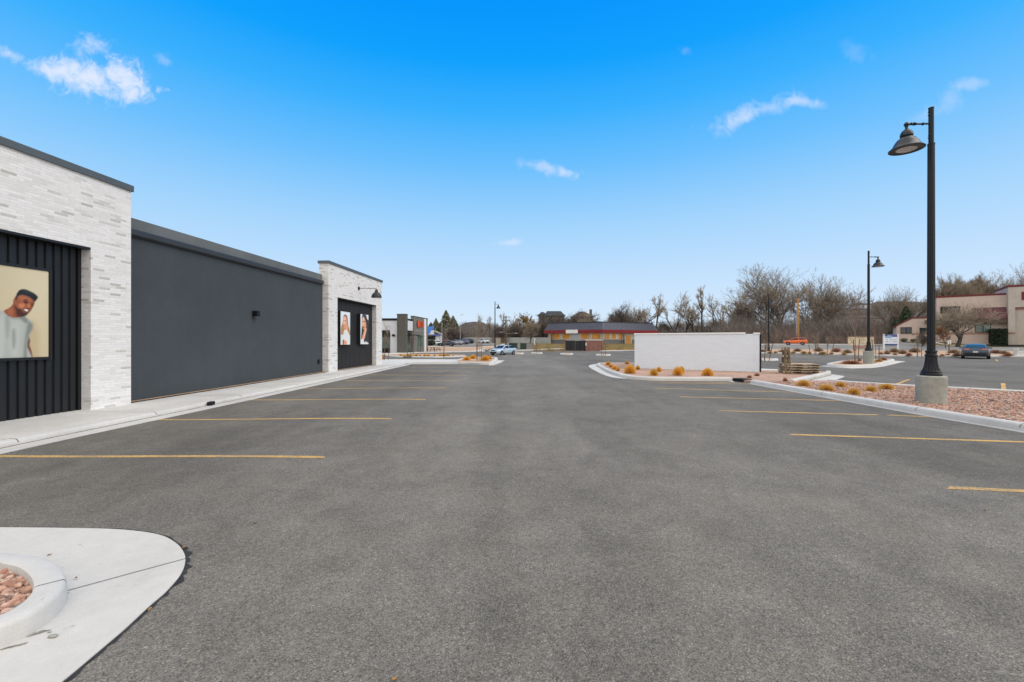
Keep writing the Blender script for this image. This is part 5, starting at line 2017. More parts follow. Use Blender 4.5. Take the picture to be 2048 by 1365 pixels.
def car(name, label, paint, body, cabin, wheels, wr, W, rear, front, lampz, kind='sedan', rearlamp=None, cat='car'):
    """body: (x, z_low, z_top, half width); cabin: belt and roof stations; x runs to the nose"""
    r = thing(name, label, cat)
    b = MB()
    secs = []
    for (x, zl, zt, w) in body:
        zm = zl + (zt - zl) * .50
        half = [(w * .80, zl), (w * .955, zl + .05), (w * .985, zl + .16), (w, zm), (w * .985, zt - .10), (w * .94, zt - .035), (w * .84, zt), (w * .4, zt + .012)]
        secs.append([(x, -y, z) for y, z in half] + [(x, y, z) for y, z in reversed(half)])
    loft(b, secs)
    # cabin: glasshouse as one shell
    cs = []
    for (x, zb, wb, zr, wr_) in cabin:
        half = [(wb, zb - .03), (wb - .01, zb + .02), (wb * .55 + wr_ * .45, zb * .55 + zr * .45), (wr_ + .02, zr - .06), (wr_ - .05, zr - .012), (wr_ * .5, zr + .004)]
        cs.append([(x, -y, z) for y, z in half] + [(x, y, z) for y, z in reversed(half)])
    loft(b, cs)
    b.build('body', paint, r, 42)

    def cab(x):
        for a, c in zip(cabin, cabin[1:]):
            lo, hi = min(a[0], c[0]), max(a[0], c[0])
            if lo <= x <= hi:
                t = (x - a[0]) / (c[0] - a[0]) if c[0] != a[0] else 0
                return [a[i] + (c[i] - a[i]) * t for i in range(5)]
        return list(cabin[0] if abs(x - cabin[0][0]) < abs(x - cabin[-1][0]) else cabin[-1])

    def sidept(x, f, sgn):
        q = cab(x)
        zb, wb, zr, w2 = q[1], q[2], q[3], q[4]
        z = zb + (zr - zb) * f
        y = wb + (w2 - wb) * f
        return (x, sgn * (y + .012), z)
    ws, wre, rs, rre = cabin[0][0], cabin[-1][0], cabin[1][0], cabin[-2][0]
    # windscreen and rear glass lie along the sloping ends of the shell
    for nm, (x0, x1) in (('windscreen', (ws, rs)), ('rear_window', (wre, rre))):
        g = MB()
        q0, q1 = cab(x0), cab(x1)
        t0, t1 = .10, .93
        row = []
        for t in (t0, .5, t1):
            x = x0 + (x1 - x0) * t
            q = cab(x)
            row.append((x, q[4] * .93 - .03, q[3] + .012))
        vs = [(x + (.012 if x0 > x1 else -.012), -w, z) for x, w, z in row] + [(x + (.012 if x0 > x1 else -.012), w, z) for x, w, z in row]
        g.add(vs, [(0, 1, 4, 3), (1, 2, 5, 4)])
        g.build(nm, M['carglass'], r)
    # side windows between the pillars
    xm = (rs + rre) / 2
    spans = [(ws - (ws - rs) * .28, xm + .05, 'f'), (xm - .05, wre + (rre - wre) * .35, 'r')]
    for sgn in (-1, 1):
        for (xa, xb, tp) in spans:
            g = MB()
            xs = [xa + (xb - xa) * i / 4 for i in range(5)]
            lo, hi = [], []
            for x in xs:
                q = cab(x)
                lo.append(sidept(x, .10, sgn))
                hi.append(sidept(x, .86 if rre - .05 <= x <= rs + .05 else .80, sgn))
            vs = lo + hi
            g.add(vs, [(i, i + 1, 6 + i, 5 + i) for i in range(4)])
            g.build('side_window', M['carglass'], r)
    hw = W / 2
    # wheels and their dark arches
    for x in wheels:
        for sgn in (-1, 1):
            a = MB()
            Mx = Matrix.Translation((x, sgn * (hw - .055), wr)) @ Matrix.Rotation(R(90) * (1 if sgn < 0 else -1), 4, 'X')
            a.lathe([(0, .0), (wr + .055, .0), (wr + .055, .050), (0, .050)], n=24, M=Mx)
            a.build('wheel_arch', M['black'], r, 40)
            y0 = sgn * (hw - .20)
            Mw = Matrix.Translation((x, y0, wr)) @ Matrix.Rotation(R(90) * (1 if sgn < 0 else -1), 4, 'X')
            wt = MB()
            wt.lathe([(wr * .60, .0), (wr * .93, .0), (wr, .03), (wr, .19), (wr * .94, .212), (wr * .70, .214), (wr * .66, .20)], n=28, M=Mw)
            tw = wt.build('wheel', M['rubber'], r, 40)
            rm = MB()
            rm.lathe([(wr * .05, .19), (wr * .66, .186), (wr * .67, .216), (wr * .62, .216), (wr * .60, .192)], n=28, M=Mw)
            rm.build('rim_back', M['black'], tw, 40)
            rm = MB()
            rm.lathe([(.0, .212), (wr * .14, .212), (wr * .16, .195)], n=14, M=Mw)
            rm.lathe([(wr * .58, .196), (wr * .58, .214), (wr * .67, .219), (wr * .67, .20)], n=28, M=Mw)
            for k in range(5):
                g = k * 2 * math.pi / 5
                for dg in (-.13, .13):
                    ca, sa = math.cos(g + dg), math.sin(g + dg)
                    n_ = Vector((-sa, ca, 0)) * .022
                    p0, p1 = Vector((ca * wr * .1, sa * wr * .1, .211)), Vector((ca * wr * .61, sa * wr * .61, .211))
                    rm.add([Mw @ (p0 - n_), Mw @ (p1 - n_), Mw @ (p1 + n_), Mw @ (p0 + n_)], [(0, 1, 2, 3)])
            rm.build('rim', M['alloy'], tw, 40)
    xf, xr = body[0][0], body[-1][0]
    bl = MB()
    zlo = body[1][1]
    # dark lower trim, grille and bumper openings
    bl.box(xf - .25, xf + .012, -hw * .60, hw * .60, zlo + .02, zlo + .24)
    g = bl.build('lower_grille', M['black'], r)
    bl = MB()
    bl.box(xf - .30, xf + .016, -hw * .46, hw * .46, lampz[0] - .07, lampz[0] + .05)
    bl.build('grille', M['black'], r)
    bl = MB()
    bl.box(xr - .016, xr + .30, -hw * .70, hw * .70, zlo + .0, zlo + .27)
    for sgn in (-1, 1):
        bl.box(xr + .02, xr + .30, sgn * hw * .705, sgn * hw * .86, zlo + .19, zlo + .33)
    bl.build('rear_bumper_trim', M['black'], r)
    for sgn in (-1, 1):
        b = MB()
        b.bbox(xf - .34, xf + .006, sgn * hw * .40, sgn * hw * .70, lampz[0] - .055, lampz[0] + .07, .02)
        b.build('headlight', M['headlight'], r, 40)
        b = MB()
        b.bbox(xr - .012, xr + .22, sgn * hw * .42, sgn * hw * .80, lampz[1] - .06, lampz[1] + .065, .02)
        b.build('taillight', M['taillight'], r, 40)
        b = MB()
        q = cab(ws - (ws - rs) * .35)
        b.bbox(ws - .55, ws - .37, sgn * (hw * .93), sgn * (hw + .17), q[1] + .02, q[1] + .15, .03)
        b.build('mirror', paint, r, 40)
        # sill and door shut lines
        b = MB()
        b.box(wheels[1] + wr + .08, wheels[0] - wr - .08, sgn * (hw - .03), sgn * (hw + .003), zlo + .01, zlo + .075)
        b.build('sill', M['black'], r)
        b = MB()
        for x in (xm - .006, ws - .10):
            b.box(x, x + .010, sgn * (hw * .97), sgn * (hw + .0035), zlo + .14, body[3][2] - .12)
        b.box(xm - .35, xm - .17, sgn * (hw * .97), sgn * (hw + .02), body[3][2] - .20, body[3][2] - .165)
        b.build('door_line', M['black'], r)
    b = MB()
    b.bbox(xr - .020, xr + .02, -.16, .16, rear[0], rear[0] + .13, .004)
    b.build('number_plate', M['plate'], r)
    return r


def sedan_specs(L=4.62, W=1.80, H=1.45):
    f = L / 2
    body = [(f, .36, .62, W * .34), (f - .05, .27, .69, W * .415), (f - .30, .22, .77, W * .475), (f - .95, .20, .88, W * .5), (f - 1.30, .19, .93, W * .5), (0, .19, .955, W * .5),
            (-f + 1.15, .19, .965, W * .5), (-f + .70, .21, .975, W * .495), (-f + .22, .25, .985, W * .475), (-f + .04, .33, .95, W * .44), (-f, .42, .88, W * .40)]
    cabin = [(f - 1.12, .89, W * .445, .92, W * .435), (f - 2.02, .92, W * .46, H - .055, W * .35), (f - 2.45, .93, W * .465, H, W * .34), (-f + 1.70, .945, W * .465, H - .015, W * .34),
             (-f + 1.20, .955, W * .46, H - .085, W * .35), (-f + .26, .97, W * .44, 1.0, W * .42)]
    # the first and last two stations carry the glass
    return body, cabin


def place(c, p, head, sc=1.0):
    c.location = p
    c.rotation_euler = (0, 0, head)
    c.scale = (sc, sc, sc)
    return c


PAL = {n: car_paint('car_paint_' + n, c, m) for n, c, m in (
    ('blue', (.42, .52, .63), .2), ('graphite', (.05, .064, .085), .25), ('orange', (.74, .13, .015), .1), ('white', (.70, .71, .72), .05), ('navy', (.035, .045, .075), .35),
    ('violet', (.13, .13, .24), .3), ('black', (.018, .020, .022), .3), ('silver', (.36, .37, .39), .5), ('maroon', (.16, .03, .04), .3))}
bd, cb = sedan_specs()
sed = car('parked_sedan', 'pale silver blue sedan standing on the open asphalt, seen front and side', PAL['blue'], bd, cb, (1.34, -1.36), .325, 1.80, (.62,), None, (.70, .86))
ps = G(1006, 710.6)
hd = math.atan2(-.80, -.60)
place(sed, (ps.x, ps.y + .4, h(ps.x, ps.y + .4) + .01), hd, .98)
# dark hatch sedan seen from behind
bd2, cb2 = sedan_specs(4.5, 1.82, 1.41)
cb2 = [(2.25 - 1.15, .90, .80, .93, .78), (2.25 - 2.0, .93, .83, 1.37, .63), (2.25 - 2.4, .945, .84, 1.41, .61), (-2.25 + 1.75, .965, .84, 1.385, .61), (-2.25 + 1.35, .98, .83, 1.335, .63), (-2.25 + .30, 1.0, .80, 1.06, .76)]
hat = car('parked_sedan', 'dark grey sedan parked nose in at the far kerb, seen from behind', PAL['graphite'], bd2, cb2, (1.32, -1.34), .325, 1.82, (.60,), None, (.70, .90))
ph = G(1951, 718.8)
u_ = Vector((ph.x, ph.y)).normalized()
place(hat, (ph.x + u_.x * 2.1, ph.y + u_.y * 2.1, h(ph.x + u_.x * 2.1, ph.y + u_.y * 2.1) + .01), math.atan2(u_.y, u_.x), 1.0)
# orange crossover on the road
f = 2.25
bd3 = [(f, .42, .72, .60), (f - .05, .34, .82, .75), (f - .32, .30, .95, .85), (f - .95, .28, 1.03, .90), (f - 1.25, .27, 1.06, .90), (0, .27, 1.08, .90), (-f + .9, .28, 1.12, .90), (-f + .3, .30, 1.14, .88), (-f + .04, .38, 1.08, .82), (-f, .46, 1.0, .76)]
cb3 = [(f - 1.12, 1.03, .80, 1.065, .78), (f - 1.85, 1.06, .83, 1.55, .66), (f - 2.3, 1.07, .84, 1.62, .65), (-f + 1.1, 1.10, .84, 1.60, .65), (-f + .62, 1.11, .83, 1.54, .66), (-f + .12, 1.12, .81, 1.18, .76)]
suv = car('crossover_car', 'bright orange crossover driving along the road before the bare trees', PAL['orange'], bd3, cb3, (1.38, -1.34), .36, 1.80, (.72,), None, (.86, 1.0))
pv = G(1591, 690.3, .03)
place(suv, pv, math.atan2(.60, -.80), .88)
# cars in the far lot
row = [(870, 692.0, 2.75, 'white', 'white car nearest the clinic in the far lot row', 'w'), (893, 692.2, 2.70, 'navy', 'dark navy sedan at the near end of the far lot row', 's'), (911, 690.2, 2.62, 'silver', 'silver car behind the navy sedan in the far lot', 's'),
       (923, 689.2, 2.55, 'violet', 'violet blue car between silver car and black pickup', 'u'), (934, 687.6, 2.45, 'black', 'black tall car at the right end of the far lot row', 'u'),
       (886, 687.5, 2.9, 'maroon', 'maroon car under the blue canopy behind the navy sedan', 'u'), (966.5, 687.0, 1.9, 'white', 'small white car alone by the pale fence', 's')]
for px, py, hdg, colr, lab, k in row:
    p = G(px, py, .03)
    src = suv if k == 'u' else sed
    o = dup(src, p, hdg + .35, .92, lab, 'cars parked in the far lot')
    o.name = 'parked_car'
    for ch in o.children:
        if ch.name.split('.')[0] in ('body', 'mirror'):
            ch.material_slots[0].link = 'OBJECT'
            ch.material_slots[0].material = PAL[colr]


# ------------------------------------------------------------------ pallets
def pallet():
    r = thing('wooden_pallet', '', 'pallet')
    L, W_, rnd = 1.2, 1.0, random.Random(3)
    b = MB()
    for i in range(7):
        x = -L / 2 + .05 + i * (L - .1) / 6
        b.bbox(x - .045, x + .045, -W_ / 2, W_ / 2, .118, .138, .003, Matrix.Translation((0, 0, rnd.uniform(-.003, .003))))
    b.build('top_boards', M['wood'], r)
    for y in (-W_ / 2 + .025, 0, W_ / 2 - .025):
        b = MB()
        b.prism([(-L / 2, y - .022), (L / 2, y - .022), (L / 2, y + .022), (-L / 2, y + .022)], .045, .117)
        for x0, x1 in ((-.6, -.40), (-.12, .12), (.40, .6)):
            b.bbox(x0, x1, y - .024, y + .024, .016, .0449, .002)
        b.build('stringer', M['wooddark'], r)
    b = MB()
    for x in (-.54, -.2, .2, .54):
        b.bbox(x - .05, x + .05, -W_ / 2, W_ / 2, 0, .0158, .003)
    b.build('bottom_boards', M['wood'], r)
    return r


pp = G(1604, 748.5, .10)
yw = -.30
pal = pallet()
names = ['lowest pallet of the flat stack in the gravel bed', 'second pallet up in the flat stack', 'third pallet up in the flat stack', 'topmost pallet of the flat stack, boards open to the sky']
rnd = random.Random(12)
for i in range(4):
    loc = (pp.x + rnd.uniform(-.04, .04) + .03, pp.y + .3 + rnd.uniform(-.04, .04), h(pp.x, pp.y) + .115 + i * .112)
    if i == 0:
        pal.location, pal.rotation_euler, pal.scale = loc, (0, 0, yw + R(90)), (.95, 1.28, .79)
        pal['label'], pal['group'] = names[0], 'weathered wooden pallets'
    else:
        dup(pal, loc, yw + R(90) + rnd.uniform(-.07, .07), (.95, 1.28, .79), names[i], 'weathered wooden pallets')
pu = G(1570, 747.2, .10)
un = ['pallet standing on edge, left one of the upright pair', 'pallet standing on edge leaning next to the flat stack', 'pallet standing on edge at the back of the upright ones']
for i, (dx, dy, ya, tilt) in enumerate(((-.09, .05, -.46, 2), (.055, -.01, -.46, 4))):
    o = dup(pal, (pu.x + dx, pu.y + dy, h(pu.x, pu.y) + .11), 0, (1, .95, 1), un[i], 'weathered wooden pallets')
    o.rotation_euler = (Matrix.Rotation(ya, 4, 'Z') @ Matrix.Translation((0, 0, 0)) @ Matrix.Rotation(R(90 - tilt), 4, 'Y')).to_euler()
    o.location.z += .60

# ------------------------------------------------------------------ signs
D_ = G(1722, 703.5).y
p0, p1 = ray(1697, 690.5, D_), ray(1748, 674, D_)
zg = h(p0.x, p0.y)
sg = thing('directory_sign', 'wide beige board sign with rows of small lettering on two posts', 'sign', (p0.x, p0.y, zg), 0)
W_, Z0, Z1 = p1.x - p0.x, p0.z - zg, p1.z - zg
b = MB()
b.bbox(0, W_, 0, .12, Z0, Z1, .01)
b.build('board', M['signbeige'], sg)
b = MB()
b.box(-.06, W_ + .06, -.05, .14, Z1 + .001, Z1 + .07)
b.build('frame_cap', M['stake'], sg)
for x in (W_ * .22, W_ * .68):
    b = MB()
    b.box(x, x + .28, .0, .18, -.3, Z0 - .001)
    b.build('post', M['band'], sg)
b = MB()
b.box(W_ * .22, W_ * .74, -.01, .10, Z0 - .42, Z0 - .12)
b.build('lower_board', M['band'], sg)
rnd = random.Random(8)
b = MB()


def scribble(b, x0, x1, z, hgt, y, rnd, gap=.45):
    """small illegible letters as the photograph shows them"""
    x = x0
    while x < x1:
        w = hgt * rnd.uniform(.45, .8)
        if rnd.random() > .12:
            b.box(x, x + w * .28, y, y + .004, z, z + hgt)
            if rnd.random() < .7:
                b.box(x + w * .28, x + w, y, y + .004, z + hgt * .8, z + hgt)
            if rnd.random() < .6:
                b.box(x + w * .28, x + w, y, y + .004, z, z + hgt * .2)
            if rnd.random() < .5:
                b.box(x + w * .72, x + w, y, y + .004, z + hgt * .2, z + hgt * .8)
        x += w + hgt * .22


HB = Z1 - Z0
for (xa, xb) in ((.04, .26), (.42, .66), (.82, .97)):
    for k in range(4):
        scribble(b, W_ * xa, W_ * (xb - .05 * (k % 2)), Z0 + HB * (.12 + .19 * k), HB * .085, -.006, rnd)
scribble(b, W_ * .36, W_ * .66, Z0 + HB * .87, HB * .09, -.006, rnd)
b.build('lettering', M['letter'], sg)

D_ = G(1782, 700.5).y
p0, p1 = ray(1766.8, 690.8, D_), ray(1797.2, 669.2, D_)
zg = h(p0.x, p0.y)
sg = thing('real_estate_sign', 'white and blue property sign with phone numbers on white posts', 'sign', (p0.x, p0.y, zg), 0)
W_, Z0, Z1 = p1.x - p0.x, p0.z - zg, p1.z - zg
HB = Z1 - Z0
b = MB()
b.box(.16, W_ - .16, .02, .06, Z0, Z1)
b.build('board', M['signwhite'], sg)
for x in (0, W_ - .158):
    b = MB()
    b.bbox(x, x + .158, -.03, .11, -.3, Z1 + .03, .01)
    b.build('post', M['white'], sg)
b = MB()
b.box(.161, W_ * .58, .012, .0199, Z1 - HB * .19, Z1 - .001)
b.box(.161, W_ - .161, .012, .0199, Z0 + .001, Z0 + HB * .12)
b.build('blue_band', M['signblue'], sg)
b = MB()
b.box(W_ * .58 + .002, W_ - .161, .012, .0199, Z1 - HB * .24, Z1 - .001)
b.build('purple_band', M['signpurple'], sg)
b = MB()
b.box(.161, W_ * .56, .012, .0199, Z1 - HB * .34, Z1 - HB * .22)
b.build('pale_blue_band', M['signlight'], sg)
rnd = random.Random(5)
b = MB()
scribble(b, .30, W_ * .54, Z1 - HB * .14, HB * .085, .007, rnd)
b.build('white_lettering', M['signwhite'], sg)
b = MB()
for zz in (.52, .31):
    for (xa, xb) in ((.18, .34), (.42, .58), (.64, .86)):
        scribble(b, W_ * xa, W_ * xb, Z0 + HB * (zz - .05), HB * .095, .015, rnd)
b.build('phone_number', M['letter'], sg)
# small sign plate on a post left of the parked dark car
p = G(1898, 711.2, .1)
zt = EYE - (680.8 - CY) / F * p.y
sp = thing('parking_sign', 'small white sign plate on a dark post beside the rust coloured tree', 'sign', p, 0)
b = MB()
b.box(-.04, .04, -.03, .03, -.2, zt - p.z)
b.build('post', M['stake'], sp)
b = MB()
b.box(-.17, -.043, -.06, -.035, zt - p.z - .42, zt - p.z - .02)
b.box(.043, .16, -.06, -.035, zt - p.z - .42, zt - p.z - .02)
b.box(-.17, .16, -.062, -.0605, zt - p.z - .12, zt - p.z - .02)
b.build('plate', M['white'], sp)
# white concrete block at the right edge
p = G(2035, 711.5, .1)
k = p.y / F
sp = thing('concrete_block', 'white concrete post and low wall at the right edge of the planted bed', 'block', p, 0)
b = MB()
b.bbox(-5 * k, -1 * k, -.2, .2, -.2, 15 * k, .03)
b.build('post', M['conc'], sp)
b = MB()
b.bbox(-1 * k + .002, 40 * k, -.12, .3, -.2, 9 * k, .03)
b.build('low_wall', M['conc'], sp)


# ------------------------------------------------------------------ poles and cabinets
def utility_pole(label, px, D, pytop, mat, cross=None, r=.17, conduit=False, arms=()):
    p = ray(px, 0, D)
    zg = h(p.x, p.y)
    H = EYE - (pytop - CY) / F * D - zg
    o = thing('utility_pole', label, 'pole', (p.x, p.y, zg), 0)
    b = MB()
    b.tube([(0, 0, -.4), (0, 0, H * .5), (0, 0, H)], [r, r * .88, r * .72], 12)
    b.build('pole', mat, o, 40)
    if cross:
        b = MB()
        for z in cross:
            b.box(-1.1, 1.1, -r - .10, -r + .02, H - z - .12, H - z)
        b.build('crossarm', mat, o)
        b = MB()
        for z in cross:
            for x in (-1.0, -.45, .45, 1.0):
                b.lathe([(.05, 0), (.06, .08), (.03, .18)], (x, -r - .04, H - z), 8)
        b.build('insulators', M['galv'], o)
    if conduit:
        b = MB()
        b.tube([(-.42, -.1, 0), (-.30, -.1, H * .45), (-.20, -.05, H * .80)], .10, 8)
        b.build('conduit', M['galv'], o, 40)
        b = MB()
        b.lathe([(.22, 0), (.24, .1), (.24, .9), (.18, 1.0)], (-.42, -.05, H * .80), 10)
        b.build('transformer', M['galv'], o, 40)
    for (z, L) in arms:
        b = MB()
        b.tube([(0, 0, z), (L * .6, 0, z + .25), (L, 0, z + .2)], .04, 6)
        b.bbox(L - .35, L + .35, -.12, .12, z + .12, z + .26, .03)
        b.build('road_light', M['galv'], o)
    return o


utility_pole('light orange wooden utility pole behind the orange car, with grey conduit', 1595.5, 98, 597, M['poleorange'], None, .30, True)
utility_pole('dark brown utility pole with crossarms behind the pale blue sedan', 1012, 110, 632, M['polebrown'], (.3, 1.1), .18, False, ((3.2, -1.4), (2.9, 2.6)))
utility_pole('thin grey light pole left of the pale fence', 884, 108, 645, M['galv'], None, .09, False)
utility_pole('thin grey light pole in the far lot, right of the conifers', 920.5, 118, 650, M['galv'], None, .09, False, ((8.0, .5),))


def cabinet(label, px0, px1, py0, py1, mat, name='utility_cabinet', deep=1.0, legs=False):
    p0 = G(px0, py1)
    D = p0.y
    k = D / F
    w, hh = (px1 - px0) * k, (py1 - py0) * k
    o = thing(name, label, 'cabinet', (p0.x, D, p0.z), 0)
    b = MB()
    b.bbox(0, w, 0, deep, -.2, hh * .93, .03)
    b.build('box', mat, o)
    b = MB()
    b.bbox(-.04, w + .04, -.05, deep + .05, hh * .93 + .002, hh, .03)
    b.build('lid', mat, o)
    b = MB()
    b.box(w * .06, w * .485, -.02, -.002, hh * .08, hh * .86)
    b.box(w * .515, w * .94, -.02, -.002, hh * .08, hh * .86)
    b.build('door', mat, o)
    return o


cabinet('dark green transformer cabinet right of the sedan', 1040.5, 1053, 686.8, 699.5, M['greenbox'])
cabinet('dark green low cabinet partly behind the sedan roof', 1018, 1034, 686.5, 697.5, M['greenbox'])
cabinet('beige tall utility cabinet behind the sedan', 991.5, 1001, 676, 689.5, M['beigebox'])
cabinet('brown box shelter beside the beige cabinet', 1002, 1009, 676.5, 687, M['polebrown'])
cabinet('pale concrete cabinet between the green ones', 1034.5, 1040.3, 688, 697, M['wallgrey'])
for px, py0, py1, lab in ((1069.3, 678.5, 691, 'white marker post on the dry grass bank'),):
    p = G(px, py1)
    k = p.y / F
    o = thing('marker_post', lab, 'post', p, 0)
    b = MB()
    b.bbox(-.12, .12, -.12, .12, -.2, (py1 - py0) * k, .03)
    b.build('shaft', M['white'], o)
    b = MB()
    b.bbox(-.16, .16, -.16, .16, (py1 - py0) * k + .001, (py1 - py0) * k + .12, .03)
    b.build('cap', M['white'], o)
for px0, px1, py0, py1, lab in ((806, 821, 713, 716.6, 'brown low drain box in the strip by the grey store'), (965.5, 974, 699.5, 702.6, 'brown low box at the end of the brown gravel bed')):
    p = G(px0, py1)
    k = p.y / F
    o = thing('drain_box', lab, 'box', p, 0)
    b = MB()
    b.bbox(0, (px1 - px0) * k, 0, .6, -.1, (py1 - py0) * k * .8, .02)
    b.build('box', M['wooddark'], o)
    b = MB()
    b.bbox(-.04, (px1 - px0) * k + .04, -.04, .64, (py1 - py0) * k * .8 + .001, (py1 - py0) * k, .02)
    b.build('lid', M['wooddark'], o)


# ------------------------------------------------------------------ picnic tables, fence
def picnic(label, px, py, rz):
    p = G(px, py, .1)
    o = thing('picnic_table', label, 'table', p, rz, 'picnic tables by the grey store')
    b = MB()
    b.bbox(-.9, .9, -.38, .38, .72, .77, .01)
    b.build('table_top', M['wooddark'], o)
    for y in (-.75, .75):
        b = MB()
        b.bbox(-.9, .9, y - .13, y + .13, .42, .46, .01)
        b.build('bench', M['wooddark'], o)
    for x in (-.6, .6):
        b = MB()
        for s in (-1, 1):
            b.tube([(x, s * .75, .0), (x, s * .25, .72)], .045, 6)
        b.tube([(x + .051, -.8, .40), (x + .051, .8, .40)], .04, 6)
        b.build('leg', M['black'], o)


picnic('dark picnic table standing at the corner of the grey store', 862, 704.2, .2)
picnic('second dark picnic table, right of the first one', 870.5, 703.8, -.4)

fa = [ray(893, 0, 152), ray(920, 0, 141), ray(985, 0, 138), ray(1060, 0, 134), ray(1104, 0, 128)]
fn_ = thing('vinyl_fence', 'long pale panel fence along the back of the far lot', 'fence', (fa[0].x, fa[0].y, 0), 0, world=True)
zt = lambda D: EYE + (CY - 675.0) / F * D
for a, c in zip(fa, fa[1:]):
    L = (c - a).length
    k = max(1, int(L / 2.6))
    for i in range(k):
        p, q = a.lerp(c, i / k), a.lerp(c, (i + 1) / k)
        n = Vector((-(q - p).y, (q - p).x, 0)).normalized() * .05
        b = MB()
        pts = [(p + n).xy, (q + n).xy, (q - n).xy, (p - n).xy]
        b.prism([tuple(x) for x in pts], min(h(p.x, p.y), h(q.x, q.y)) - .2, zt((p.y + q.y) / 2) - .08)
        b.build('panel', M['vinyl'], fn_)
        b = MB()
        b.box(p.x - .09, p.x + .09, p.y - .09, p.y + .09, h(p.x, p.y) - .2, zt(p.y))
        b.build('post', M['vinyl'], fn_)
# ------------------------------------------------------------------ bare trees
def rot_about(d, ang, rnd):
    p = d.orthogonal().normalized()
    p = Matrix.Rotation(rnd.uniform(0, 2 * math.pi), 3, d) @ p
    return (Matrix.Rotation(ang, 3, p) @ d).normalized()


class Tree:
    def __init__(self, seed, levels, kids, spread, shrink, up, wob, twigs=5, twl=.55, tww=.014, trunklev=1, minr=.012, droop=0.0, seg=4):
        self.rnd = random.Random(seed)
        self.t, self.c = MB(), MB()
        self.__dict__.update(levels=levels, kids=kids, spread=spread, shrink=shrink, up=up, wob=wob, twigs=twigs, twl=twl, tww=tww, trunklev=trunklev, minr=minr, droop=droop, seg=seg)

    def twig(self, p, d, L, w):
        d2 = (d + Vector((0, 0, .25 - self.droop))).normalized()
        s = d.orthogonal().normalized()
        s = (Matrix.Rotation(self.rnd.uniform(0, 6.28), 3, d) @ s) * w
        m = p + d * L * .55
        e = m + d2 * L * .45
        s2 = d.cross(s).normalized() * w
        self.c.add([p - s, p + s, m + s * .7, m - s * .7, e], [(0, 1, 2, 3), (3, 2, 4)])
        self.c.add([p - s2, p + s2, m + s2 * .7, m - s2 * .7, e], [(0, 1, 2, 3), (3, 2, 4)])

    def grow(self, p, d, L, r, lev):
        rnd = self.rnd
        n = self.seg
        pts, rad, dirs = [Vector(p)], [r], [d.copy()]
        endr = max(self.minr, r * (.55 if lev < self.levels else .3))
        for i in range(n):
            w = self.wob * (1 if lev else .4)
            d = (d + Vector((rnd.gauss(0, w), rnd.gauss(0, w), rnd.gauss(0, w) + self.up * (lev > 0) - self.droop * (lev >= 2)))).normalized()
            pts.append(pts[-1] + d * (L / n))
            rad.append(r + (endr - r) * (i + 1) / n)
            dirs.append(d.copy())
        (self.t if lev <= self.trunklev else self.c).tube(pts, rad, 7 if lev == 0 else 5 if lev == 1 else 3, caps=False, c=0 if lev <= self.trunklev or lev >= self.levels else 1)
        if lev < self.levels:
            k = self.kids[min(lev, len(self.kids) - 1)]
            for j in range(k):
                f = (.40 if lev else .30) + (1 - (.40 if lev else .30)) * (j + rnd.uniform(.2, .9)) / k
                if lev == 0:
                    f = self.fork + (1 - self.fork) * (j + rnd.random()) / k
                i = min(n - 1, int(f * n))
                q = pts[i].lerp(pts[i + 1], f * n - i)
                a = rnd.uniform(*self.spread)
                self.grow(q, rot_about(dirs[i + 1], a, rnd), L * rnd.uniform(*self.shrink), max(self.minr, rad[i] * rnd.uniform(.48, .68)), lev + 1)
        if lev >= self.levels - 1:
            for j in range(self.twigs):
                f = rnd.uniform(.25, 1)
                i = min(n - 1, int(f * n))
                self.twig(pts[i].lerp(pts[i + 1], f * n - i), rot_about(dirs[i + 1], rnd.uniform(.3, 1.0), rnd), self.twl * rnd.uniform(.6, 1.3), self.tww)
        return pts[-1]


def make_tree(name, seed, H, trunk_frac, r, fork=.55, leanx=0.0, bark=None, twig=None, stems=1, leaf=None, label='', cat='tree', **kw):
    o = thing(name, label, cat)
    t = Tree(seed, **kw)
    t.fork = fork
    for i in range(stems):
        d = Vector((leanx + t.rnd.gauss(0, .06 + .16 * (stems > 1)), t.rnd.gauss(0, .05 + .16 * (stems > 1)), 1)).normalized()
        p = Vector((t.rnd.gauss(0, .25), t.rnd.gauss(0, .25), -.3)) if stems > 1 else Vector((0, 0, -.3))
        t.grow(p, d, H * trunk_frac * t.rnd.uniform(.85, 1.1), r, 0)
    top = max(v[2] for v in t.c.v)
    s = H / top
    for b in (t.t, t.c):
        b.v = [(v[0] * s, v[1] * s, v[2] * s) for v in b.v]
    t.t.build('trunk', bark or M['bark'], o, 60)
    t.c.build('crown', [twig or M['twig'], M['branch']], o)
    o['_h'] = H
    return o


PROTO = {}
PROTO['elm'] = make_tree('bare_elm_tree', 11, 14, .52, .42, .30, levels=4, kids=(8, 5, 5, 4), spread=(.30, .90), shrink=(.64, .86), up=.09, wob=.14, twigs=9, twl=.85, tww=.017, trunklev=1)
PROTO['elm2'] = make_tree('bare_elm_tree', 23, 12, .50, .36, .28, levels=4, kids=(7, 5, 5, 4), spread=(.35, .95), shrink=(.62, .85), up=.06, wob=.16, twigs=9, twl=.85, tww=.017, trunklev=1)
PROTO['sparse'] = make_tree('bare_locust_tree', 5, 10, .55, .27, .35, leanx=-.12, twig=M['twigpale'], levels=3, kids=(5, 4, 4), spread=(.30, .80), shrink=(.55, .80), up=.10, wob=.17, twigs=18, twl=.6, tww=.019, minr=.022, trunklev=1)
PROTO['sparse2'] = make_tree('bare_locust_tree', 17, 10, .62, .27, .40, leanx=.10, twig=M['twigpale'], levels=3, kids=(4, 4, 4), spread=(.25, .70), shrink=(.50, .75), up=.12, wob=.20, twigs=18, twl=.55, tww=.019, minr=.022, trunklev=1)
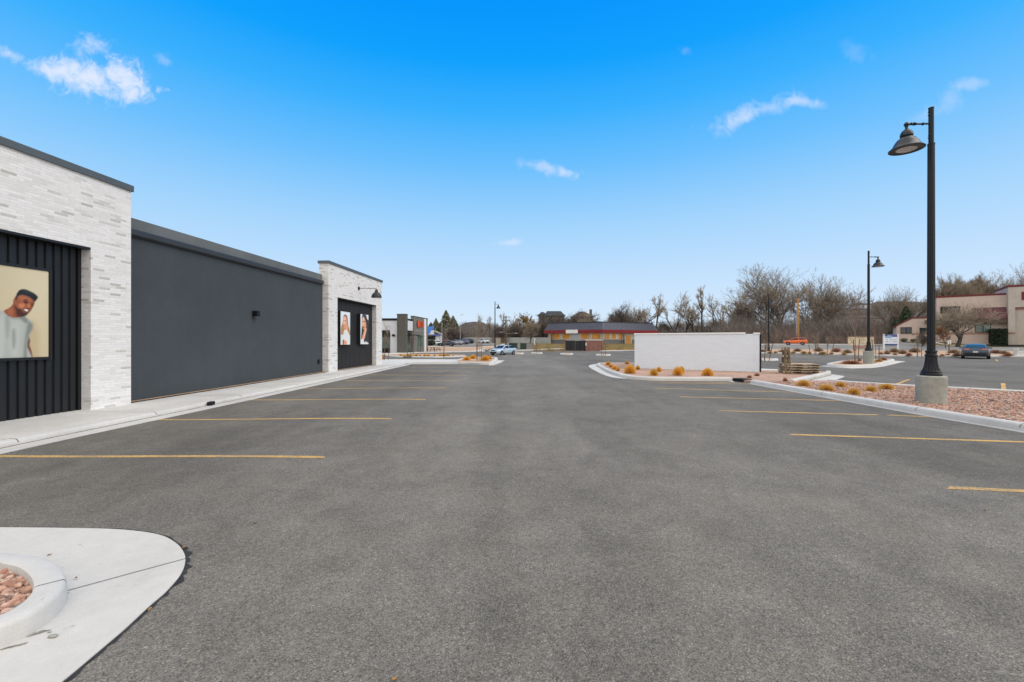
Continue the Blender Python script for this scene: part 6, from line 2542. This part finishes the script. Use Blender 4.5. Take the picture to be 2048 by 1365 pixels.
PROTO['pollard'] = make_tree('bare_pollard_tree', 31, 11, .75, .26, .55, twig=M['twigpale'], levels=2, kids=(6, 6), spread=(.3, .9), shrink=(.28, .45), up=.10, wob=.14, twigs=22, twl=.7, tww=.015, trunklev=1)
PROTO['dense'] = make_tree('brown_scrub_tree', 41, 7, .45, .16, .12, stems=4, twig=M['scrub'], levels=3, kids=(7, 6, 5), spread=(.3, .95), shrink=(.55, .8), up=.06, wob=.15, twigs=7, twl=.7, tww=.022, trunklev=0)
PROTO['yellow'] = make_tree('yellow_leaved_tree', 47, 8, .5, .16, .35, twig=M['yellowleaf'], levels=3, kids=(6, 5, 5), spread=(.3, .9), shrink=(.5, .75), up=.08, wob=.16, twigs=22, twl=.28, tww=.030, trunklev=1)
PROTO['crab'] = make_tree('spreading_crabapple_tree', 53, 6.5, .30, .24, .45, leanx=.15, levels=4, kids=(6, 5, 5, 4), spread=(.55, 1.15), shrink=(.75, 1.0), up=.05, wob=.13, twigs=4, twl=.6, tww=.007, trunklev=1)
PROTO['upright'] = make_tree('bare_upright_tree', 61, 11, .55, .22, .22, stems=2, levels=4, kids=(7, 5, 4, 4), spread=(.2, .6), shrink=(.5, .75), up=.12, wob=.11, twigs=10, twl=.7, tww=.014, trunklev=1)
PROTO['rust'] = make_tree('rust_leaved_tree', 67, 4.2, .5, .07, .40, twig=M['rustleaf'], levels=3, kids=(6, 5, 5), spread=(.3, .9), shrink=(.5, .72), up=.05, wob=.13, twigs=9, twl=.26, tww=.024, trunklev=1)


def conifer(name, seed, H, Rm, mat, n=1500):
    rnd = random.Random(seed)
    o = thing(name, '', 'tree')
    b = MB()
    b.tube([(0, 0, -.3), (0, 0, H * .5), (0, 0, H * .97)], [H * .022, H * .014, .02], 7, caps=False)
    b.build('trunk', M['bark'], o, 60)
    b = MB()
    lump = [(rnd.uniform(0, 6.28), rnd.uniform(.1, .95), rnd.uniform(.75, 1.25)) for _ in range(30)]
    for i in range(n):
        f = rnd.random() ** .8
        z = H * (.06 + .94 * f)
        a = rnd.uniform(0, 6.28)
        rr = Rm * (1 - f) ** .8 + .12
        k = 1.0
        for (la, lf, lk) in lump:
            da = abs((a - la + math.pi) % (2 * math.pi) - math.pi)
            if da < .6 and abs(f - lf) < .08:
                k = lk
        r0 = rr * rnd.uniform(.25, .75) * k
        r1 = r0 + rr * rnd.uniform(.2, .42)
        d = Vector((math.cos(a), math.sin(a), 0))
        s = Vector((-d.y, d.x, 0)) * rnd.uniform(.10, .22) * (H / 9)
        p0 = d * r0 + Vector((0, 0, z))
        p1 = d * r1 + Vector((0, 0, z - rnd.uniform(-.05, .28) * rr))
        b.add([p0 - s * .5, p0 + s * .5, p0.lerp(p1, .6) + s, p1, p0.lerp(p1, .6) - s], [(0, 1, 2, 3, 4)])
        u = Vector((0, 0, .12 * H / 9))
        b.add([p0, p0.lerp(p1, .6) + u, p1, p0.lerp(p1, .6) - u], [(0, 1, 2, 3)])
    b.build('crown', mat, o)
    o['_h'] = H
    return o


PROTO['conifer'] = conifer('conifer_tree', 3, 10, 3.5, M['needle2'], 2000)
PROTO['spruce'] = conifer('spruce_tree', 9, 8, 2.9, M['needle'], 1700)
USED = set()


def tree(kind, px, D, pytop, label, group, wid=1.0, rz=None, base=None):
    src = PROTO[kind]
    p = ray(px, 0, D)
    zg = h(p.x, p.y) if base is None else base
    H = EYE - (pytop - CY) / F * D - zg
    s = H / src['_h']
    rz = (px * 1.7) % 6.28 if rz is None else rz
    if kind not in USED:
        USED.add(kind)
        o = src
        o.location, o.rotation_euler = (p.x, p.y, zg), (0, 0, rz)
        o['label'] = label
        if group:
            o['group'] = group
    else:
        o = dup(src, (p.x, p.y, zg), rz, 1, label, group)
    o.scale = (s * wid, s * wid, s)
    return o


FILL = []
GB_ = 'bare trees along the road'
GF = 'brush filling the band behind the white wall'
for i, (px, D, py) in enumerate(((1226, 150, 634), (1255, 148, 622), (1290, 150, 630), (1322, 152, 636), (1352, 150, 628), (1380, 149, 634), (1408, 151, 626), (1438, 150, 632), (1466, 148, 622), (1098, 165, 622), (1128, 164, 623), (1158, 166, 616), (1184, 165, 622))):
    FILL.append((px, D, py))
tree('elm', 1562, 112, 524, 'tallest bare tree with broad round crown above the orange car', GB_, 1.2, .4)
tree('elm2', 1655, 116, 552, 'broad bare tree leaning right of the orange wooden pole', GB_, 1.15, 1.2)
tree('elm', 1606, 122, 550, 'bare tree between the two broadest crowns behind the wooden pole', GB_, 1.0, 2.6)
tree('elm', 1520, 126, 572, 'bare tree filling in left below the tallest crown', GB_, 1.0, 3.3)
GS = 'thin bare trees behind the white wall'
tree('dense', 1243, 126, 602, 'dense grey bushy tree over the right end of the red fascia', GS, .85)
tree('elm2', 1262, 132, 598, 'wide bare tree bending over the boarded building roof', GS, .85, .6)
tree('sparse', 1284, 128, 588, 'pale twigged bare tree left of the straight pollard', GS, .95, 2.0)
tree('pollard', 1312, 124, 583, 'straight pollard tree with a spiky top behind the white wall', GS, .9)
tree('sparse2', 1348, 128, 580, 'thin tree leaning left with pale tufts behind the white wall', GS, .85, 3.1)
tree('sparse', 1372, 130, 592, 'arching bare tree over the middle of the white wall', GS, 1.0, .2)
tree('pollard', 1404, 126, 564, 'tallest thin pollard tree above the white wall', GS, .8, 2.2)
tree('sparse', 1392, 133, 588, 'bare multi branched tree close behind the tallest pollard', GS, .95, 4.4)
tree('sparse2', 1430, 128, 582, 'straight thin tree right of the tallest pollard', GS, .85, 5.0)
tree('sparse2', 1462, 124, 583, 'thin tree arching left near the end of the white wall', GS, 1.0, 2.5)
tree('sparse', 1476, 128, 568, 'high arching bare tree reaching left from the tallest crown', GS, .9, 3.0)
tree('dense', 1489, 118, 593, 'dark rounded dense tree just right of the white wall end', GS, .72, 1.0)
GL = 'trees behind the far parking lot'
tree('conifer', 892, 150, 621, 'tallest dark conifer behind the far parking lot', GL, 1.05)
tree('conifer', 872, 150, 637, 'small pointed conifer just above the blue panel', GL, 1.0)
tree('conifer', 906, 146, 632, 'brownish conifer touching the tallest conifer on its right', GL, 1.25)
tree('spruce', 862, 158, 645, 'low dark conifer at the edge of the grey store', GL, 1.2)
tree('dense', 900, 135, 648, 'brown bushy tree under the tallest conifer', GL, 1.1)
tree('dense', 915, 140, 655, 'brown bushy tree at the foot of the round hill', GL, 1.1)
tree('sparse2', 968, 150, 626, 'crooked bare tree rising left of the lamp beyond the sedan', GL, .75)
tree('pollard', 981, 148, 629, 'short forked pollard tree next to the lamp beyond the sedan', GL, .8)
tree('pollard', 1003, 145, 622, 'bare pollard tree right of the lamp beyond the sedan', GL, .85, 1.0)
tree('sparse', 1021, 145, 622, 'bare tree just right of the brown utility pole', GL, .75, 1.0)
tree('yellow', 1044, 150, 625, 'yellowish leaved tree on the skyline above the green cabinets', GL, .85)
tree('yellow', 1063, 146, 622, 'paler yellow tree right of the other yellowish tree', GL, .75, 2.0)
tree('dense', 1030, 138, 640, 'rounded brown tree behind the brown utility pole', GL, 1.1)
tree('dense', 1001, 136, 645, 'orange brown bushy tree behind the beige cabinet', GL, .9, 2.2)
tree('elm2', 1060, 126, 634, 'grey brown tree with visible trunk in front of the pale fence', GL, 1.05)
tree('dense', 1088, 140, 632, 'bushy brown tree left of the boarded building', GL, 1.1, 3.0)
tree('dense', 1112, 150, 637, 'bushy brown tree below the house with dark roof', GL, 1.0, 4.0)
tree('dense', 1137, 150, 642, 'bushy tree between the two hill houses', GL, 1.0, 5.0)
tree('elm2', 1168, 150, 620, 'bare tree standing in front of the brown brick house', GL, .8, 2.0)
tree('sparse', 1196, 148, 632, 'thin pale tree right of the brown brick house', GL, 1.0, 2.9)
tree('sparse2', 1213, 142, 634, 'low pale tree behind the corner of the mansard roof', GL, 1.1, 1.9)
GR = 'trees on the right side'
tree('elm', 1772, 105, 570, 'broad bare tree right of the lamp in the kerbed island', GR, .75, 2.0)
tree('elm2', 1822, 108, 573, 'bare tree left of the tall near lamp pole', GR, .85, .2)
tree('spruce', 1812, 92, 612, 'dark green spruce left of the pink building wing', GR, 1.0)
tree('spruce', 1790, 94, 640, 'lower green spruce half hidden by the property sign', GR, 1.2, 1.0)
tree('upright', 1886, 96, 545, 'bare tree behind the pink roof, next to the tall near lamp pole', GR, .9, .3)
tree('upright', 1917, 98, 533, 'tallest bare tree behind the middle of the pink roof', GR, .8, 1.4)
tree('upright', 1944, 98, 540, 'upright bare tree behind the pink roof, right of the tallest one', GR, .75, 2.7)
tree('elm', 1975, 97, 540, 'dark spreading tree behind the right end of the pink roof', GR, .65, 4.1)
tree('elm2', 2012, 97, 533, 'spreading tree behind the tan tower of the pink building', GR, .7, 5.5)
tree('elm', 2052, 90, 522, 'bare tree reaching in at the right edge of the photo', GR, .6, 1.1)
tree('crab', 1914, 67, 596, 'wide low crabapple tree in front of the pink building', GR, .98, .5, .75)
tree('rust', 1892, 60, 650, 'young tree with rust coloured leaves left of the dark parked sedan', GR, .95, 1.0)
tree('dense', 1847, 72, 660, 'dark brown clipped looking bush by the pink wing', GR, .8, 2.0)

where = ['behind the right slope of the mansard roof', 'behind the right end of the mansard roof, taller', 'under the pale twigged tree', 'right of the straight pollard foot', 'under the thin tree leaning left', 'under the arching tree over the wall',
         'at the foot of the tallest thin pollard', 'under the straight thin tree', 'left of the dark rounded tree by the wall end', 'under the left part of the dark roofed house', 'under the right end of the dark roofed house',
         'under the left part of the brown brick house', 'under the right part of the brown brick house']
for (px, D, py), wh in zip(FILL, where):
    tree('dense' if px % 4 or px < 1200 else 'elm2', px, D, py, 'grey brown brush tree ' + wh, GF, 1.15)
PROTO_DONE = True

# ------------------------------------------------------------------ hedge and shrubs
def leafball(b, ctr, rad, n, size, rnd, box=False):
    for i in range(n):
        while True:
            p = Vector((rnd.uniform(-1, 1), rnd.uniform(-1, 1), rnd.uniform(-1, 1)))
            if box or p.length < 1:
                break
        q = Vector((p.x * rad[0], p.y * rad[1], p.z * rad[2])) + Vector(ctr)
        a = Vector((rnd.gauss(0, 1), rnd.gauss(0, 1), rnd.gauss(0, 1))).normalized() * size * rnd.uniform(.6, 1.4)
        c = a.orthogonal().normalized() * size * rnd.uniform(.4, .9)
        b.add([q - a, q + c, q + a, q - c], [(0, 1, 2, 3)])


s0, s1 = FP.s_at(1978, .4), FP.s_at(2015, 2.0)
z1, z0 = FP.z_at(658.5, s0, 1.5), 1.2
hg = thing('hedge', 'dark green clipped hedge beside the tan tower of the pink building', 'hedge', (*FP.P((s0 + s1) / 2, 1.0), z0), FP.yaw)
b = MB()
rnd = random.Random(6)
leafball(b, (0, -.2, (z1 - z0) / 2), ((s1 - s0) / 2, .9, (z1 - z0) / 2), 9000, .15, rnd, True)
b.build('foliage', M['hedge'], hg)
b = MB()
b.box(-(s1 - s0) / 2 + .2, (s1 - s0) / 2 - .2, -.8, .5, -.3, (z1 - z0) - .2)
b.build('stems', M['hedge'], hg)


def shrub(label, px, py, w, hgt, mat, seed, off=.1, n=700, group=None):
    p = G(px, py, off)
    k = p.y / F
    rnd = random.Random(seed)
    b = MB()
    W_, H_ = w * k / 2, hgt * k
    leafball(b, (0, 0, H_ * .55), (W_, W_ * .8, H_ * .5), n, min(.09, W_ * .12), rnd)
    o = b.build('shrub', mat)
    o.location = p
    tag(o, label, 'shrub', group)


shrub('dark green shrub against the clinic wall by the grey store', 863, 692.5, 17, 11, M['hedge'], 1, .05, 1200)
shrub('low green shrub under the pink wing window, left one', 1808, 684, 13, 7, M['needle'], 2, .05)
shrub('low green shrub under the pink wing window, right one', 1826, 684, 10, 6, M['needle'], 3, .05)


# ------------------------------------------------------------------ golden grass tufts and desert plants
def tuft_mesh(name, seed, n, mats, weights, stiff=.9, wid=.017, hemi=True):
    rnd = random.Random(seed)
    b = MB()
    for i in range(n):
        a = rnd.uniform(0, 6.28)
        e = math.acos(1 - rnd.random() * .97) if hemi else rnd.gauss(.4, .3)
        d = Vector((math.sin(e) * math.cos(a), math.sin(e) * math.sin(a), math.cos(e)))
        L = (rnd.uniform(.90, 1.06) if rnd.random() < .75 else rnd.uniform(.6, .9)) * stiff
        s = Vector((-math.sin(a), math.cos(a), 0)) * wid * rnd.uniform(.7, 1.5)
        s = Matrix.Rotation(rnd.uniform(0, 3.1), 3, d) @ s
        p0 = Vector((rnd.gauss(0, .10), rnd.gauss(0, .10), 0))
        p1 = p0 + d * L * .5 + Vector((0, 0, .10))
        p2 = p0 + d * L + Vector((0, 0, .06 - .03 * math.sin(e)))
        p1.z, p2.z = max(p1.z, .01), max(p2.z, .02)
        b.add([p0 - s, p0 + s, p1 + s, p1 - s, p2], [(0, 1, 2, 3), (3, 2, 4)], rnd.choices(range(len(mats)), weights)[0])
    o = b.build(name, mats)
    return o


TUFT = [tuft_mesh('grass_tuft', 1, 1900, [M['gold'], M['goldpale'], M['olive']], (70, 20, 10)),
        tuft_mesh('grass_tuft', 2, 1700, [M['gold'], M['goldpale'], M['olive']], (45, 15, 40)),
        tuft_mesh('grass_tuft', 3, 1500, [M['tangold'], M['goldpale'], M['olive']], (70, 20, 10)),
        tuft_mesh('red_brown_plant', 4, 700, [M['redplant'], M['greyplant']], (80, 20), .9, .012),
        tuft_mesh('grey_brown_shrub', 5, 900, [M['greyplant'], M['redplant'], M['scrub']], (70, 15, 15), .9, .014),
        tuft_mesh('dry_grass_tuft', 6, 1000, [M['muted'], M['tangold'], M['greyplant']], (60, 20, 20))]
TUSED = set()


def tuft(k, px, py, w, hgt, label, group, off=.10, D=None):
    """px is the middle, py the foot, w and hgt the size in photo pixels"""
    p = G(px, py, off)
    kk = p.y / F
    src = TUFT[k]
    if k in TUSED:
        o = src.copy()
        COL.objects.link(o)
    else:
        TUSED.add(k)
        o = src
    sx = w * kk / 1.68
    o.location = (p.x, p.y + sx * .3, p.z - .01)
    o.rotation_euler = (0, 0, (px * 3.3) % 6.28)
    o.scale = (sx, sx, hgt * kk / .92)
    tag(o, label, 'plant' if k in (3, 4) else 'grass tuft', group)


g = 'golden tufts round the white wall'
for a in [(0, 1217, 731, 12, 8, 'golden tuft at the left tip of the white wall bed'), (0, 1222, 735, 9, 7, 'small golden tuft second from the left tip of the white wall bed'), (0, 1230, 739.5, 12, 9, 'golden tuft third from the left tip, left of the biggest one'),
          (1, 1236.5, 742.5, 8, 9, 'small olive tuft touching the left of the biggest golden tuft'), (0, 1254.5, 728.5, 9, 7, 'golden tuft behind the left edge of the white wall'), (0, 1261, 747.5, 24, 19, 'biggest round golden tuft at the left edge of the white wall'),
          (1, 1276, 740, 10, 10, 'olive gold tuft at the foot of the white wall beside the biggest tuft'), (1, 1309, 751.5, 17, 15, 'greenish tuft in front of the white wall, left of a golden one'), (0, 1318.5, 744, 11, 11, 'golden tuft close behind the greenish one by the white wall'),
          (0, 1357, 751.5, 21, 19, 'golden green tuft before the middle of the white wall'), (1, 1364, 746, 12, 14, 'tuft behind the golden green one at the middle of the white wall'), (0, 1417, 752, 23, 17, 'round golden tuft before the right half of the white wall')]:
    tuft(*a, g)
g = 'tufts in the right gravel bed'
for a in [(2, 1610.5, 773, 25, 14, 'golden tuft at the concrete nose below the pallets'), (2, 1656.5, 782, 27, 14, 'golden tuft second from the left in the near gravel bed'), (2, 1684, 774.5, 19, 12, 'golden tuft farther back, near the asphalt edge of the gravel bed'),
          (2, 1711, 789.5, 24, 14, 'golden tuft nearest the right kerb, left of the pedestal'), (2, 1745, 783.5, 21, 12, 'golden tuft between two others left of the pedestal'), (2, 1777.5, 779.5, 26, 13, 'golden tuft nearest the concrete pedestal of the near lamp')]:
    tuft(*a, g)
g = 'small red brown plants below the pallets'
for a in [(3, 1500, 756.5, 11, 7, 'red brown plant left of the other by the white wall end'), (3, 1515, 752.5, 12, 7, 'red brown plant at the right end of the white wall'), (3, 1571.5, 764, 11, 10, 'red brown plant alone in front of the upright pallets')]:
    tuft(*a, g)
g = 'golden tufts on the left island'
for a in [(0, 933, 721.5, 16, 9, 'golden tuft at the left of the sapling island'), (0, 945.5, 718.5, 15, 9, 'golden tuft behind, second from the left on the sapling island'), (0, 970, 722.2, 18, 12, 'biggest golden tuft on the sapling island'), (0, 979.5, 719, 9, 8, 'golden tuft half behind the biggest one on the sapling island')]:
    tuft(*a, g)
g = 'small tufts in the strip by the grey store'
for i, (px, w) in enumerate(((801, 9), (808, 6), (816, 11), (824, 6), (832, 10), (840, 5), (849, 7), (856, 9), (869, 5), (880, 9), (888, 13), (896, 9), (906, 4))):
    tuft((0, 0, 2)[i % 3], px, 712.6 + (i % 2) * .5, w, 3.6 + w * .12, 'small golden tuft, %s from the left in the strip by the grey store' % ('first second third fourth fifth sixth seventh eighth ninth tenth eleventh twelfth thirteenth'.split()[i]), g)
tuft(0, 766.5, 719.5, 5, 12, 'orange gold tuft at the corner of the far brick tower', 'small tufts in the strip by the grey store')
g = 'plants on the second lamp island'
for a in [(3, 1708, 729.5, 38, 11, 'wide red brown plant left of the second lamp pedestal'), (3, 1720.5, 723, 8, 7, 'small red brown plant touching the second lamp pedestal'), (2, 1747, 727, 13, 7, 'tan tuft right beside the second lamp pedestal'), (2, 1760, 724.6, 13, 7, 'tan tuft farther right on the second lamp island'), (3, 1769, 721.5, 14, 8, 'red tan plant at the right tip of the second lamp island')]:
    tuft(*a, g)
g = 'tufts on the dry bank before the boarded building'
for i, (px, py, w) in enumerate(((1215, 701, 5), (1224, 701, 6), (1236, 700.6, 4), (1250.5, 700.6, 5), (1265, 701, 4), (1071, 699.8, 6), (1082, 699, 5))):
    tuft((1, 1, 4)[i % 3], px, py, w, 4.2, ['leftmost tuft on the bank right of the trash enclosure', 'second golden tuft right of the trash enclosure', 'third tuft right of the trash enclosure', 'fourth tuft right of the trash enclosure', 'tuft at the left edge of the white wall on the far bank',
                                    'left one of two tufts below the white marker post', 'right one of two tufts below the white marker post'][i], g)
g = 'plants in the bed along the road'
bed_row = [(1527, 704.5, 14, 5, 4), (1541, 706.5, 8, 4, 2), (1552, 706.8, 7, 4, 0), (1570, 705, 20, 5, 4), (1588, 707.2, 9, 4, 2), (1597, 703.5, 14, 6, 4), (1609, 708, 11, 5, 2), (1620, 708.2, 7, 4, 1), (1639, 703.5, 15, 8, 4), (1648, 708.8, 13, 5, 2),
           (1664, 709, 7, 4, 1), (1675, 704.5, 17, 8, 3), (1690, 709.5, 8, 4, 2), (1697, 707, 16, 7, 4), (1763, 710.5, 9, 6, 3), (1776, 709.5, 10, 8, 4), (1792, 705.5, 17, 8, 4), (1791, 711.2, 8, 5, 3), (1808, 708.5, 14, 8, 4),
           (1820, 712.2, 10, 6, 3), (1833, 705.5, 18, 9, 4), (1886, 712.8, 8, 4, 2), (1897, 711.8, 8, 4, 3), (1912, 707, 19, 7, 4), (1917, 713, 14, 7, 4), (1996, 707.5, 22, 7, 4), (2012, 708.5, 14, 6, 4), (2019, 713.4, 16, 7, 3), (2044, 711, 14, 8, 3)]
ords = []
near = {1527: 'by the lamp beyond the white wall', 1675: 'left of the beige board sign', 1763: 'right of the second lamp pedestal', 1833: 'left of the tall near lamp pole', 1917: 'left of the dark parked sedan', 1996: 'right of the dark parked sedan'}
cnames = {5: 'dry tan grass tuft', 3: 'red brown desert plant', 4: 'grey brown desert shrub'}
words = 'first second third fourth fifth sixth seventh eighth ninth tenth eleventh twelfth thirteenth fourteenth fifteenth sixteenth'.split()
cnt = {}
for (px, py, w, hh, k) in bed_row:
    k = 5 if k < 3 else k
    cnt[k] = cnt.get(k, 0) + 1
    tuft(k, px, py, w * 1.15, hh * 1.25, '%s, %s of its kind from the left in the roadside bed' % (cnames[k], words[cnt[k] - 1]), g)


# ------------------------------------------------------------------ staked saplings
def sapling(label, px, py, pytop, stakes, seed, mat=None, crown=1.0, off=.12, red=False):
    p = G(px, py, off)
    k = p.y / F
    H = (py - pytop) * k
    o = thing('staked_sapling', label, 'tree', p, 0, 'staked young trees')
    t = Tree(seed, levels=2, kids=(int(7 * crown), 4), spread=(.25, .7), shrink=(.30, .48), up=.10, wob=.06, twigs=3, twl=.32, tww=.003 + k * .045, trunklev=0, minr=.006)
    t.fork = .35
    t.grow(Vector((0, 0, -.1)), Vector((0, 0, 1)), H * .93, max(.020, k * .42), 0)
    t.t.build('trunk', M['sapbark'], o, 60)
    t.c.build('crown', [mat or M['twig'], M['sapbark']], o)
    for (sx, tx, sy_) in stakes:
        b = MB()
        hh = (py - sy_) * k
        b.tube([((sx - px) * k, -.05, -.2), ((tx - px) * k, -.05, hh)], max(.025, k * .55), 6)
        b.build('stake', M['stake'], o)


sapling('bare staked sapling on the island with golden tufts', 959.5, 722, 655, ((956, 955, 686), (962, 964, 684), (953.5, 953, 684)), 1)
sapling('staked sapling before the brown gravel bed with a dark stake', 888, 713.5, 665, ((887.5, 887.2, 686),), 2)
sapling('thin staked sapling by the shop front of the grey store', 824, 712.5, 660, ((821, 821, 672), (826.5, 826.5, 672), (815, 815, 674)), 3)
sapling('thin sapling with a leaning stake at the corner of the far brick tower', 768.5, 719.5, 662, ((776.5, 781, 668), (769.5, 769, 668)), 4)
sapling('thin stick sapling on the kerbed islet before the dry bank', 1073.5, 707, 684, (), 5)
sapling('staked sapling on the islet by the trash enclosure', 1206.8, 711.2, 680, ((1203, 1202.6, 690), (1210.2, 1210.4, 689)), 6, crown=1.3)
sapling('young tree with leaning stakes right of the white wall', 1530, 720.5, 690, ((1527.5, 1530, 692), (1536.5, 1545, 688), (1523, 1519.5, 706)), 7)
sapling('row sapling with stakes in the roadside bed under the orange car', 1632.5, 707.5, 680, ((1620, 1617, 689), (1639, 1633.5, 682), (1629, 1631, 688)), 8)
sapling('row sapling with stakes left of the beige board sign', 1655, 707.8, 680, ((1654, 1654, 688), (1661.5, 1667, 688)), 9)
sapling('reddish sapling with two stakes on the second lamp island, left of the lamp', 1712, 728.5, 612, ((1709, 1706, 680), (1714, 1717.5, 679)), 10, M['scrubred'], 1.6)
sapling('sapling with dark stake on the second lamp island, right of the lamp', 1752, 724, 640, ((1747, 1742.5, 678), (1757, 1757, 690)), 11, M['scrubred'], 1.3)
sapling('bare sapling with leaning stakes right of the property sign', 1836, 712.5, 672, ((1833, 1834, 688), (1842, 1843, 690)), 12)


# ------------------------------------------------------------------ the wooded slope behind everything
def slope(name, prof, D0, D1, mat):
    b = MB()
    n = 7
    vs = []
    for (px, py) in prof:
        for j in range(n):
            f = j / (n - 1)
            D = D0 + (D1 - D0) * f
            p = ray(px, 0, D)
            zt = EYE - (py - CY) / F * D1
            z0 = h(p.x, D0) - .5
            vs.append((p.x, D, z0 + (zt - z0) * ss(0, 1, f) ** 1.0))
    m = len(prof)
    b.add(vs, [(i * n + j, (i + 1) * n + j, (i + 1) * n + j + 1, i * n + j + 1) for i in range(m - 1) for j in range(n - 1)])
    # back side
    vb = []
    for (px, py) in prof:
        p = ray(px, 0, D1 + 60)
        vb += [(ray(px, 0, D1).x, D1, EYE - (py - CY) / F * D1), (p.x, D1 + 60, -2)]
    b.add(vb, [(2 * i, 2 * i + 2, 2 * i + 3, 2 * i + 1) for i in range(m - 1)])
    return struct(b.build(name, mat, smooth=60))


slope('hillside', [(300, 672), (700, 668), (845, 662), (880, 664), (915, 655), (930, 646), (948, 643.5), (966, 645), (978, 652), (1000, 656), (1040, 655), (1075, 648), (1135, 648), (1190, 656), (1260, 658), (1340, 663), (1420, 664), (1480, 660), (1600, 648), (1670, 640)], 156, 200, M['hill'])
slope('hillside', [(1560, 662), (1620, 640), (1650, 622), (1690, 617), (1725, 612), (1755, 604), (1800, 603), (1860, 606), (1940, 608), (2100, 605), (2400, 600)], 165, 320, M['hill'])


def scrub(name, mat, spots, seed, w=.035):
    """thicket of thin stems, one mass"""
    rnd = random.Random(seed)
    b = MB()
    for (px0, px1, D0, D1, h0, h1, n, hill) in spots:
        for i in range(n):
            D = rnd.uniform(D0, D1)
            px = rnd.uniform(px0, px1)
            p = ray(px, 0, D)
            z = h(p.x, p.y) + (hill(px, D) if hill else 0)
            H = rnd.uniform(h0, h1) * (.6 + .4 * math.sin(px * .11) ** 2)
            lean = Vector((rnd.gauss(0, .28), rnd.gauss(0, .28), 1)).normalized()
            ww = w * rnd.uniform(.6, 1.4)
            a = rnd.uniform(0, 3.14)
            s = Vector((math.cos(a), math.sin(a) * .5, 0)) * ww
            base = Vector((p.x, D, z - .1))
            m = base + lean * H * .5
            e = m + (lean + Vector((rnd.gauss(0, .25), rnd.gauss(0, .25), 0))) * H * .5
            b.add([base - s, base + s, m + s * .7, m - s * .7, e], [(0, 1, 2, 3), (3, 2, 4)])
            for k in range(5):
                q = base.lerp(e, rnd.uniform(.2, .95))
                d = (lean + Vector((rnd.gauss(0, .6), rnd.gauss(0, .6), rnd.gauss(0, .2)))).normalized()
                t = q + d * H * rnd.uniform(.15, .34)
                s2 = Vector((math.cos(a + k), .3, .4 * math.sin(a + k))) * ww * .8
                b.add([q - s2, q + s2, t], [(0, 1, 2)])
    return struct(b.build(name, mat), 'stuff')


def hillz(D0, D1, ztop):
    return lambda px, D: (ztop - 1.0) * ss(D0, D1, D) * .98


scrub('scrub_thicket', M['scrub'], [(1440, 1770, 100, 130, 3.5, 9.0, 10000, None), (1210, 1490, 128, 150, 2.0, 6.5, 4200, None), (1690, 1800, 104, 130, 2.5, 7, 2400, None), (890, 1100, 142, 158, 2.0, 6.0, 4200, None)], 1)
scrub('scrub_thicket', M['scrubred'], [(1490, 1640, 94, 104, 1.5, 4.6, 1500, None), (1660, 1790, 92, 104, 1.0, 3.6, 1100, None), (985, 1010, 134, 141, 1.5, 4, 300, None), (1210, 1490, 118, 130, .8, 2.6, 900, None)], 2)
scrub('hillside_scrub', M['scrub'], [(840, 1260, 158, 200, 2.0, 4.5, 9000, lambda px, D: (6.4 - .5 if px < 1000 else 5.6) * ss(156, 200, D)), (1250, 1640, 158, 198, 1.5, 3.5, 5000, lambda px, D: 4.0 * ss(156, 200, D)),
                                     (1640, 2048, 180, 318, 1.6, 5.0, 11000, lambda px, D: (24.5 if px > 1750 else 18) * ss(165, 320, D))], 3, .06)
scrub('dry_grass_blades', M['drystalk'], [(1066, 1131, 78, 98, .2, .55, 1500, None), (1208, 1268, 82, 98, .2, .55, 1200, None)], 4, .03)

# ------------------------------------------------------------------ litter on the ground
LEAF = [pm('leaf_orange', (.42, .21, .06), .8, .3, 20, 60), pm('leaf_tan', (.36, .22, .10), .8, .3, 20, 60), M['pedestal']]
for (px, py, s, k, lab) in ((369, 1096, .020, 0, 'orange dry leaf at the rounded end of the concrete apron'), (300, 1220, .018, 0, 'orange leaf fragment at the lower edge of the apron'), (511, 1046, .022, 1, 'pale tan leaf lying on the asphalt left of the middle'),
                            (1970, 1021, .022, 0, 'orange leaf on the asphalt under the nearest right stall line'), (152, 1157, .014, 1, 'tan leaf on the concrete apron by the kerb'), (100, 1111, .016, 1, 'tan leaf on top of the near kerb'), (790, 1361, .014, 0, 'orange leaf at the bottom edge of the photo')):
    p = G(px, py, .028 if px < 400 else .018)
    rnd = random.Random(int(px))
    b = MB()
    n = 9
    top = [(math.cos(i * 6.283 / n) * s * rnd.uniform(.6, 1.1), math.sin(i * 6.283 / n) * s * .45 * rnd.uniform(.6, 1.1), .004 + .008 * rnd.random()) for i in range(n)]
    b.add([(0, 0, .002)] + top, [(0, 1 + i, 1 + (i + 1) % n) for i in range(n)])
    b.add([(0, 0, .0005)] + [(q[0], q[1], q[2] - .0015) for q in top], [(0, 1 + (i + 1) % n, 1 + i) for i in range(n)])
    o = b.build('dry_leaf', LEAF[k])
    o.location = p
    o.rotation_euler = (0, 0, rnd.uniform(0, 6))
    tag(o, lab, 'leaf', 'dry leaves on the ground')
for (px, py, s, lab) in ((106, 1274, .018, 'flat grey pebble lying on the concrete apron'), (99, 1265, .008, 'small brown pebble beside the flat grey one')):
    p = G(px, py, .024)
    rnd = random.Random(int(py))
    b = MB()
    b.add([(v[0] * s * 1.4, v[1] * s * rnd.uniform(.6, .8), v[2] * s * .4 + s * .3) for v in ICO2[0]], ICO2[1])
    o = b.build('loose_pebble', M['pedestal'], None, 60)
    o.location = p
    tag(o, lab, 'pebble')
for o in list(scene.objects):
    if o.get('_h') is not None:
        del o['_h']
